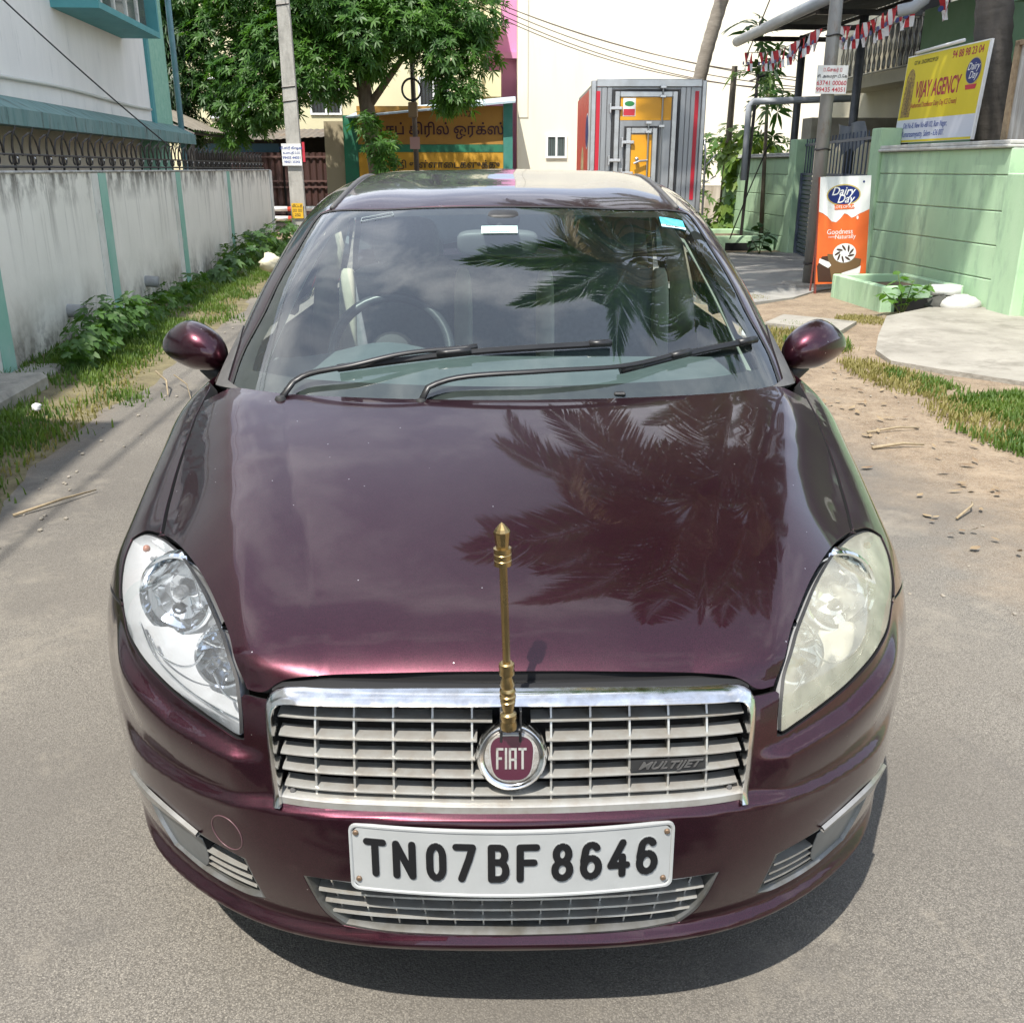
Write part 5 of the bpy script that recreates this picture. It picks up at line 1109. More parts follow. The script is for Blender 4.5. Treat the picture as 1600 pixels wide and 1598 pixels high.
# badge
bc = Vector((.0, 1.2985, .6145)); bn = Vector((0, -.965, .262)).normalized()
BM = Matrix.Translation(bc) @ bn.to_track_quat('Z', 'Y').to_matrix().to_4x4()
ux, uy = Vector((1, 0, 0)), Vector((0, .262, .965)).normalized()
badge = MB().lathe([(.048, -.05), (.0555, -.045), (.0565, -.012), (.0545, -.003), (.050, .0015), (.0455, .0005), (.0425, -.003)], M=BM, n=48).build('badge', CHROME, car, smooth=True, angle=40)
def squircle(a, b, e, n=40): 
    return [(a * math.copysign(abs(math.cos(q))**e, math.cos(q)), b * math.copysign(abs(math.sin(q))**e, math.sin(q))) for q in [2*math.pi*i/n for i in range(n)]]
def taper(P): return [(x * (1 + .10 * y / .036), y) for x, y in P]
mb = MB().prism(taper(squircle(.0345, .0375, .62)), bc - bn * .004, ux, uy, bn, .007); mb.build('badge_rim', SATIN, badge, root=car, smooth=True, angle=30)
mb = MB().prism(taper(squircle(.0325, .0355, .62)), bc - bn * .004, ux, uy, bn, .0085); mb.build('badge_field', mat('badge_red', (.075, .010, .030), .2, .3, coat=.8), badge, root=car, smooth=True, angle=30)
def stroke_letter(ch):   # narrow upright capitals of the badge
    t = .0036
    R = {'F': [(0, 0, t, 1), (0, 1, .0115, -t), (0, .56, .0092, -t)], 'I': [(0, 0, t, 1)], 'A': [(0, 0, t, 1), (.0087, 0, t, 1), (0, 1, .012, -t), (0, .5, .012, -t)], 'T': [(.0048, 0, t, 1), (0, 1, .0129, -t)]}[ch]
    return R
Hh = .034; xs0 = {'F': -.0245, 'I': -.0108, 'A': -.0047, 'T': .0102}
for ch, xo in xs0.items():
    mb = MB()
    for (x, zf, w, hh) in stroke_letter(ch):
        z0 = zf * Hh - Hh/2; h = hh * Hh if hh == 1 else hh
        lo, hi = min(z0, z0 + h), max(z0, z0 + h)
        k = .3 * x * 0
        mb.prism([(xo + x, lo), (xo + x + w, lo), (xo + x + w, hi), (xo + x, hi)], bc + bn * .0044, ux, uy, bn, .0016)
    mb.build('badge_letter', SATIN, badge, root=car)
# ---- brass flag rod ----
ba, bt = Vector((-.0045, 1.289, .671)), Vector((-.0145, 1.291, 1.012))
axis = (bt - ba).normalized(); RM = Matrix.Translation(ba) @ axis.to_track_quat('Z', 'Y').to_matrix().to_4x4()
LZ = (bt - ba).length
def yz(y): return (1137 - y) / 322 * LZ
rod = MB().lathe([(.0060, yz(1040)), (.0060, yz(874))], M=RM, n=8).build('flag_rod', BRASS, car, angle=30, smooth=True)
MB().lathe([(r * .92, yz(y)) for r, y in ((.010, 1137), (.0135, 1134), (.0142, 1127), (.0125, 1122), (.0125, 1119), (.0142, 1116), (.0135, 1110), (.010, 1108), (.0088, 1106), (.0125, 1091), (.0128, 1089), (.0105, 1087), (.0136, 1084), (.0136, 1080), (.0115, 1078), (.0136, 1074), (.0128, 1070), (.0105, 1067), (.0122, 1062), (.0090, 1050), (.0088, 1047), (.0126, 1045), (.0132, 1041), (.0120, 1037), (.0132, 1033), (.0126, 1028), (.0095, 1026))], M=RM, n=28).build('rod_base', BRASS, rod, root=car, smooth=True, angle=35)
MB().lathe([(r * .94, yz(y)) for r, y in ((.0095, 878), (.0138, 876), (.0138, 869), (.0128, 868), (.0138, 867), (.0138, 860), (.0128, 859), (.0138, 858), (.0138, 851), (.0100, 850))], M=RM, n=28).build('rod_collar', BRASS, rod, root=car, smooth=True, angle=35)
MB().lathe([(r * .94, yz(y)) for r, y in ((.0098, 850), (.0128, 829), (.0128, 827), (.0100, 823), (.0045, 817), (.0004, 814))], M=RM, n=10).build('rod_finial', BRASS, rod, root=car)
mb = MB(); mb.bbox((-.0185, 1.290, .664), (.0145, 1.335, .671), .002); mb.bbox((-.0185, 1.300, .640), (-.0145, 1.335, .697), .001); mb.bbox((.0115, 1.300, .640), (.0155, 1.335, .697), .001)
mb.build('rod_bracket', BLACK, rod, root=car)
# ---- number plate ----
PZC = .446
PX = np.linspace(-.27, .27, 28); PY0 = FRONT.face(PX, np.full(28, .44))[:, 1]
PY0 = 1.2535 + (PX / .26)**2 * .024
def plate_y(x): return float(np.interp(x, PX, PY0))
def plate_pt(x, z, off): return (x, plate_y(x) - off + (z - PZC) * .05, z)
WHITE = mat('plate_white', (.41, .42, .415), .3, .0, c2=(.36, .37, .365), scale=9, c3=(.5, .46, .4), s3=30, lo3=.66, hi3=.8)
def plate_sheet(w, h, r, off, th, zc=PZC):
    pl = []
    for cx_, cz, a0 in ((w-r, h-r, 0), (-w+r, h-r, 90), (-w+r, -h+r, 180), (w-r, -h+r, 270)):
        for k in range(6): q = math.radians(a0 + 18*k); pl.append((cx_ + r*math.cos(q), cz + r*math.sin(q)))
    return pl
mb = MB()
def rr(w, h, r): return plate_sheet(w, h, r, 0, 0)
def ringpts(poly, n=26):
    out = []
    for a, b in zip(poly, poly[1:] + poly[:1]):
        k = max(1, int(math.hypot(b[0]-a[0], b[1]-a[1]) / .02)); out += [(a[0] + (b[0]-a[0])*i/k, a[1] + (b[1]-a[1])*i/k) for i in range(k)]
    return out
def warp_prism(mb, poly, o1, o0, zc=PZC):
    P = ringpts(poly); n = len(P); top = [plate_pt(x, zc + z, o1) for x, z in P]; bot = [plate_pt(x, zc + z, o0) for x, z in P]
    mb.add(top + bot, [(i, (i+1) % n, n + (i+1) % n, n + i) for i in range(n)])
def warp_face(mb, w, h, off, zc=PZC, n=26):
    xs = np.linspace(-w, w, n); mb.grid([[plate_pt(x, zc - h, off) for x in xs], [plate_pt(x, zc + h, off) for x in xs]])
PW, PH = .2585, .0605
def strip_face(mb, outer, inner, off0, off1, zc=PZC):
    P, Q = ringpts(outer), None; n = len(P)
    Q = [(x * inner[0], z * inner[1]) for x, z in P]
    mb.add([plate_pt(x, zc+z, off0) for x, z in P] + [plate_pt(x, zc+z, off1) for x, z in Q], [(i, (i+1) % n, n+(i+1) % n, n+i) for i in range(n)])
outer = rr(PW, PH, .012)
warp_prism(mb, outer, .003, -.004)
strip_face(mb, outer, (.988, .95), .003, .003)
strip_face(mb, [(x*.988, z*.95) for x, z in outer], (.992, .965), .003, .0012)
P = ringpts([(x*.988*.992, z*.95*.965) for x, z in outer])
# field: columns between the lower and upper rim
xs = np.linspace(-PW*.979, PW*.979, 60)
def zlim(x):
    r = .011; w = PW*.980; ax_ = abs(x); t = max(0, ax_ - (w - r)); return PH*.917 - (r - math.sqrt(max(r*r - t*t, 0)))
mb.grid([[plate_pt(x, PZC - zlim(x), .0012) for x in xs], [plate_pt(x, PZC + zlim(x), .0012) for x in xs]])
plate = mb.build('number_plate', WHITE, car)
PBLK = mat('plate_black', (.012, .012, .013), .3)
# embossed characters drawn as round-ended strokes in a unit box (x across, y up)
def arc(cx, cy, rx, ry, a0, a1, n=14): return [(cx + rx*math.cos(math.radians(a0 + (a1-a0)*i/n)), cy + ry*math.sin(math.radians(a0 + (a1-a0)*i/n))) for i in range(n + 1)]
GLYPH = {'T': [[(0, 1), (1, 1)], [(.5, 1), (.5, 0)]], 'N': [[(0, 0), (0, 1), (1, 0), (1, 1)]],
 '0': [arc(.5, .68, .5, .32, 0, 180) + arc(.5, .32, .5, .32, 180, 360) + [(1, .68)]], '7': [[(0, 1), (1, 1), (.78, .62), (.32, 0)]],
 'B': [[(0, 0), (0, 1), (.55, 1)] + arc(.55, .77, .38, .23, 90, -90) + [(0, .54)], [(.55, .54)] + arc(.55, .27, .45, .27, 90, -90) + [(0, 0)]],
 'F': [[(0, 0), (0, 1), (1, 1)], [(0, .52), (.85, .52)]],
 '8': [arc(.5, .76, .42, .24, -90, 270, 22), arc(.5, .26, .5, .26, -90, 270, 22)],
 '6': [[(.86, .90)] + arc(.52, .78, .40, .22, 55, 160, 8) + [(.02, .5)] + arc(.5, .29, .49, .29, 160, 520, 26)],
 '4': [[(.72, 1), (0, .28), (1, .28)], [(.72, .55), (.72, 0)]]}
def char_mesh(ch, w, h, r=.0058):
    W_, H_ = w - 2*r, h - 2*r; vs, fs = [], []; lay = [0.]
    def addp(poly):
        k = len(vs); n = len(poly); z1 = .0009 + lay[0]; lay[0] += .000012
        vs.extend([(x, y, z1) for x, y in poly] + [(x, y, -.0014) for x, y in poly]); fs.append(tuple(range(k, k+n))); fs.extend((k+i, k+n+i, k+n+(i+1) % n, k+(i+1) % n) for i in range(n))
    for st in GLYPH[ch]:
        P = [((x - .5) * W_, (y - .5) * H_) for x, y in st]
        for a, b in zip(P[:-1], P[1:]):
            d = math.hypot(b[0]-a[0], b[1]-a[1])
            if d < 1e-6: continue
            nx, ny = -(b[1]-a[1])/d*r, (b[0]-a[0])/d*r
            addp([(a[0]-nx, a[1]-ny), (b[0]-nx, b[1]-ny), (b[0]+nx, b[1]+ny), (a[0]+nx, a[1]+ny)])
        for p in (P if len(P) < 6 else [P[0], P[-1]] + P[1:-1:2]): addp([(p[0] + r*math.cos(q), p[1] + r*math.sin(q)) for q in [2*math.pi*i/12 for i in range(12)]])
    return vs, fs
CH = [('T', 585, 37), ('N', 630, 37), ('0', 679, 32), ('7', 722, 37), ('B', 774, 34), ('F', 819, 37), ('8', 871, 35), ('6', 915, 36), ('4', 958, 37), ('6', 1002, 36)]
for ch, px, wpx in CH:
    x = (px - 794.5) / 499 * .517; w = wpx / 499 * .517; zc = PZC + .003
    vs, fs = char_mesh(ch, w * .97, .070); ov, of = char_mesh(ch, w * .97 + .0036, .0736, .0076)
    mb = MB().add([plate_pt(x + a, zc + b, .0012 + c * .45) for a, b, c in ov], of); mb.build('embossed_edge', WHITE, plate, root=car)
    mb = MB().add([plate_pt(x + a, zc + b, .0024 + c) for a, b, c in vs], fs); mb.build('plate_character', PBLK, plate, root=car)
for x, z in ((-.247, .046), (-.245, -.040), (.246, .044), (.243, -.043)):
    c = Vector(plate_pt(x, PZC + z, .001)); MB().lathe([(.0048, 0), (.0048, .0025), (.003, .004)], M=Matrix.Translation(c) @ Vector((0, -1, .05)).to_track_quat('Z', 'Y').to_matrix().to_4x4(), n=12).build('screw', mat('rusty_screw', (.22, .15, .10), .5, .6), plate, root=car, smooth=True, angle=40)
# ---- lower grille ----
def lowg_edges(z):   # half width of the opening at height z
    P = LOWG[3:]; zs = [p[2] for p in P]; return float(np.interp(-z, [-a for a in zs], [p[0] for p in P]))
mb = MB(); lo3 = smooth_loop(LOWG, .02, False, 30); lo_full = np.vstack([lo3, (lo3 * np.array([-1, 1, 1]))[::-1][1:-1]])
R0 = lo_full + np.array([0, .001, 0]); cen = np.array([0, 1.3, .325])
def toward(P, k, dy): 
    q = P.copy(); q[:, 0] -= np.sign(q[:, 0]) * np.minimum(np.abs(q[:, 0]), k); q[:, 2] += np.where(q[:, 2] < .32, k * .8, -k * .3); q[:, 1] += dy; return q
rows = [R0, toward(R0, .006, -.002), toward(R0, .014, .012), toward(R0, .017, .035)]
rows = [np.vstack([r, r[:1]]) for r in rows]
lowg = mb.grid([[tuple(p) for p in r] for r in rows]).build('lower_grille', SATIN_DK, car, smooth=True, angle=40)
mb = MB(); xs = np.linspace(-.35, .35, 15); y = gline(xs, .33)
mb.grid([[(x, yy + .06, .24) for x, yy in zip(xs, y)], [(x, yy + .07, .40) for x, yy in zip(xs, y)]]); mb.build('grille_back', VOID, lowg, root=car)
for z in (.352, .326, .300):
    e = lowg_edges(z) - .012; xs = np.linspace(-e, e, 36); y = FRONT.face(xs, np.full(36, z))[:, 1] + .008
    MB().grid([[(x, yy + dy, z + q) for x, yy in zip(xs, y)] for dy, q in ((.02, .004), (0, .0012), (-.001, -.002), (.001, -.0035), (.02, -.003))]).build('grille_slat', SATIN, lowg, root=car, smooth=True, angle=40)
for k in range(-6, 7):
    x = k * .0485; z0, z1 = .268 + max(0, abs(x) - .25) * .35, .385; mb = MB()
    xt, xb = x * 1.04, x * .97; y0, y1 = fr_y(xb, .28) + .016, fr_y(xt, .37) + .016
    mb.add([(xb-.0013, y0, z0), (xb+.0013, y0, z0), (xt+.0013, y1, z1), (xt-.0013, y1, z1), (xb-.0013, y0+.02, z0), (xb+.0013, y0+.02, z0), (xt+.0013, y1+.02, z1), (xt-.0013, y1+.02, z1)], [(0,1,2,3), (1,5,6,2), (4,0,3,7)])
    mb.build('grille_bar', SATIN, lowg, root=car)
# ---- fog lamp recesses ----
for sg in (1, -1):
    fg = np.array(FOG) * np.array([sg, 1, 1])
    lp = smooth_loop(fg, .012, True, 50); nv = FRONT.normal(lp); cen = lp.mean(0)
    def ringin(k, d):
        v = cen - lp; v /= np.linalg.norm(v, axis=1)[:, None]; q = lp + v * k - nv * d; return np.vstack([q, q[:1]])
    bez = MB().grid([[tuple(p) for p in r] for r in (ringin(-.0005, .0), ringin(.004, -.0015), ringin(.008, .006), ringin(.010, .03))]).build('fog_lamp_bezel', SATIN_DK, car, smooth=True, angle=40)
    mb = MB(); q = ringin(.008, .032)[:-1]; mb.add([tuple(p) for p in q], [tuple(range(len(q)))]); mb.build('bezel_back', VOID, bez, root=car)
    # slats towards the middle
    A = np.array([.470, .0, .362]); B_ = np.array([.44, 0, .292])
    for k, t in enumerate((.2, .45, .70, .95)):
        xi = (.456 - .024*t); zi = .366 - .082 * t; xo = .60 - .03 * t; zo = .352 - .075*t + .006
        xs = np.linspace(xi, xo, 10); zs = np.linspace(zi, zo, 10); Y = FRONT.face(xs * sg, zs)[:, 1] + .010
        w_ = .0016 if k < 3 else .006
        MB().grid([[(x*sg, yy + dy, z + q_) for x, yy, z in zip(xs, Y, zs)] for dy, q_ in ((.022, w_ + .002), (0, w_), (-.001, -w_), (.022, -w_ - .001))]).build('fog_slat', SATIN if k < 3 else SATIN_DK, bez, root=car, smooth=True, angle=40)
    # teardrop blank filling the outer end
    td = [(.545, .372), (.585, .378), (.625, .378), (.675, .368), (.735, .343), (.700, .325), (.662, .298), (.628, .276), (.590, .272), (.560, .283), (.543, .312), (.540, .345)]
    td3 = [tuple(FRONT.face(np.array([x * sg]), np.array([z]))[0]) for x, z in td]
    pv = panel(FRONT, td3, AXF, step=.012, gap=.0, depth=.03, off=-.006)
    panel_obj('fog_lamp_blank', pv, mat('grey_blank', (.20, .215, .22), .3, .35, c2=(.15, .16, .165), scale=12), bez, car)
    # silver blade along the upper edge
    bl = np.array([(x * sg, y, z) for x, y, z in FOG[:4]]); bs = smooth_loop(bl, .015, False, 60); nb = FRONT.normal(bs)
    rows = []
    for i, p in enumerate(bs):
        t = i / (len(bs) - 1); wv = .006 + .010 * math.sin(math.pi * min(1, t * 1.15)) if t < .9 else .006
        rows.append([tuple(p + nb[i] * .0015 + np.array([0, 0, .003])), tuple(p + nb[i] * .008), tuple(p + nb[i] * .007 - np.array([0, 0, wv])), tuple(p - nb[i] * .008 - np.array([0, 0, wv]))])
    MB().grid(rows).build('fog_blade', mat('silver_blade', (.40, .39, .37), .35, .6, c2=(.28, .27, .25), scale=14), bez, root=car, smooth=True, angle=40)
# tow eye cover: fine ring on the bumper
cc = FRONT.face(np.array([-.475]), np.array([.435]))[0]; n0 = FRONT.normal(cc[None])[0]
u0 = np.cross(n0, [0, 0, 1]); u0 /= np.linalg.norm(u0); v0 = np.cross(u0, n0)
ringp = [FRONT.snap(cc + u0 * .034 * math.cos(q) + v0 * .034 * math.sin(q))[0] + n0 * .0002 for q in np.linspace(0, 2*math.pi, 41)]
MB().tube(ringp, .0011, 5, False).build('tow_cover', mat('paint_edge', (.15, .08, .09), .4, .2), car, smooth=True)
# ---- headlamps ----
def headlamp(sg, lens_m):
    hl = [(p[0] * sg, p[1], p[2]) for p in HL]; ax = (sg * .55, -.75, .4)
    P, F_, N, NS = panel(FRONT, hl, ax, step=.014, gap=.004, depth=0, off=-.001)
    lp = inset(chart(FRONT, smooth_loop(hl, .012), ax), .004 / 1.6); E = FRONT.at(unchart(lp, ax)); EN = FRONT.normal(E)
    cen = E.mean(0); nin = EN.mean(0); nin /= np.linalg.norm(nin)
    def rg(k, d):
        v = cen - E; q = E + v * k - nin * d; return q
    rings = [E - EN * .001, E - EN * .012, rg(.06, .03), rg(.12, .045), rg(.40, .085), rg(.8, .11)]
    mb = MB().grid([[tuple(p) for p in np.vstack([r, r[:1]])] for r in rings]); q = rings[-1]; mb.add([tuple(p) for p in q], [tuple(range(len(q)))])
    house = mb.build('headlamp', LAMPIN, car, smooth=True, angle=35)
    # seal round the glass
    mb = MB().grid([[tuple(p) for p in np.vstack([r, r[:1]])] for r in (FRONT.at(unchart(inset(lp, -.0030/1.6), ax)) - EN * .003, E + EN * .0003)]); mb.build('lamp_seal', RUBBER, house, root=car, smooth=True)
    # reflectors: main and dipped bowls, aimed forward
    for (x, y, z, r, nm) in ((.637, 1.70, .714, .067, 'main'), (.498, 1.50, .685, .046, 'dip')):
        aim = Vector((sg * .10, -1, .16)).normalized(); M = Matrix.Translation(Vector((x * sg, y, z)) ) @ aim.to_track_quat('Z', 'Y').to_matrix().to_4x4()
        prof = [(r * .16, -.050), (r * .45, -.044), (r * .72, -.030), (r * .90, -.014), (r * .985, 0), (r * 1.05, .003), (r * 1.10, -.004), (r * 1.12, -.03)]
        vs = []; n = 36; m = len(prof)
        for i, (rr_, zz) in enumerate(prof):
            for k in range(n):
                q = 2*math.pi*k/n; f = 1 + (.035 if (k // 3) % 2 and i in (1, 2, 3) else 0); vs.append(M @ Vector((rr_*f*math.cos(q), rr_*f*math.sin(q)*1.12, zz)))
        MB().add(vs, [(i*n+k, i*n+(k+1) % n, (i+1)*n+(k+1) % n, (i+1)*n+k) for i in range(m-1) for k in range(n)] + [tuple(range(n))]).build('reflector', REFL, house, root=car, smooth=True, angle=14)
        MB().lathe([(.004, -.055), (.013, -.045), (.0145, -.020), (.011, -.012), (.003, -.009)], M=M, n=16).build('bulb_shield', BULB, house, root=car, smooth=True, angle=40)
        if nm == 'main':
            M2 = M @ Matrix.Translation((.012 * sg, -.036, -.034)); MB().lathe([(.011, -.01), (.011, .002), (.0075, .003), (.0075, -.004), (.001, -.0045)], M=M2, n=16).build('bulb_socket', mat('dark_socket', (.06, .065, .07), .3, .5), house, root=car, smooth=True, angle=40)
    # moulded contours of the housing
    for cv in HLC:
        q = smooth_loop([(p[0] * sg, p[1], p[2]) for p in cv], .01, False, 80); nq = FRONT.normal(FRONT.snap(q)); q = q - nq * .020
        MB().tube([tuple(p) for p in q], .0022, 6).build('housing_rib', REFL, house, root=car, smooth=True)
    for cv in HLP[:1]:
        q = smooth_loop([(p[0] * sg, p[1], p[2]) for p in cv], .01, True, 80); nq = FRONT.normal(FRONT.snap(q)); q = q - nq * .024
        c0 = q.mean(0) - nq.mean(0) * .006; k = len(q)
        MB().add([tuple(p) for p in q] + [tuple(q.mean(0) * .0 + (p * .4 + c0 * .6)) for p in q] + [tuple(c0)], [(i, (i+1) % k, k + (i+1) % k, k + i) for i in range(k)] + [(k + i, k + (i+1) % k, 2*k) for i in range(k)]).build('lamp_cowl', mat('cowl_silver', (.55, .60, .64), .22, .85), house, root=car, smooth=True)
    # turn lamp bulb and chrome eyebrow
    mb = MB(); mb.ball((.752 * sg, 1.885, .738), .008, 10, 6); mb.build('turn_bulb', mat('amber_bulb', (.45, .17, .10), .3), house, root=car, smooth=True)
    ln = panel_obj('lamp_lens', (P, F_, N, NS), lens_m, house, car)
    return house
h1 = headlamp(1, LENSY); h1['label'] = 'hazed yellowed headlamp'
h2 = headlamp(-1, LENS); h2['label'] = 'clear bright headlamp'
# ---- glasshouse ----
AXC = (0, -.55, .8)
ws_half = WBASE + WSIDE + WTOP
car_panel('windscreen', CABIN, sym(ws_half), AXC, WGLASS, step=.022, gap=.003, depth=0, off=-.002)
# black band printed round the glass (inside face)
wl = smooth_loop(sym(ws_half), .02); q = chart(CABIN, wl, AXC)
def band(g0, g1, off):
    a = CABIN.at(unchart(inset(q, g0), AXC)); b = CABIN.at(unchart(inset(q, g1), AXC)); na, nb = CABIN.normal(a), CABIN.normal(b)
    A, B = a + na * off, b + nb * off; return [[tuple(p) for p in np.vstack([A, A[:1]])], [tuple(p) for p in np.vstack([B, B[:1]])]]
MB().grid(band(.002, .024, -.006)).build('windscreen_band', BLACK, car)
MB().grid(band(-.004, .0035, -.0005)).build('windscreen_seal', RUBBER, car)
# cowl panel under the wipers
xs = np.linspace(-.66, .66, 31); 
yb = np.array([float(np.interp(abs(x), [p[0] for p in WBASE] + [.70], [p[1] for p in WBASE] + [2.42])) for x in xs])
zc_ = np.array([float(np.interp(abs(x), [0, .43, .66, .75], [.955, .958, .965, .962])) for x in xs])
MB().grid([[(x, y - .09, z - .03) for x, y, z in zip(xs, yb, zc_)], [(x, y - .02, z - .012) for x, y, z in zip(xs, yb, zc_)], [(x, y + .05, z - .002) for x, y, z in zip(xs, yb, zc_)]]).build('scuttle_panel', BLACK, car, smooth=True)
for sg in (1, -1):   # triangular end pieces at the pillar foot
    tri = [(.672*sg, 2.345, .972), (.757*sg, 2.46, .962), (.752*sg, 2.60, 1.03), (.735*sg, 2.68, 1.085), (.705*sg, 2.60, 1.05), (.704*sg, 2.45, .977)]
    pts = CABIN.snap(tri); car_panel('scuttle_end', CABIN, [tuple(p) for p in pts], (sg*.5, -.6, .5), GREYPL, step=.02, gap=.0, depth=.02, off=.004)
# roof skin with pillars
strip = STRIP
roof_half = [WTOP[1], WTOP[0], WSIDE[-1], strip[0]] + strip[1:] + [(.51, 4.1, 1.462), (.50, 4.5, 1.43), (.47, 4.85, 1.345), (.40, 4.98, 1.315), (0, 5.02, 1.33)]
car_panel('roof', CABIN, sym(roof_half), (0, -.05, 1), step=.03, gap=.003, depth=.015)
for sg in (1, -1):
    f = lambda l: [(p[0]*sg, p[1], p[2]) for p in l]
    side = strip + [(.51, 4.1, 1.462), (.50, 4.5, 1.43), (.47, 4.85, 1.345), (.58, 5.02, 1.18), (.66, 5.15, 1.0), (.74, 5.0, .96), (.70, 4.72, 1.12), (.66, 4.55, 1.30), (.635, 4.2, 1.385), (.625, 3.7, 1.395), (.64, 3.35, 1.345), (.69, 3.05, 1.22), (.745, 2.83, 1.08), (.785, 2.68, .965), (.755, 2.52, .955)] + WSIDE[:7]
    side = [tuple(p) for p in CABIN.snap(side)]
    car_panel('roof_rail', CABIN, f(side), (sg*.8, -.25, .5), step=.018, gap=.002, depth=.03)
    st = smooth_loop(f(strip + [(.51, 4.1, 1.462), (.50, 4.5, 1.43), (.47, 4.85, 1.345)]), .05, False, 60); st = CABIN.snap(st); ns_ = CABIN.normal(st)
    MB().tube([tuple(p + n_ * .0005) for p, n_ in zip(st, ns_)], .0085, 6, True).build('roof_strip', GREYPL, car, smooth=True)
    # side glass: front door, rear door
    g1 = [(.79, 2.80, .955), (.745, 2.87, 1.08), (.69, 3.09, 1.215), (.645, 3.38, 1.335), (.63, 3.68, 1.375), (.70, 3.72, 1.22), (.78, 3.74, .955)]
    g2 = [(.78, 3.82, .955), (.70, 3.81, 1.22), (.63, 3.79, 1.38), (.64, 4.2, 1.37), (.66, 4.52, 1.285), (.70, 4.66, 1.12), (.76, 4.82, .965)]
    for g in (g1, g2):
        car_panel('side_window', CABIN, f([tuple(p) for p in CABIN.snap(g)]), (sg, 0, .3), SGLASS, step=.04, gap=.0, depth=0, off=-.004)
    bp = [(.785, 3.74, .955), (.70, 3.72, 1.22), (.63, 3.685, 1.385), (.63, 3.785, 1.385), (.70, 3.81, 1.22), (.785, 3.82, .955)]
    car_panel('door_pillar', CABIN, f([tuple(p) for p in CABIN.snap(bp)]), (sg, 0, .3), BLACK, step=.04, gap=.0, depth=.03, off=-.001)
rw = [(0, 5.04, 1.32), (.38, 5.0, 1.305), (.45, 4.96, 1.27), (.55, 5.1, 1.10), (.58, 5.18, 1.02), (0, 5.36, 1.05)]
car_panel('rear_window', CABIN, sym([tuple(p) for p in CABIN.snap(rw)]), (0, .5, .8), SGLASS, step=.04, gap=.0, depth=0)
# ---- body sides, doors, tail ----
prof = [(.80, .17), (.845, .22), (.862, .32), (.872, .45), (.874, .58), (.868, .70), (.858, .81), (.842, .885), (.815, .935), (.785, .955)]
def side_w(y): return float(np.interp(y, [2.62, 3.2, 4.4, 5.1, 5.5, 5.75], [0, .006, .004, -.02, -.065, -.14]))
def side_panel(y0, y1, name, archc=None):
    ys = np.linspace(y0, y1, 14)
    for sg in (1, -1):
        rows = []
        for x, z in prof:
            row = []
            for y in ys:
                zz = z
                if archc is not None:
                    dy = abs(y - archc); lim = .31 + math.sqrt(max(.35**2 - dy**2, 0)) if dy < .35 else 0
                    zz = max(z, min(lim, .70))
                row.append(((x + side_w(y)) * sg, y, zz))
            rows.append(row)
        mb = MB().grid(rows)
        rim = [r[0] for r in rows] + [r[-1] for r in rows]
        for j in (0, -1):
            mb.grid([[r[j] for r in rows], [(r[j][0] - .02 * sg, r[j][1], r[j][2]) for r in rows]])
        d = mb.build(name, PAINT, car, smooth=True, angle=40)
        if 'door' in name:
            hm = MB(); yh = y1 - .16; hm.tube([((.862 + side_w(yh)) * sg, yh - .1, .84), ((.885 + side_w(yh)) * sg, yh - .08, .845), ((.885 + side_w(yh)) * sg, yh + .06, .845), ((.862 + side_w(yh)) * sg, yh + .08, .84)], .011, 8); hm.build('door_handle', PAINT, d, root=car, smooth=True)
side_panel(2.626, 3.775, 'front_door'); side_panel(3.781, 4.64, 'rear_door'); side_panel(4.646, 5.74, 'rear_wing', 4.793)
mb = MB(); xs = np.linspace(-.66, .66, 13)
mb.grid([[(x, 5.34 - .10 * (x/.6)**2, 1.045 - .03*(x/.66)**2) for x in xs], [(x, 5.55 - .06*(x/.66)**2, 1.055 - .05 * (x/.66)**2) for x in xs], [(x, 5.74 - .10 * (x/.66)**2, 1.035 - .05 * (x/.66)**2) for x in xs], [(x, 5.78 - .12*(x/.66)**2, .95) for x in xs], [(x, 5.80 - .13 * (x/.66)**2, .70) for x in xs]])
mb.build('boot_lid', PAINT, car, smooth=True, angle=40)
mb = MB(); xs = np.linspace(-.80, .80, 17)
mb.grid([[(x, 5.80 - .20 * (x/.8)**4 - .03, .70) for x in xs], [(x, 5.86 - .2 * (x/.8)**4, .60) for x in xs], [(x, 5.86 - .2 * (x/.8)**4, .40) for x in xs], [(x, 5.80 - .2 * (x/.8)**4, .22) for x in xs]]); mb.build('rear_bumper', PAINT, car, smooth=True, angle=50)
for sg in (1, -1):
    mb = MB(); mb.grid([[(.785*sg, y, .955), (.70*sg, y, .955)] for y in np.linspace(4.9, 5.4, 5)]); mb.grid([[(.70 * sg, y, .96), (.60 * sg, y + .05, 1.0)] for y in np.linspace(5.0, 5.7, 5)]); mb.build('rear_deck', PAINT, car, smooth=True)
    mb = MB(); mb.bbox((min(.66*sg, .74*sg), 5.55, .72), (max(.66*sg, .74*sg), 5.76, .94), .02); mb.build('tail_lamp', mat('tail_red', (.35, .02, .02), .15, coat=.5), car)
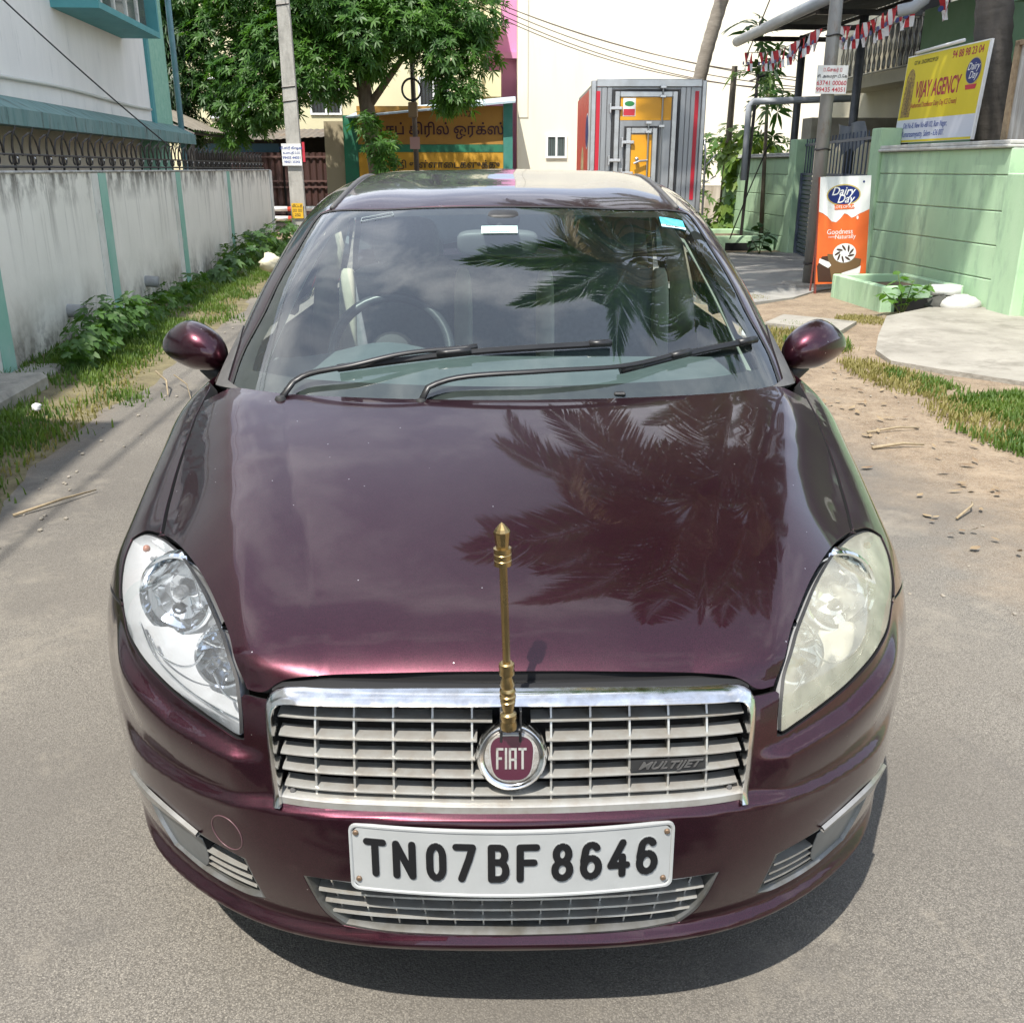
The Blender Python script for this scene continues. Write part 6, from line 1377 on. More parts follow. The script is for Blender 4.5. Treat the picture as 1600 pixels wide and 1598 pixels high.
# ---- wheels ----
for sg in (1, -1):
    for yw in (2.19, 4.793):
        M = Matrix.Translation((.80 * sg, yw, .305)) @ Matrix.Rotation(math.radians(90 * sg), 4, 'Y')
        w = MB().lathe([(.19, -.09), (.29, -.09), (.305, -.07), (.308, 0), (.305, .05), (.292, .062), (.20, .055)], M=M, n=40).build('tyre', RUBBER, car, smooth=True, angle=35)
        mb = MB().lathe([(.19, .02), (.195, .055), (.185, .05), (.18, .01)], M=M, n=32)
        for k in range(8):
            q = math.pi * k / 4; R = M @ Matrix.Rotation(q, 4, 'Z'); mb.box((-.018, .03, .03), (.018, .185, .05), R)
        mb.lathe([(.05, .02), (.05, .055), (.03, .06)], M=M, n=16); mb.build('wheel_rim', SATIN, w, root=car, smooth=True, angle=35)
        MB().lathe([(.36, -.25), (.36, .0), (.355, .0), (.10, -.24)], M=M, n=24).build('wheel_arch_liner', VOID, car)
# ---- door mirrors ----
def mirror(sg, dz):
    cx_, cy_, cz_ = .878 * sg, 2.76, 1.010 + dz; vs = []; n, m = 24, 16
    for i in range(m + 1):
        u = i / m; th_ = math.pi * u
        for k in range(n):
            q = 2*math.pi*k/n; a = -math.cos(th_)      # -1 inner .. 1 outer
            s = max(0, math.sin(th_))**.72
            tap = 1 - .36 * max(0, a)**1.4 - .05 * max(0, -a)
            cy2 = math.cos(q); sz = math.sin(q)
            y = cy2 * .085 * s * tap * (1 if cy2 < 0 else .30)
            z = sz * .076 * s * tap * (1.0 if sz > 0 else .84) + .010 * a - .012 * a * a
            vs.append((cx_ + sg * (a * .099), cy_ + y + .03 * a, cz_ + z))
    sh = MB().add(vs, [(i*n+k, i*n+(k+1) % n, (i+1)*n+(k+1) % n, (i+1)*n+k) for i in range(m) for k in range(n)]).build('door_mirror', PAINT, car, smooth=True)
    line = []
    MB().tube([(cx_ - .035*sg, cy_ + .0, cz_ - .050), (cx_ - .052*sg, cy_ + .01, cz_ - .085), (cx_ - .075*sg, cy_ + .015, cz_ - .115), (.80*sg, cy_ + .02, cz_ - .135)], [.034, .026, .024, .03], 12).build('mirror_stalk', BLACK, sh, root=car, smooth=True)
    mg = []
    pts = [(cx_ + sg * .088 * a, cy_ + .027 + .03*a, cz_ + b) for a, b in [(.85*math.cos(q), .052 * math.sin(q)) for q in np.linspace(0, 2*math.pi, 24, endpoint=False)]]
    MB().add(pts, [tuple(range(24))]).build('mirror_glass', CHROME, sh, root=car)
mirror(1, .0); mirror(-1, .0)
# ---- wipers ----
def on_ws(x, y, off):    # a point of the windscreen, off metres above it
    p = CABIN.top([x], [y])[0]; n_ = CABIN.normal(p[None])[0]; return Vector(p + n_ * off)
def on_ws_path(pts, off):
    q = CABIN.snap(smooth_loop(pts, .03, False, 70)); n_ = CABIN.normal(q); return q, n_
GLOSSB = mat('wiper_black', (.009, .009, .010), .38, c2=(.016, .016, .017), scale=20)
def wiper(arm, blade, hook):
    q, n_ = on_ws_path(arm, .02); m = len(q); t = np.linspace(0, 1, m)
    hgt = .018 + .014 * np.sin(np.pi * np.minimum(t * 1.1, 1)); P = q + n_ * hgt[:, None]
    P[0] = np.array(arm[0]) + np.array([0, -.03, -.012])
    a = MB().tube([tuple(p) for p in P], [.0092 - .003 * k if k < .75 else .0078 for k in t], 8, flat=.7).build('wiper_arm', GLOSSB, car, smooth=True)
    MB().lathe([(.014, -.03), (.014, .006), (.010, .013), (.003, .015)], c=tuple(P[0] + np.array([.004, .004, .0])), n=16).build('wiper_pivot', RUBBER, a, root=car, smooth=True, angle=35)
    q, n_ = on_ws_path(blade, .01); m = len(q); t = np.linspace(0, 1, m); up = np.array([0, .25, .97])
    rows = []
    w = np.array([0, -.5, .3]); 
    d = np.gradient(q, axis=0); d /= np.linalg.norm(d, axis=1)[:, None]; s = np.cross(n_, d); s /= np.linalg.norm(s, axis=1)[:, None]
    for hh, ww in ((.001, -.001), (.008, -.002), (.009, -.009), (.015, -.008), (.021, .0), (.015, .008), (.009, .009), (.008, .002), (.001, .001)):
        rows.append([tuple(p) for p in q + n_ * hh + s * ww])
    b = MB().grid(rows); b.add([rows[i][0] for i in range(9)] + [rows[i][-1] for i in range(9)], [tuple(range(9)), tuple(range(9, 18))[::-1]])
    bo = b.build('wiper_blade', GLOSSB, a, root=car, smooth=True, angle=35)
    c = q[m // 2]; 
    k0, k1 = int(m * hook[0]), int(m * hook[1])
    MB().tube([tuple(p) for p in (q + n_ * .018)[k0:k1]], .0105, 8, flat=.8).build('blade_clip', GLOSSB, a, root=car, smooth=True)
    for e in (0, -1): 
        j = (0, 2) if e == 0 else (m - 3, m - 1); MB().tube([tuple(p) for p in (q + n_ * .0135)[j[0]:j[1] + 1]], .0112, 8, flat=.85).build('blade_end_cap', GLOSSB, bo, root=car, smooth=True)
    return a
wiper([(-.545, 2.31, .972), (-.5, 2.341, .993), (-.37, 2.349, 1.012), (-.246, 2.379, 1.036), (-.151, 2.395, 1.049), (-.07, 2.405, 1.057)], [(-.415, 2.361, 1.016), (-.25, 2.378, 1.034), (-.086, 2.392, 1.05), (.09, 2.412, 1.058), (.256, 2.43, 1.064)], (.36, .52))
wiper([(-.206, 2.268, .974), (-.138, 2.293, .993), (.087, 2.309, 1.004), (.278, 2.344, 1.014), (.44, 2.41, 1.043)], [(.274, 2.342, 1.013), (.462, 2.413, 1.044), (.64, 2.523, 1.058)], (.38, .58))
# stickers behind the glass
def sticker(name, x0, x1, y0, y1, m, off=-.006, sk=0.):
    n = 5; rows = []
    for t in np.linspace(0, 1, n):
        rows.append([tuple(on_ws(x0 + (x1-x0)*u + sk * (1-t), y0 + (y1-y0)*t, off)) for u in np.linspace(0, 1, n)])
    return MB().grid(rows).build(name, m, car)
PAPER = mat('pale_green_paper', (.62, .80, .74), .6, c2=(.5, .72, .66), scale=160, detail=2)
lab = sticker('permit_label', -.068, .035, 2.862, 2.902, PAPER, .0006)
def ws_text(txt, size, x, y, off, m, parent, nm):
    p0 = on_ws(x, y, off); px = on_ws(x + .02, y, off); py = on_ws(x, y + .02, off)
    mb = MB(); put_text(mb, txt, size, p0, px - p0, py - p0, extrude=.0002, bold=.01); return mb.build(nm, m, parent, root=car)
TEALINK = mat('teal_ink', (.02, .16, .17), .6)
for k, (tx, sz, yy) in enumerate((('5', .008, 2.895), ('-----------', .012, 2.883), ('=========', .011, 2.871))):
    ws_text(tx, sz, -.016, yy, .0010, TEALINK, lab, 'label_print')
MB().grid([[tuple(on_ws(x, y, .0012)) for x in np.linspace(-.060, .027, 4)] for y in (2.8655, 2.867)]).build('label_print', TEALINK, lab, root=car)
tl = sticker('route_sticker', .462, .533, 2.975, 3.035, mat('turquoise_sticker', (.05, .42, .55), .45, c2=(.12, .55, .66), scale=60, detail=2), .0008, 0)
MB().grid([[tuple(on_ws(x, y, .0013)) for x in np.linspace(.462, .534, 4)] for y in (2.976, 2.989)]).build('sticker_band', mat('pale_sticker', (.7, .75, .74), .5), tl, root=car)
ws_text('8GW80H', .012, .498, 2.9825, .0020, PBLK, tl, 'sticker_print')
mk = [(-.425, 3.02), (-.325, 3.035)]
mb = MB(); a, b, c, d = (on_ws(x, y, .0008) for x, y in ((-.425, 3.000), (-.330, 3.010), (-.335, 3.030), (-.425, 3.020)))
for p, q in ((a, b), (b, c), (c, d), (d, a)): mb.tube([p, q], .0006, 4)
mb.build('glass_mark', mat('pale_line', (.4, .48, .48), .5), car)
# interior
DASH = mat('dashboard', (.10, .125, .13), .6, c2=(.13, .155, .16), scale=14, bump=.1, bscale=300)
SEAT = mat('seat_cloth', (.17, .185, .20), .9, c2=(.22, .235, .25), scale=60)
BEIGE = mat('beige_trim', (.62, .58, .47), .8, c2=(.54, .50, .41), scale=20)
xs = np.linspace(-.70, .70, 29)
rows = []
for y, z in ((2.36, .93), (2.55, .945), (2.75, .955), (2.9, .955), (3.0, .93), (3.03, .86), (3.02, .55)):
    rows.append([(x * (1 if y > 2.5 else .9), y + .06 * (x/.7)**2, z - .015 * (x/.7)**2 + (.045 * math.exp(-((x + .36) / .16)**2) * sstep(2.7, 2.88, y) if z > .9 else 0)) for x in xs])
MB().grid(rows).build('dashboard', DASH, car, smooth=True, angle=50)
M = Matrix.Translation((-.362, 3.10, .93)) @ Matrix.Rotation(math.radians(62), 4, 'X')
n = 40; ring = [M @ Vector((.188 * math.cos(q), .188 * math.sin(q), 0)) for q in np.linspace(0, 2*math.pi, n + 1)]
wheel = MB().tube(ring, .0165, 10, False).build('steering_wheel', mat('wheel_leather', (.05, .055, .06), .35), car, smooth=True)
mb = MB()
for q in (0, math.pi, -math.pi/2): mb.tube([M @ Vector((.04*math.cos(q), .04*math.sin(q), -.02)), M @ Vector((.18*math.cos(q), .18*math.sin(q), 0))], .016, 8)
mb.lathe([(.07, -.05), (.075, -.01), (.06, .01), (.01, .016)], M=M, n=20); mb.build('wheel_hub', RUBBER, wheel, root=car, smooth=True, angle=40)
def cushion(mb, c, sx, sy, sz, tilt, e=.5):
    Mx = Matrix.Translation(c) @ Matrix.Rotation(tilt, 4, 'X'); n, m = 24, 14; vs = []
    f = lambda v, e_: math.copysign(abs(v)**e_, v)
    for i in range(m + 1):
        ph = -math.pi/2 + math.pi * i / m
        for k in range(n):
            q = 2*math.pi*k/n
            vs.append(Mx @ Vector((sx*f(math.cos(ph), e)*f(math.cos(q), e), sy*f(math.cos(ph), e)*f(math.sin(q), e), sz*f(math.sin(ph), e))))
    mb.add(vs, [(i*n+k, i*n+(k+1) % n, (i+1)*n+(k+1) % n, (i+1)*n+k) for i in range(m) for k in range(n)])
for x in (-.37, .37):
    mb = MB(); cushion(mb, (x, 3.72, .82), .25, .075, .34, -.2); cushion(mb, (x, 3.45, .46), .26, .27, .10, .1)
    s = mb.build('front_seat', SEAT, car, smooth=True)
    mb = MB(); cushion(mb, (x, 3.82, 1.225), .125, .05, .095, -.15, .6); mb.build('headrest', SEAT, s, root=car, smooth=True)
    mb = MB(); cushion(mb, (x + .215, 3.70, .86), .035, .06, .28, -.2); cushion(mb, (x - .215, 3.70, .86), .035, .06, .28, -.2); mb.build('seat_bolster', BEIGE, s, root=car, smooth=True)
mb = MB(); cushion(mb, (0, 4.60, .80), .62, .09, .32, -.35); cushion(mb, (0, 4.35, .48), .62, .28, .10, .08); rs = mb.build('rear_seat', SEAT, car, smooth=True)
for x in (-.4, 0, .4):
    mb = MB(); cushion(mb, (x, 4.72, 1.13 if x else 1.10), .12, .045, .07, -.15, .6); mb.build('headrest', SEAT, rs, root=car, smooth=True)
mb = MB(); mb.grid([[(x, 4.78, .98) for x in (-.6, .6)], [(x, 5.30, 1.0) for x in (-.6, .6)]]); mb.build('parcel_shelf', DASH, car)
# inside trim: pale pillar covers, headliner, door cards
for sg in (1, -1):
    q = np.array([WSIDE[0], WSIDE[2], WSIDE[4], WSIDE[6]]) * np.array([sg, 1, 1]); q = smooth_loop(q, .05, False, 60); n_ = CABIN.normal(CABIN.snap(q))
    a = q + np.array([-.055 * sg, .04, -.02]); b = q + np.array([-.02 * sg, .11, -.03])
    MB().grid([[tuple(p) for p in a], [tuple(p) for p in (a + b) / 2 + np.array([-.012 * sg, 0, 0])], [tuple(p) for p in b]]).build('pillar_trim', mat('pale_trim', (.62, .66, .60), .7), car, smooth=True)
    MB().tube([(.70*sg, 3.79, .80), (.675*sg, 3.78, 1.08), (.60*sg, 3.76, 1.35)], [.045, .035, .03], 8, flat=1.4).build('door_pillar_trim', BEIGE, car, smooth=True)
    MB().grid([[(.74*sg, y, .30), (.76*sg, y, .70), (.765*sg, y, .94), (.80 * sg, y, .95)] for y in (2.70, 3.4, 4.7)]).build('door_card', GREYPL, car)
q = smooth_loop([(x, y, z - .035) for x, y, z in ((-.5, 3.10, 1.385), (-.25, 3.06, 1.395), (0, 3.05, 1.40), (.25, 3.06, 1.395), (.5, 3.10, 1.385))], .06, False, 80)
rows = [[tuple(np.array(p) + np.array([0, dy, dz])) for p in q] for dy, dz in ((0, 0), (.4, .06), (.9, .075), (1.5, .03), (1.9, -.04))]
MB().grid(rows).build('headliner', BEIGE, car, smooth=True)
mb = MB(); cushion(mb, (-.022, 2.93, 1.285), .118, .022, .036, .25, .45); mr = mb.build('rear_view_mirror', mat('mirror_back_grey', (.16, .165, .17), .5), car, smooth=True)
mb = MB(); mb.tube([(-.02, 2.93, 1.30), (-.015, 2.98, 1.345)], .012, 8); cushion(mb, (-.005, 2.985, 1.352), .05, .03, .02, .3, .6); mb.build('mirror_mount', BLACK, mr, root=car, smooth=True)
# scuttle jets and front towing/seal bits
for x in (-.17, .27): MB().bbox((x - .014, 2.275, .973), (x + .014, 2.30, .981), .003).build('washer_jet', BLACK, car)
# =====================================================================
# vegetation
# =====================================================================
def leaf_mat(name, a, b, sc=3., trans=.35, rough=.45, c=None):
    m = bpy.data.materials.new(name); m.use_nodes = True; t = m.node_tree; lk = t.links.new; n = t.nodes.new; p = t.nodes['Principled BSDF']; out = t.nodes['Material Output']
    oi = n('ShaderNodeTexCoord'); no = n('ShaderNodeTexNoise'); no.inputs['Scale'].default_value = sc; no.inputs['Detail'].default_value = 4; lk(oi.outputs['Object'], no.inputs['Vector'])
    rp = n('ShaderNodeValToRGB'); rp.color_ramp.elements[0].position = .35; rp.color_ramp.elements[1].position = .68; rp.color_ramp.elements[0].color = (*a, 1); rp.color_ramp.elements[1].color = (*b, 1)
    if c: e = rp.color_ramp.elements.new(.82); e.color = (*c, 1)
    lk(no.outputs['Fac'], rp.inputs['Fac']); lk(rp.outputs[0], p.inputs['Base Color']); p.inputs['Roughness'].default_value = rough
    tr = n('ShaderNodeBsdfTranslucent'); hs = n('ShaderNodeMixRGB'); hs.blend_type = 'MULTIPLY'; hs.inputs['Fac'].default_value = 1; hs.inputs['Color2'].default_value = (1.6, 1.7, .7, 1); lk(rp.outputs[0], hs.inputs['Color1']); lk(hs.outputs[0], tr.inputs['Color'])
    ms = n('ShaderNodeMixShader'); ms.inputs[0].default_value = trans; lk(p.outputs[0], ms.inputs[1]); lk(tr.outputs[0], ms.inputs[2]); lk(ms.outputs[0], out.inputs[0])
    MATS[name] = m; return m
BARK = mat('rough_bark', (.11, .085, .06), .95, c2=(.17, .14, .10), scale=9, bump=.8, bscale=26, stretch=(1, 1, .3))
def leaf_arrays(base, dirs, ups, L_, W_, droop=.25, fold=.0):
    """many leaves at once: 6-vertex blades (base, two shoulders, two fore, tip) -> verts, faces"""
    base = np.asarray(base); d = np.asarray(dirs); d = d / np.linalg.norm(d, axis=1)[:, None]; s = np.cross(d, ups); s /= np.linalg.norm(s, axis=1)[:, None] + 1e-9
    u = np.cross(s, d); L_ = np.asarray(L_)[:, None]; W_ = np.asarray(W_)[:, None]; dn = np.array([0, 0, -1.])
    P = [base, base + d*L_*.38 + s*W_*.5 + dn*L_*droop*.12, base + d*L_*.72 + s*W_*.38 + dn*L_*droop*.5, base + d*L_ + dn*L_*droop, base + d*L_*.72 - s*W_*.38 + dn*L_*droop*.5, base + d*L_*.38 - s*W_*.5 + dn*L_*droop*.12]
    V = np.stack(P, 1).reshape(-1, 3); n = len(base); i = np.arange(n) * 6
    F = np.concatenate([np.stack([i, i+1, i+2, i+5], 1), np.stack([i+5, i+2, i+3, i+4], 1)])
    return V, F
def np_obj(name, V, F, m, parent=None, root=None, org=None, fr=ST, smooth=False):
    o0 = np.array(ORG[(root or parent).name]) if parent is not None else np.array(org, float)
    me = bpy.data.meshes.new(name); V = np.asarray(V, np.float32) - o0.astype(np.float32); F = np.asarray(F, np.int32); k = F.shape[1]
    me.vertices.add(len(V)); me.vertices.foreach_set('co', V.ravel()); me.loops.add(F.size); me.loops.foreach_set('vertex_index', F.ravel())
    me.polygons.add(len(F)); me.polygons.foreach_set('loop_start', np.arange(0, F.size, k, dtype=np.int32)); me.polygons.foreach_set('loop_total', np.full(len(F), k, np.int32))
    if smooth: me.polygons.foreach_set('use_smooth', np.ones(len(F), bool))
    me.materials.append(m); me.update(calc_edges=True); me.validate()
    o = bpy.data.objects.new(name, me); COL.objects.link(o)
    if parent is not None: o.parent = parent
    else: o.location = fr.w(o0); o.rotation_euler = (0, 0, fr.a)
    ORG[o.name] = Vector(o0); return o
def rdir(n):
    v = rng.normal(size=(n, 3)); return v / np.linalg.norm(v, axis=1)[:, None]
def whorl_crown(clumps, per, nl, Lr, Wr, droop=.3, upb=.55):
    """leaf rosettes at the ends of twigs, gathered in clumps (centre, radius)"""
    B, D, U, Ls, Ws = [], [], [], [], []
    for (c, r) in clumps:
        k = int(per * (r / .8)**2); d = rdir(k); d[:, 2] = d[:, 2] * .8 + .12; pos = np.array(c) + d * r * rng.uniform(.55, 1.08, (k, 1))
        ax = d * .8 + np.array([0, 0, upb]) + rng.normal(size=(k, 3)) * .25; ax /= np.linalg.norm(ax, axis=1)[:, None]
        a = np.cross(ax, np.array([.3, .9, .1])); a /= np.linalg.norm(a, axis=1)[:, None]; b = np.cross(ax, a); sz = rng.uniform(.7, 1.2, k)
        for j in range(nl):
            q = 2*np.pi*j/nl + rng.uniform(-.3, .3, k); out = a*np.cos(q)[:, None] + b*np.sin(q)[:, None]; dr = out + ax * rng.uniform(.1, .6, (k, 1))
            B.append(pos); D.append(dr); U.append(ax); Ls.append(rng.uniform(*Lr, k) * sz); Ws.append(rng.uniform(*Wr, k) * sz)
    return leaf_arrays(np.vstack(B), np.vstack(D), np.vstack(U), np.concatenate(Ls), np.concatenate(Ws), droop)
def tree(name, label, org, trunk, limbs, clumps, per, nl, Lr, Wr, lm, bark=BARK, fr=WD, droop=.3, cat='tree', sub=()):
    r = thing(name, label, cat, org, fr); MB().tube([p for p, _ in trunk], [q for _, q in trunk], 10).build('trunk', bark, r, smooth=True)
    for l in limbs: MB().tube([p for p, _ in l], [q for _, q in l], 7).build('limb', bark, r, smooth=True)
    V, F = whorl_crown(clumps, per, nl, Lr, Wr, droop); tag(np_obj('crown', V, F, lm, r), kind='stuff'); return r
LEAFA = leaf_mat('glossy_whorl_leaf', (.030, .095, .014), (.088, .195, .024), 1.4, .38, .5, (.20, .32, .045))
LEAFB = leaf_mat('dark_mango_leaf', (.016, .045, .012), (.032, .080, .02), 1.2, .25, .42)
random.seed(11); rng = np.random.default_rng(11)
# the big tree in front of the yellow building
cl = []
for (x, y, z, r) in ((-7.0,25.6,4.3,1.0),(-6.3,25.0,3.6,.9),(-5.6,24.6,3.0,.8),(-6.6,25.3,2.8,.75),(-7.3,25.6,3.3,.75),(-5.2,24.4,4.0,1.0),(-4.3,24.2,3.5,.9),(-3.4,24.2,4.3,1.1),(-3.2,24.4,3.7,.5),(-2.4,24.2,4.6,1.0),(-1.6,24.3,4.0,.9),(-1.0,24.4,4.7,.9),(-.75,24.5,3.95,.55),(-1.25,24.3,3.15,.62),(-1.55,24.4,2.9,.36),(-4.2,24.3,5.2,1.2),(-6.0,25,5.3,1.2),(-2.2,24.5,5.7,1.2),(-4.5,25,6.5,1.5),(-6.5,25.5,6.6,1.4),(-2.6,25,7.0,1.4),(-7.8,25.8,5.3,1.0),(-1.0,24.8,5.8,.9),(-4.4,25.4,7.8,1.4),(-3.4,23.9,2.45,.32),(-3.05,23.85,1.95,.42),(-2.95,23.8,1.6,.30),(-6.0,24.8,2.5,.42),(-6.9,25.2,2.2,.5),(-3.9,26.2,4.6,1.2),(-5.6,26.4,4.6,1.3),(-2.2,26,4.9,1.1)): cl.append(((x, y, z), r))
tree('whorled_tree', 'large bushy tree with whorled glossy leaves in front of the Tamil signboard', (-3.4, 25, 0), [((-3.3, 25, 0), .24), ((-3.32, 25, 1.5), .20), ((-3.5, 25, 3.0), .18), ((-3.7, 25.1, 4.6), .15), ((-4.0, 25.2, 6.4), .08)],
     [[((-3.45, 25, 2.9), .10), ((-2.6, 24.8, 3.9), .07), ((-1.5, 24.6, 4.4), .03)], [((-3.5, 25, 3.1), .10), ((-4.6, 24.9, 3.7), .07), ((-6.3, 25.1, 4.1), .03)], [((-3.6, 25, 4.0), .09), ((-5.2, 25.2, 5.3), .05), ((-6.5, 25.4, 6.2), .03)], [((-3.6, 25, 4.2), .09), ((-2.5, 25, 5.6), .05), ((-1.8, 24.8, 6.6), .02)], [((-3.35, 24.95, 1.6), .05), ((-3.1, 23.95, 2.1), .02)]],
     cl, 310, 7, (.13, .21), (.034, .052), LEAFA)
cl2 = [((x, y, z), r) for x, y, z, r in ((-9.0,26,4.6,1.2),(-8.3,25.6,3.4,.9),(-8.6,25.8,2.6,.7),(-9.6,26,3.3,.9),(-8.9,26,5.9,1.3),(-10.3,26.5,4.6,1.2),(-9.3,26.4,7.2,1.4),(-7.9,25.5,2.35,.45),(-8.0,25.6,4.4,.6))]
tree('dark_leaved_tree', 'dark narrow leaved tree behind the corner of the white house', (-9, 26, 0), [((-9, 26.2, 0), .2), ((-9, 26.2, 2.5), .16), ((-9.1, 26.2, 5), .1)], [[((-9, 26.2, 2.4), .08), ((-8.3, 25.8, 3.6), .03)]], cl2, 420, 6, (.14, .24), (.03, .045), LEAFB, droop=.7)
# unseen tree added behind the lens to shade the road the bumper mirrors
tree('added_shade_tree', 'unseen tree added behind the camera to shade the road', (-2.7, -4.8, 0), [((-2.7, -4.8, 0), .2), ((-2.6, -4.7, 2.5), .16), ((-2.2, -4.6, 5), .10)], [[((-2.5, -4.7, 3), .08), ((-1.2, -4.4, 5.4), .03)], [((-2.5, -4.7, 3.2), .08), ((-3.4, -4.8, 5.6), .03)]],
     [((x, y, z), r) for x, y, z, r in ((-2.0,-4.5,6.4,1.5),(-3.2,-4.2,6.0,1.4),(-.9,-4.3,6.0,1.4),(-1.6,-3.7,6.9,1.2),(-2.6,-5.6,6.2,1.5),(-1.0,-5.6,6.3,1.4),(-3.6,-5.6,5.6,1.2),(.0,-5.0,5.9,1.1),(-2.2,-4.6,5.2,1.2))], 60, 7, (.26, .40), (.09, .14), LEAFB)
# palms
FROND = leaf_mat('palm_leaflet', (.030, .075, .014), (.062, .125, .022), .8, .42, .34, (.36, .27, .07)); FRONDY = leaf_mat('dry_palm_leaflet', (.20, .15, .06), (.30, .22, .08), 1.5, .25, .5)
PBARK = mat('palm_bark', (.27, .235, .19), .95, c2=(.20, .17, .135), scale=3, c3=(.34, .30, .25), s3=4, bump=.5, bscale=18, stretch=(1, 1, 4)); PBARKD = mat('dark_palm_bark', (.13, .115, .10), .95, c2=(.09, .08, .068), scale=3, bump=.6, bscale=18, stretch=(1, 1, 4)); RACH = mat('palm_rib', (.22, .21, .07), .5)
def frond_mesh(Lf, bend, seed, dry=False):
    r_ = np.random.default_rng(seed); n = 30; t = np.linspace(0, 1, n)
    ang = .0 - bend * t**1.4; dx = np.cos(ang); dz = np.sin(ang); st = Lf / (n - 1)
    X = np.concatenate([[0], np.cumsum(dx[:-1])]) * st; Z = np.concatenate([[0], np.cumsum(dz[:-1])]) * st
    spine = np.stack([X, np.zeros(n), Z], 1); B, D, U, Ls, Ws = [], [], [], [], []
    m = 92; tt = np.linspace(.14, .995, m)
    for sgn in (-1, 1):
        for k, q in enumerate(tt):
            p = np.array([np.interp(q, t, spine[:, i]) for i in range(3)]); a = np.interp(q, t, ang); tang = np.array([math.cos(a), 0, math.sin(a)]); up = np.array([-math.sin(a), 0, math.cos(a)])
            f = .55 + .45 * q; d = tang * (f) + np.array([0, sgn, 0]) * (1.05 - .45*q) + up * (.10 - .15*q) + r_.normal(size=3) * .07 - np.array([0, 0, .25])
            B.append(p); D.append(d); U.append(up + np.array([0, sgn*.3, 0])); Ls.append((.30 + .62 * math.sin(math.pi * min(1, .12 + q*.92))**.8) * r_.uniform(.85, 1.08) * Lf / 4.2); Ws.append(.045 * Lf / 4.2)
    V, F = leaf_arrays(np.array(B), np.array(D), np.array(U), np.array(Ls), np.array(Ws), .32)
    mb = MB().tube([tuple(p) for p in spine], list(np.linspace(.035, .006, n)), 5); return V, F, mb
def palm(label, path, radii, bark, crown_n, Lf, fr=WD, seed=0, az0=0., nuts=True, name='coconut_palm'):
    r = thing(name, label, 'palm', path[0], fr); pts = smooth_loop(path, .11, False, 89); d = np.linspace(0, 1, len(pts)); rad = np.interp(d, np.linspace(0, 1, len(radii)), radii) * (1 + .07 * (np.arange(len(pts)) % 2))
    MB().tube([tuple(p) for p in pts], list(rad), 14).build('trunk', bark, r, smooth=True, angle=60)
    top = Vector(path[-1]); var = []
    for k, bd in enumerate((.75, 1.15, 1.6, 2.0)):
        V, F, mb = frond_mesh(Lf, bd, seed * 10 + k); o0 = ORG[r.name]
        nV = len(mb.v); me = bpy.data.meshes.new('frond'); allV = mb.v + [tuple(v) for v in V]; allF = mb.f + [tuple(int(i) + nV for i in f) for f in F]
        me.from_pydata(allV, [], allF); me.materials.append(RACH); me.materials.append(FRONDY if k == 3 else FROND); me.polygons.foreach_set('material_index', [0]*len(mb.f) + [1]*len(F)); me.update(); var.append(me)
    rr = random.Random(seed)
    for i in range(crown_n):
        q = az0 + i * 2.39996; lev = i / crown_n; k = min(3, int(lev * 3.9)); el = 1.25 - 1.45 * lev + rr.uniform(-.1, .1)
        o = bpy.data.objects.new('frond', var[k]); COL.objects.link(o); o.parent = r; o.location = top - ORG[r.name]
        o.rotation_euler = (Matrix.Rotation(q, 3, 'Z') @ Matrix.Rotation(-el, 3, 'Y') @ Matrix.Rotation(rr.uniform(-.4, .4), 3, 'X')).to_euler()
    if nuts:
        for i in range(9):
            q = i * .7; mb = MB(); mb.ball((top.x + .28*math.cos(q), top.y + .28*math.sin(q), top.z - .25 - .1*(i % 3)), .12, 10, 7, (1, 1, 1.2)); mb.build('coconut', mat('green_coconut', (.12, .17, .03), .4, c2=(.2, .18, .05), scale=5), r, smooth=True)
    return r
palm('pale ringed coconut palm trunk leaning right behind the truck', [(3.35, 20.8, 0), (3.48, 20.6, 1.8), (3.68, 20.4, 3.3), (3.97, 20.2, 4.6), (4.7, 19.6, 7.6), (5.5, 18.8, 10.4)], [.16, .13, .125, .12, .11, .10], PBARK, 22, 3.9, seed=3)
palm('dark coconut palm trunk standing behind the yellow sign board', [(5.88, 12.35, 0), (5.74, 12.3, 1.6), (5.52, 12.2, 2.9), (5.1, 11.9, 5.5), (4.45, 11.1, 8.3), (3.75, 10.4, 10.5)], [.25, .20, .19, .16, .14, .13], PBARKD, 30, 5.3, seed=5, az0=.4)
# papaya-like foliage at the corner of the porch and behind the far wall
def blob_plant(name, label, cl, per, nl, Lr, Wr, lm, org, fr=ST, droop=.4, stem=None, cat='plant'):
    r = thing(name, label, cat, org, fr)
    if stem: MB().tube([p for p, _ in stem], [q for _, q in stem], 7).build('stem', BARK, r, smooth=True)
    V, F = whorl_crown(cl, per, nl, Lr, Wr, droop); tag(np_obj('foliage', V, F, lm, r), kind='stuff'); return r
PAPL = leaf_mat('papaya_leaf', (.02, .06, .014), (.04, .11, .02), 2, .3, .4); VINE = leaf_mat('creeper_leaf', (.09, .17, .03), (.18, .25, .045), 3, .35, .5, (.30, .27, .05)); WEED = leaf_mat('weed_leaf', (.045, .11, .022), (.085, .17, .035), 6, .35, .55)
blob_plant('papaya_tree', 'dark lobed leaf papaya tree rising behind the porch corner', [((6.75, 20.5, 3.3), .36), ((7.1, 20.6, 2.7), .42), ((6.6, 20.6, 3.95), .4), ((7.3, 20.7, 3.5), .42), ((7.1, 20.4, 2.1), .3)], 30, 8, (.24, .40), (.06, .09), PAPL, (6.6, 20.7, 0), stem=[((6.6, 21.6, 0), .09), ((6.6, 21.4, 3.5), .06)], cat='tree')
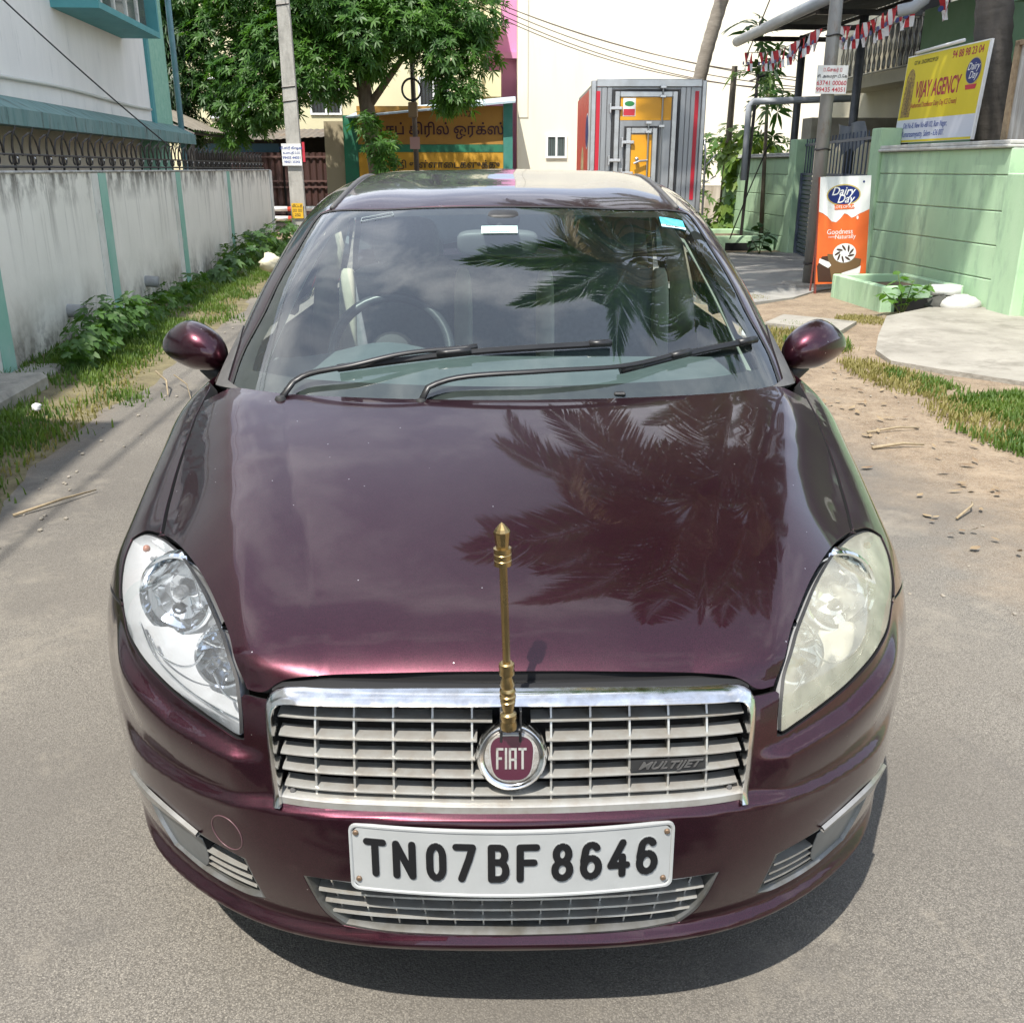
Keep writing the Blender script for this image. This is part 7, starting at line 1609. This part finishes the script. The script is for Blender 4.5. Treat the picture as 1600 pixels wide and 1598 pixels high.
blob_plant('small_papaya', 'small pale papaya plant showing above the truck top', [((4.6, 19.3, 2.95), .22), ((5.0, 19.4, 2.6), .28), ((4.2, 19.2, 3.05), .2)], 60, 8, (.14, .24), (.04, .06), leaf_mat('pale_papaya_leaf', (.10, .18, .06), (.17, .26, .10), 2, .4), (4.9, 19.5, 0), fr=WD, stem=[((4.9, 19.6, 0), .05), ((4.75, 19.4, 2.8), .03)])
blob_plant('creeper', 'yellowing green creeper hanging over the end of the far green wall', [((6.72, 21.3, 1.75), .38), ((6.6, 21.2, 1.2), .26), ((6.55, 21.2, .8), .26), ((6.62, 21.15, .45), .28), ((6.6, 21.1, .2), .3), ((6.85, 21.2, 2.05), .36), ((7.1, 21.0, 1.9), .3), ((6.3, 21.3, .22), .28), ((6.65, 20.9, 1.5), .22)], 110, 4, (.13, .22), (.10, .17), VINE, (6.6, 21.2, 0), droop=.6)
blob_plant('green_bush', 'bright green bush growing behind the far green wall', [((6.9, 23.5, 1.8), .55), ((6.2, 23.4, 1.3), .5), ((7.5, 23.6, 2.1), .5), ((6.3, 23.3, .7), .6), ((8.2, 23.4, 1.8), .5)], 120, 6, (.12, .2), (.05, .08), leaf_mat('bush_leaf', (.07, .15, .03), (.13, .22, .05), 2, .35), (6, 23.5, 0))
# weeds at the foot of the left wall
def weed(label, cl, org, per=420, Lr=(.045, .085), Wr=(.025, .045), lm=WEED, name='weed_bush', nl=5): return blob_plant(name, label, cl, per, nl, Lr, Wr, lm, org, droop=.35)
weed('leafy green weed bush at the foot of the wall nearest the camera', [((-2.62, s, z), r) for s, z, r in ((7.7, .20, .20), (8.1, .26, .24), (8.5, .28, .24), (8.9, .24, .22), (9.3, .20, .18), (7.4, .14, .14))], (-2.6, 8.3, .05), 640)
weed('low weed patch between the two drain stubs on the left wall', [((-2.72, s, .16), r) for s, r in ((9.8, .16), (10.3, .18), (10.9, .2), (11.5, .18), (12.1, .2))], (-2.7, 10.9, .05), 520)
weed('tall leafy bush at the far end of the left wall beside the pole', [((-2.68 + a, s, z), r) for a, s, z, r in ((0, 14.2, .2, .24), (0, 15.1, .26, .3), (0, 16.2, .3, .34), (.05, 17.4, .3, .36), (.1, 18.7, .28, .36), (.15, 20, .25, .34), (0, 13.3, .16, .2))], (-2.6, 17, .05), 300, (.07, .13), (.035, .06), leaf_mat('bush_leaf2', (.05, .115, .03), (.095, .17, .05), 4, .35))
def leafy(name, label, org, stems, per, L0, W0, lm, spread=.9, cat='plant'):
    """small plant whose leaves are parts of their own, sharing one leaf mesh"""
    r = thing(name, label, cat, org, ST); V, F = leaf_arrays(np.zeros((1, 3)), np.array([[1., 0, .0]]), np.array([[0, 0, 1.]]), np.array([L0]), np.array([W0]), .32)
    me = bpy.data.meshes.new('leaf'); me.from_pydata([tuple(v) for v in V], [], [tuple(int(i) for i in f) for f in F]); me.materials.append(lm); me.update()
    for st in stems:
        MB().tube(st, [.008, .006, .004][:len(st)], 5).build('stem', mat('green_stem', (.10, .15, .04), .6), r, smooth=True); P = smooth_loop(st, .02, False, 80)
        for k in range(per):
            p = P[int(len(P) * (.35 + .64 * k / per)) if len(P) > 3 else -1]; o = bpy.data.objects.new('leaf', me); COL.objects.link(o); o.parent = r; o.location = Vector(p) - ORG[r.name]
            o.rotation_euler = (random.uniform(-.5, .5), random.uniform(-.6, .35), k * 2.4 + random.uniform(-.4, .4)); f = random.uniform(.6, 1.15); o.scale = (f, f * random.uniform(.85, 1.1), f)
    return r
SAPL = leaf_mat('sapling_leaf', (.07, .17, .03), (.13, .25, .05), 5, .4)
leafy('sapling', 'young weed with broad leaves sprouting beside the drain box on the right', (5.05, 9.9, .03), [[(5.05, 9.9, .03), (5.02, 9.88, .25), (4.93, 9.85, .48)], [(5.06, 9.9, .03), (5.15, 9.88, .22), (5.32, 9.86, .36)], [(5.04, 9.9, .03), (4.92, 9.86, .18), (4.80, 9.84, .28)], [(5.05, 9.9, .03), (5.08, 9.86, .2), (5.1, 9.82, .40)]], 13, .135, .075, SAPL)
leafy('broadleaf_plant', 'small dark leafy plant at the foot of the far gate pier', (6.1, 17.5, .03), [[(6.1, 17.5, .03), (6.08, 17.5, .35), (6.05, 17.48, .62)], [(6.1, 17.5, .03), (6.16, 17.48, .3), (6.22, 17.46, .45)], [(6.1, 17.5, .03), (6.0, 17.5, .2), (5.95, 17.5, .3)]], 8, .22, .13, PAPL)
# grass
def grass(name, label, pts, h, m, org, lean=.45, w=.006):
    n = len(pts); base = pts; q = rng.uniform(0, 2*np.pi, n); hh = rng.uniform(*h, n); ln = rng.uniform(.1, lean, n)[:, None]
    d = np.stack([np.cos(q), np.sin(q), np.zeros(n)], 1); up = np.array([0, 0, 1.]); s = np.stack([-np.sin(q), np.cos(q), np.zeros(n)], 1) * w
    mid = base + up * hh[:, None] * .55 + d * ln * hh[:, None] * .35; tip = base + up * hh[:, None] * (1 - .35*ln) + d * ln * hh[:, None] * 1.15
    V = np.stack([base - s, base + s, mid + s*.8, mid - s*.8, tip], 1).reshape(-1, 3); i = np.arange(n)*5
    F = np.concatenate([np.stack([i, i+1, i+2, i+3], 1), np.stack([i+3, i+2, i+4, i+4], 1)[:, [0, 1, 2, 2]]])
    V4 = V; 
    F = [tuple(a) for a in np.stack([i, i+1, i+2, i+3], 1)] + [tuple(a) for a in np.stack([i+3, i+2, i+4], 1)]
    me = bpy.data.meshes.new(name); me.from_pydata((V4 - np.array(org)).tolist(), [], F); me.materials.append(m); me.update()
    o = bpy.data.objects.new(name, me); COL.objects.link(o); o.location = ST.w(org); o.rotation_euler = (0, 0, ST.a); return tag(o, label, 'grass', kind='stuff')
GR = leaf_mat('verge_grass', (.07, .135, .025), (.135, .20, .038), 2.5, .4, .6, (.27, .27, .08)); GRDRY = leaf_mat('dry_grass', (.20, .18, .06), (.30, .26, .10), 3, .3, .7, (.12, .17, .04))
def noise2(x, y, s, seed=0): return np.sin(x*s*1.3 + seed) * np.cos(y*s*.9 + seed*2) + .6*np.sin(x*s*2.9 + y*s*2.1 + seed*3) + .4*np.cos(x*s*5.1 - y*s*4.3)
n = 95000; s_ = 3.2 + 17 * rng.uniform(0, 1, n)**1.5; t_ = rng.uniform(-3.0, -1.72, n); nz = noise2(t_, s_, 1.6); edge = -2.24 + .17 * noise2(s_, s_*0, 1.1, 2)
k = (t_ < edge + rng.normal(size=n)*.10) & (nz + rng.normal(size=n)*.6 > -.35); zz = np.interp(t_, [-3.02, -2.7, -2.3, -1.98], [.10, .06, .02, -.006])
grass('verge_grass', 'long green grass along the foot of the left wall', np.stack([t_, s_, zz], 1)[k], (.02, .085), GR, (-2.5, 8, 0))
def patch(cx, cy, rx, ry, n): 
    q = rng.uniform(0, 2*np.pi, n); r = np.sqrt(rng.uniform(0, 1, n)); return np.stack([cx + rx*r*np.cos(q) + rng.normal(size=n)*.03, cy + ry*r*np.sin(q) + rng.normal(size=n)*.05, np.full(n, .0)], 1)
P = np.vstack([patch(3.62, 6.5, .16, .6, 2200), patch(4.0, 5.6, .45, .6, 10000), patch(3.75, 4.8, .45, .5, 7000), patch(4.4, 5.0, .6, .9, 9000), patch(3.5, 8.5, .30, .55, 3800), patch(3.75, 9.3, .2, .4, 1600), patch(3.35, 5.3, .16, .6, 900)])
nz = noise2(P[:, 0], P[:, 1], 2.6, 4); P = P[nz + rng.normal(size=len(P))*.35 > .15]
grass('roadside_grass', 'patchy green and straw coloured grass beside the concrete apron on the right', P, (.02, .085), GR, (3.6, 6, 0))
P2 = np.vstack([patch(-2.45, 6, .35, 2.5, 2600), patch(-2.5, 11, .35, 3.0, 2000), patch(3.5, 6.9, .22, .7, 1300), patch(3.4, 8.6, .4, .8, 2200), patch(3.6, 5.4, .4, .8, 2200), patch(3.95, 11.4, .16, .22, 900), patch(4.5, 9.6, .25, .3, 1600), patch(5.2, 9.4, .5, .2, 2200)])
grass('dry_grass', 'dry straw coloured grass scattered over both verges', P2, (.02, .07), GRDRY, (3.4, 7, 0))
# =====================================================================
# litter and small things
# =====================================================================
TWIG = mat('dry_twig', (.26, .20, .12), .8, c2=(.36, .29, .19), scale=30)
def twig(label, a, b, r=.006, bend=.03):
    a, b = Vector(a), Vector(b); mid = (a + b) / 2 + Vector((bend, bend*.5, .012)); o = MB().tube([a, mid, b], [r, r*.9, r*.5], 6).build('twig', TWIG, None, org=tuple(a), smooth=True); return tag(o, label, 'twig')
twig('long dry stalk lying on the asphalt at the left edge', (-1.88, 4.28, .012), (-1.62, 4.62, .014), .007)
twig('bent dry stick lying across the left grass edge', (-1.96, 7.15, .10), (-1.78, 6.72, .015), .008)
twig('thin dry stick beside the bent one on the left', (-1.82, 7.1, .08), (-1.6, 6.6, .014), .005)
twig('dark stick lying on the dirt at the right', (2.62, 5.35, .008), (2.98, 5.42, .01), .007)
twig('grey flat stick on the dirt near the right grass', (2.5, 5.02, .008), (2.82, 5.05, .01), .010)
twig('pale forked twig at the right edge of the picture', (2.36, 3.86, .01), (2.52, 4.02, .03), .006, .05)
twig('short pale twig on the asphalt at the lower left', (-1.08, 1.98, .012), (-1.11, 2.03, .013), .004, .004)
V, F = leaf_arrays(np.stack([rng.uniform(2.2, 3.6, 160), rng.uniform(3.2, 9.5, 160), np.full(160, .012)], 1), rdir(160) * np.array([1, 1, .15]), np.tile([0, 0, 1.], (160, 1)), rng.uniform(.03, .09, 160), rng.uniform(.015, .035, 160), -.1)
tag(np_obj('fallen_leaves', V, F, mat('fallen_leaf', (.34, .26, .15), .8, c2=(.16, .10, .06), scale=8), org=(2.9, 6, 0)), 'scattered dry fallen leaves on the dirt at the right', 'leaves', kind='stuff')
STN = mat('pale_stone', (.27, .24, .19), .9, c2=(.30, .27, .23), scale=12)
mb = MB(); 
for k in range(130): 
    t = rng.uniform(1.6, 3.4); s = rng.uniform(2.6, 10); r = rng.uniform(.003, .010); mb.ball((t, s, r*.5 - .004), r, 6, 4, (1, 1.2, .7), .2)
for k in range(70):
    t = rng.uniform(-2.0, -1.6); s = rng.uniform(3, 12); r = rng.uniform(.004, .012); mb.ball((t, s, r*.5), r, 6, 4, (1, 1.2, .7), .2)
tag(mb.build('pebbles', STN, None, org=(2.5, 5, 0)), 'small pale pebbles scattered along both road edges', 'pebbles', kind='stuff')
def lump(name, label, c, r, sc, m, cat, jit=.12, n=12):
    random.seed(int(c[1]*100)); o = MB().ball(c, r, n, 8, sc, jit).build(name, m, None, org=c, smooth=True); return tag(o, label, cat)
WPL = mat('white_plastic', (.70, .70, .68), .4)
lump('plastic_bag', 'crumpled clear plastic bag at the edge of the right grass', (3.02, 8.7, .05), .09, (1.2, 1, .6), WPL, 'bag', .35)
lump('plastic_bag', 'cream plastic bag caught in the far bush on the left', (-2.05, 13.6, .30), .12, (1.2, .9, .9), mat('cream_plastic', (.70, .64, .48), .5), 'bag', .3)
lump('plastic_cup', 'small crushed white cup on the verge at the left edge', (-2.42, 6.1, .09), .028, (1, 1, .8), WPL, 'cup', .3)
lump('white_sack', 'rounded white sack lying by the green buttress', (5.68, 9.86, .13), .17, (1.3, .8, .65), mat('white_sack', (.62, .62, .58), .7, c2=(.52, .5, .46), scale=6), 'sack', .05)
lump('black_stone', 'dark mossy stone block beside the drain box', (5.52, 9.98, .12), .13, (1.25, .9, .8), mat('dark_stone', (.05, .05, .045), .9, c2=(.09, .09, .08), scale=8), 'stone', .2, 8)
o = MB().tube([(5.42, 10.02, .27), (5.70, 9.96, .27)], .06, 14).build('pvc_pipe_piece', WPL, None, org=(5.55, 10, .2), smooth=True); tag(o, 'short white plastic pipe piece lying on the stone by the buttress', 'pipe')
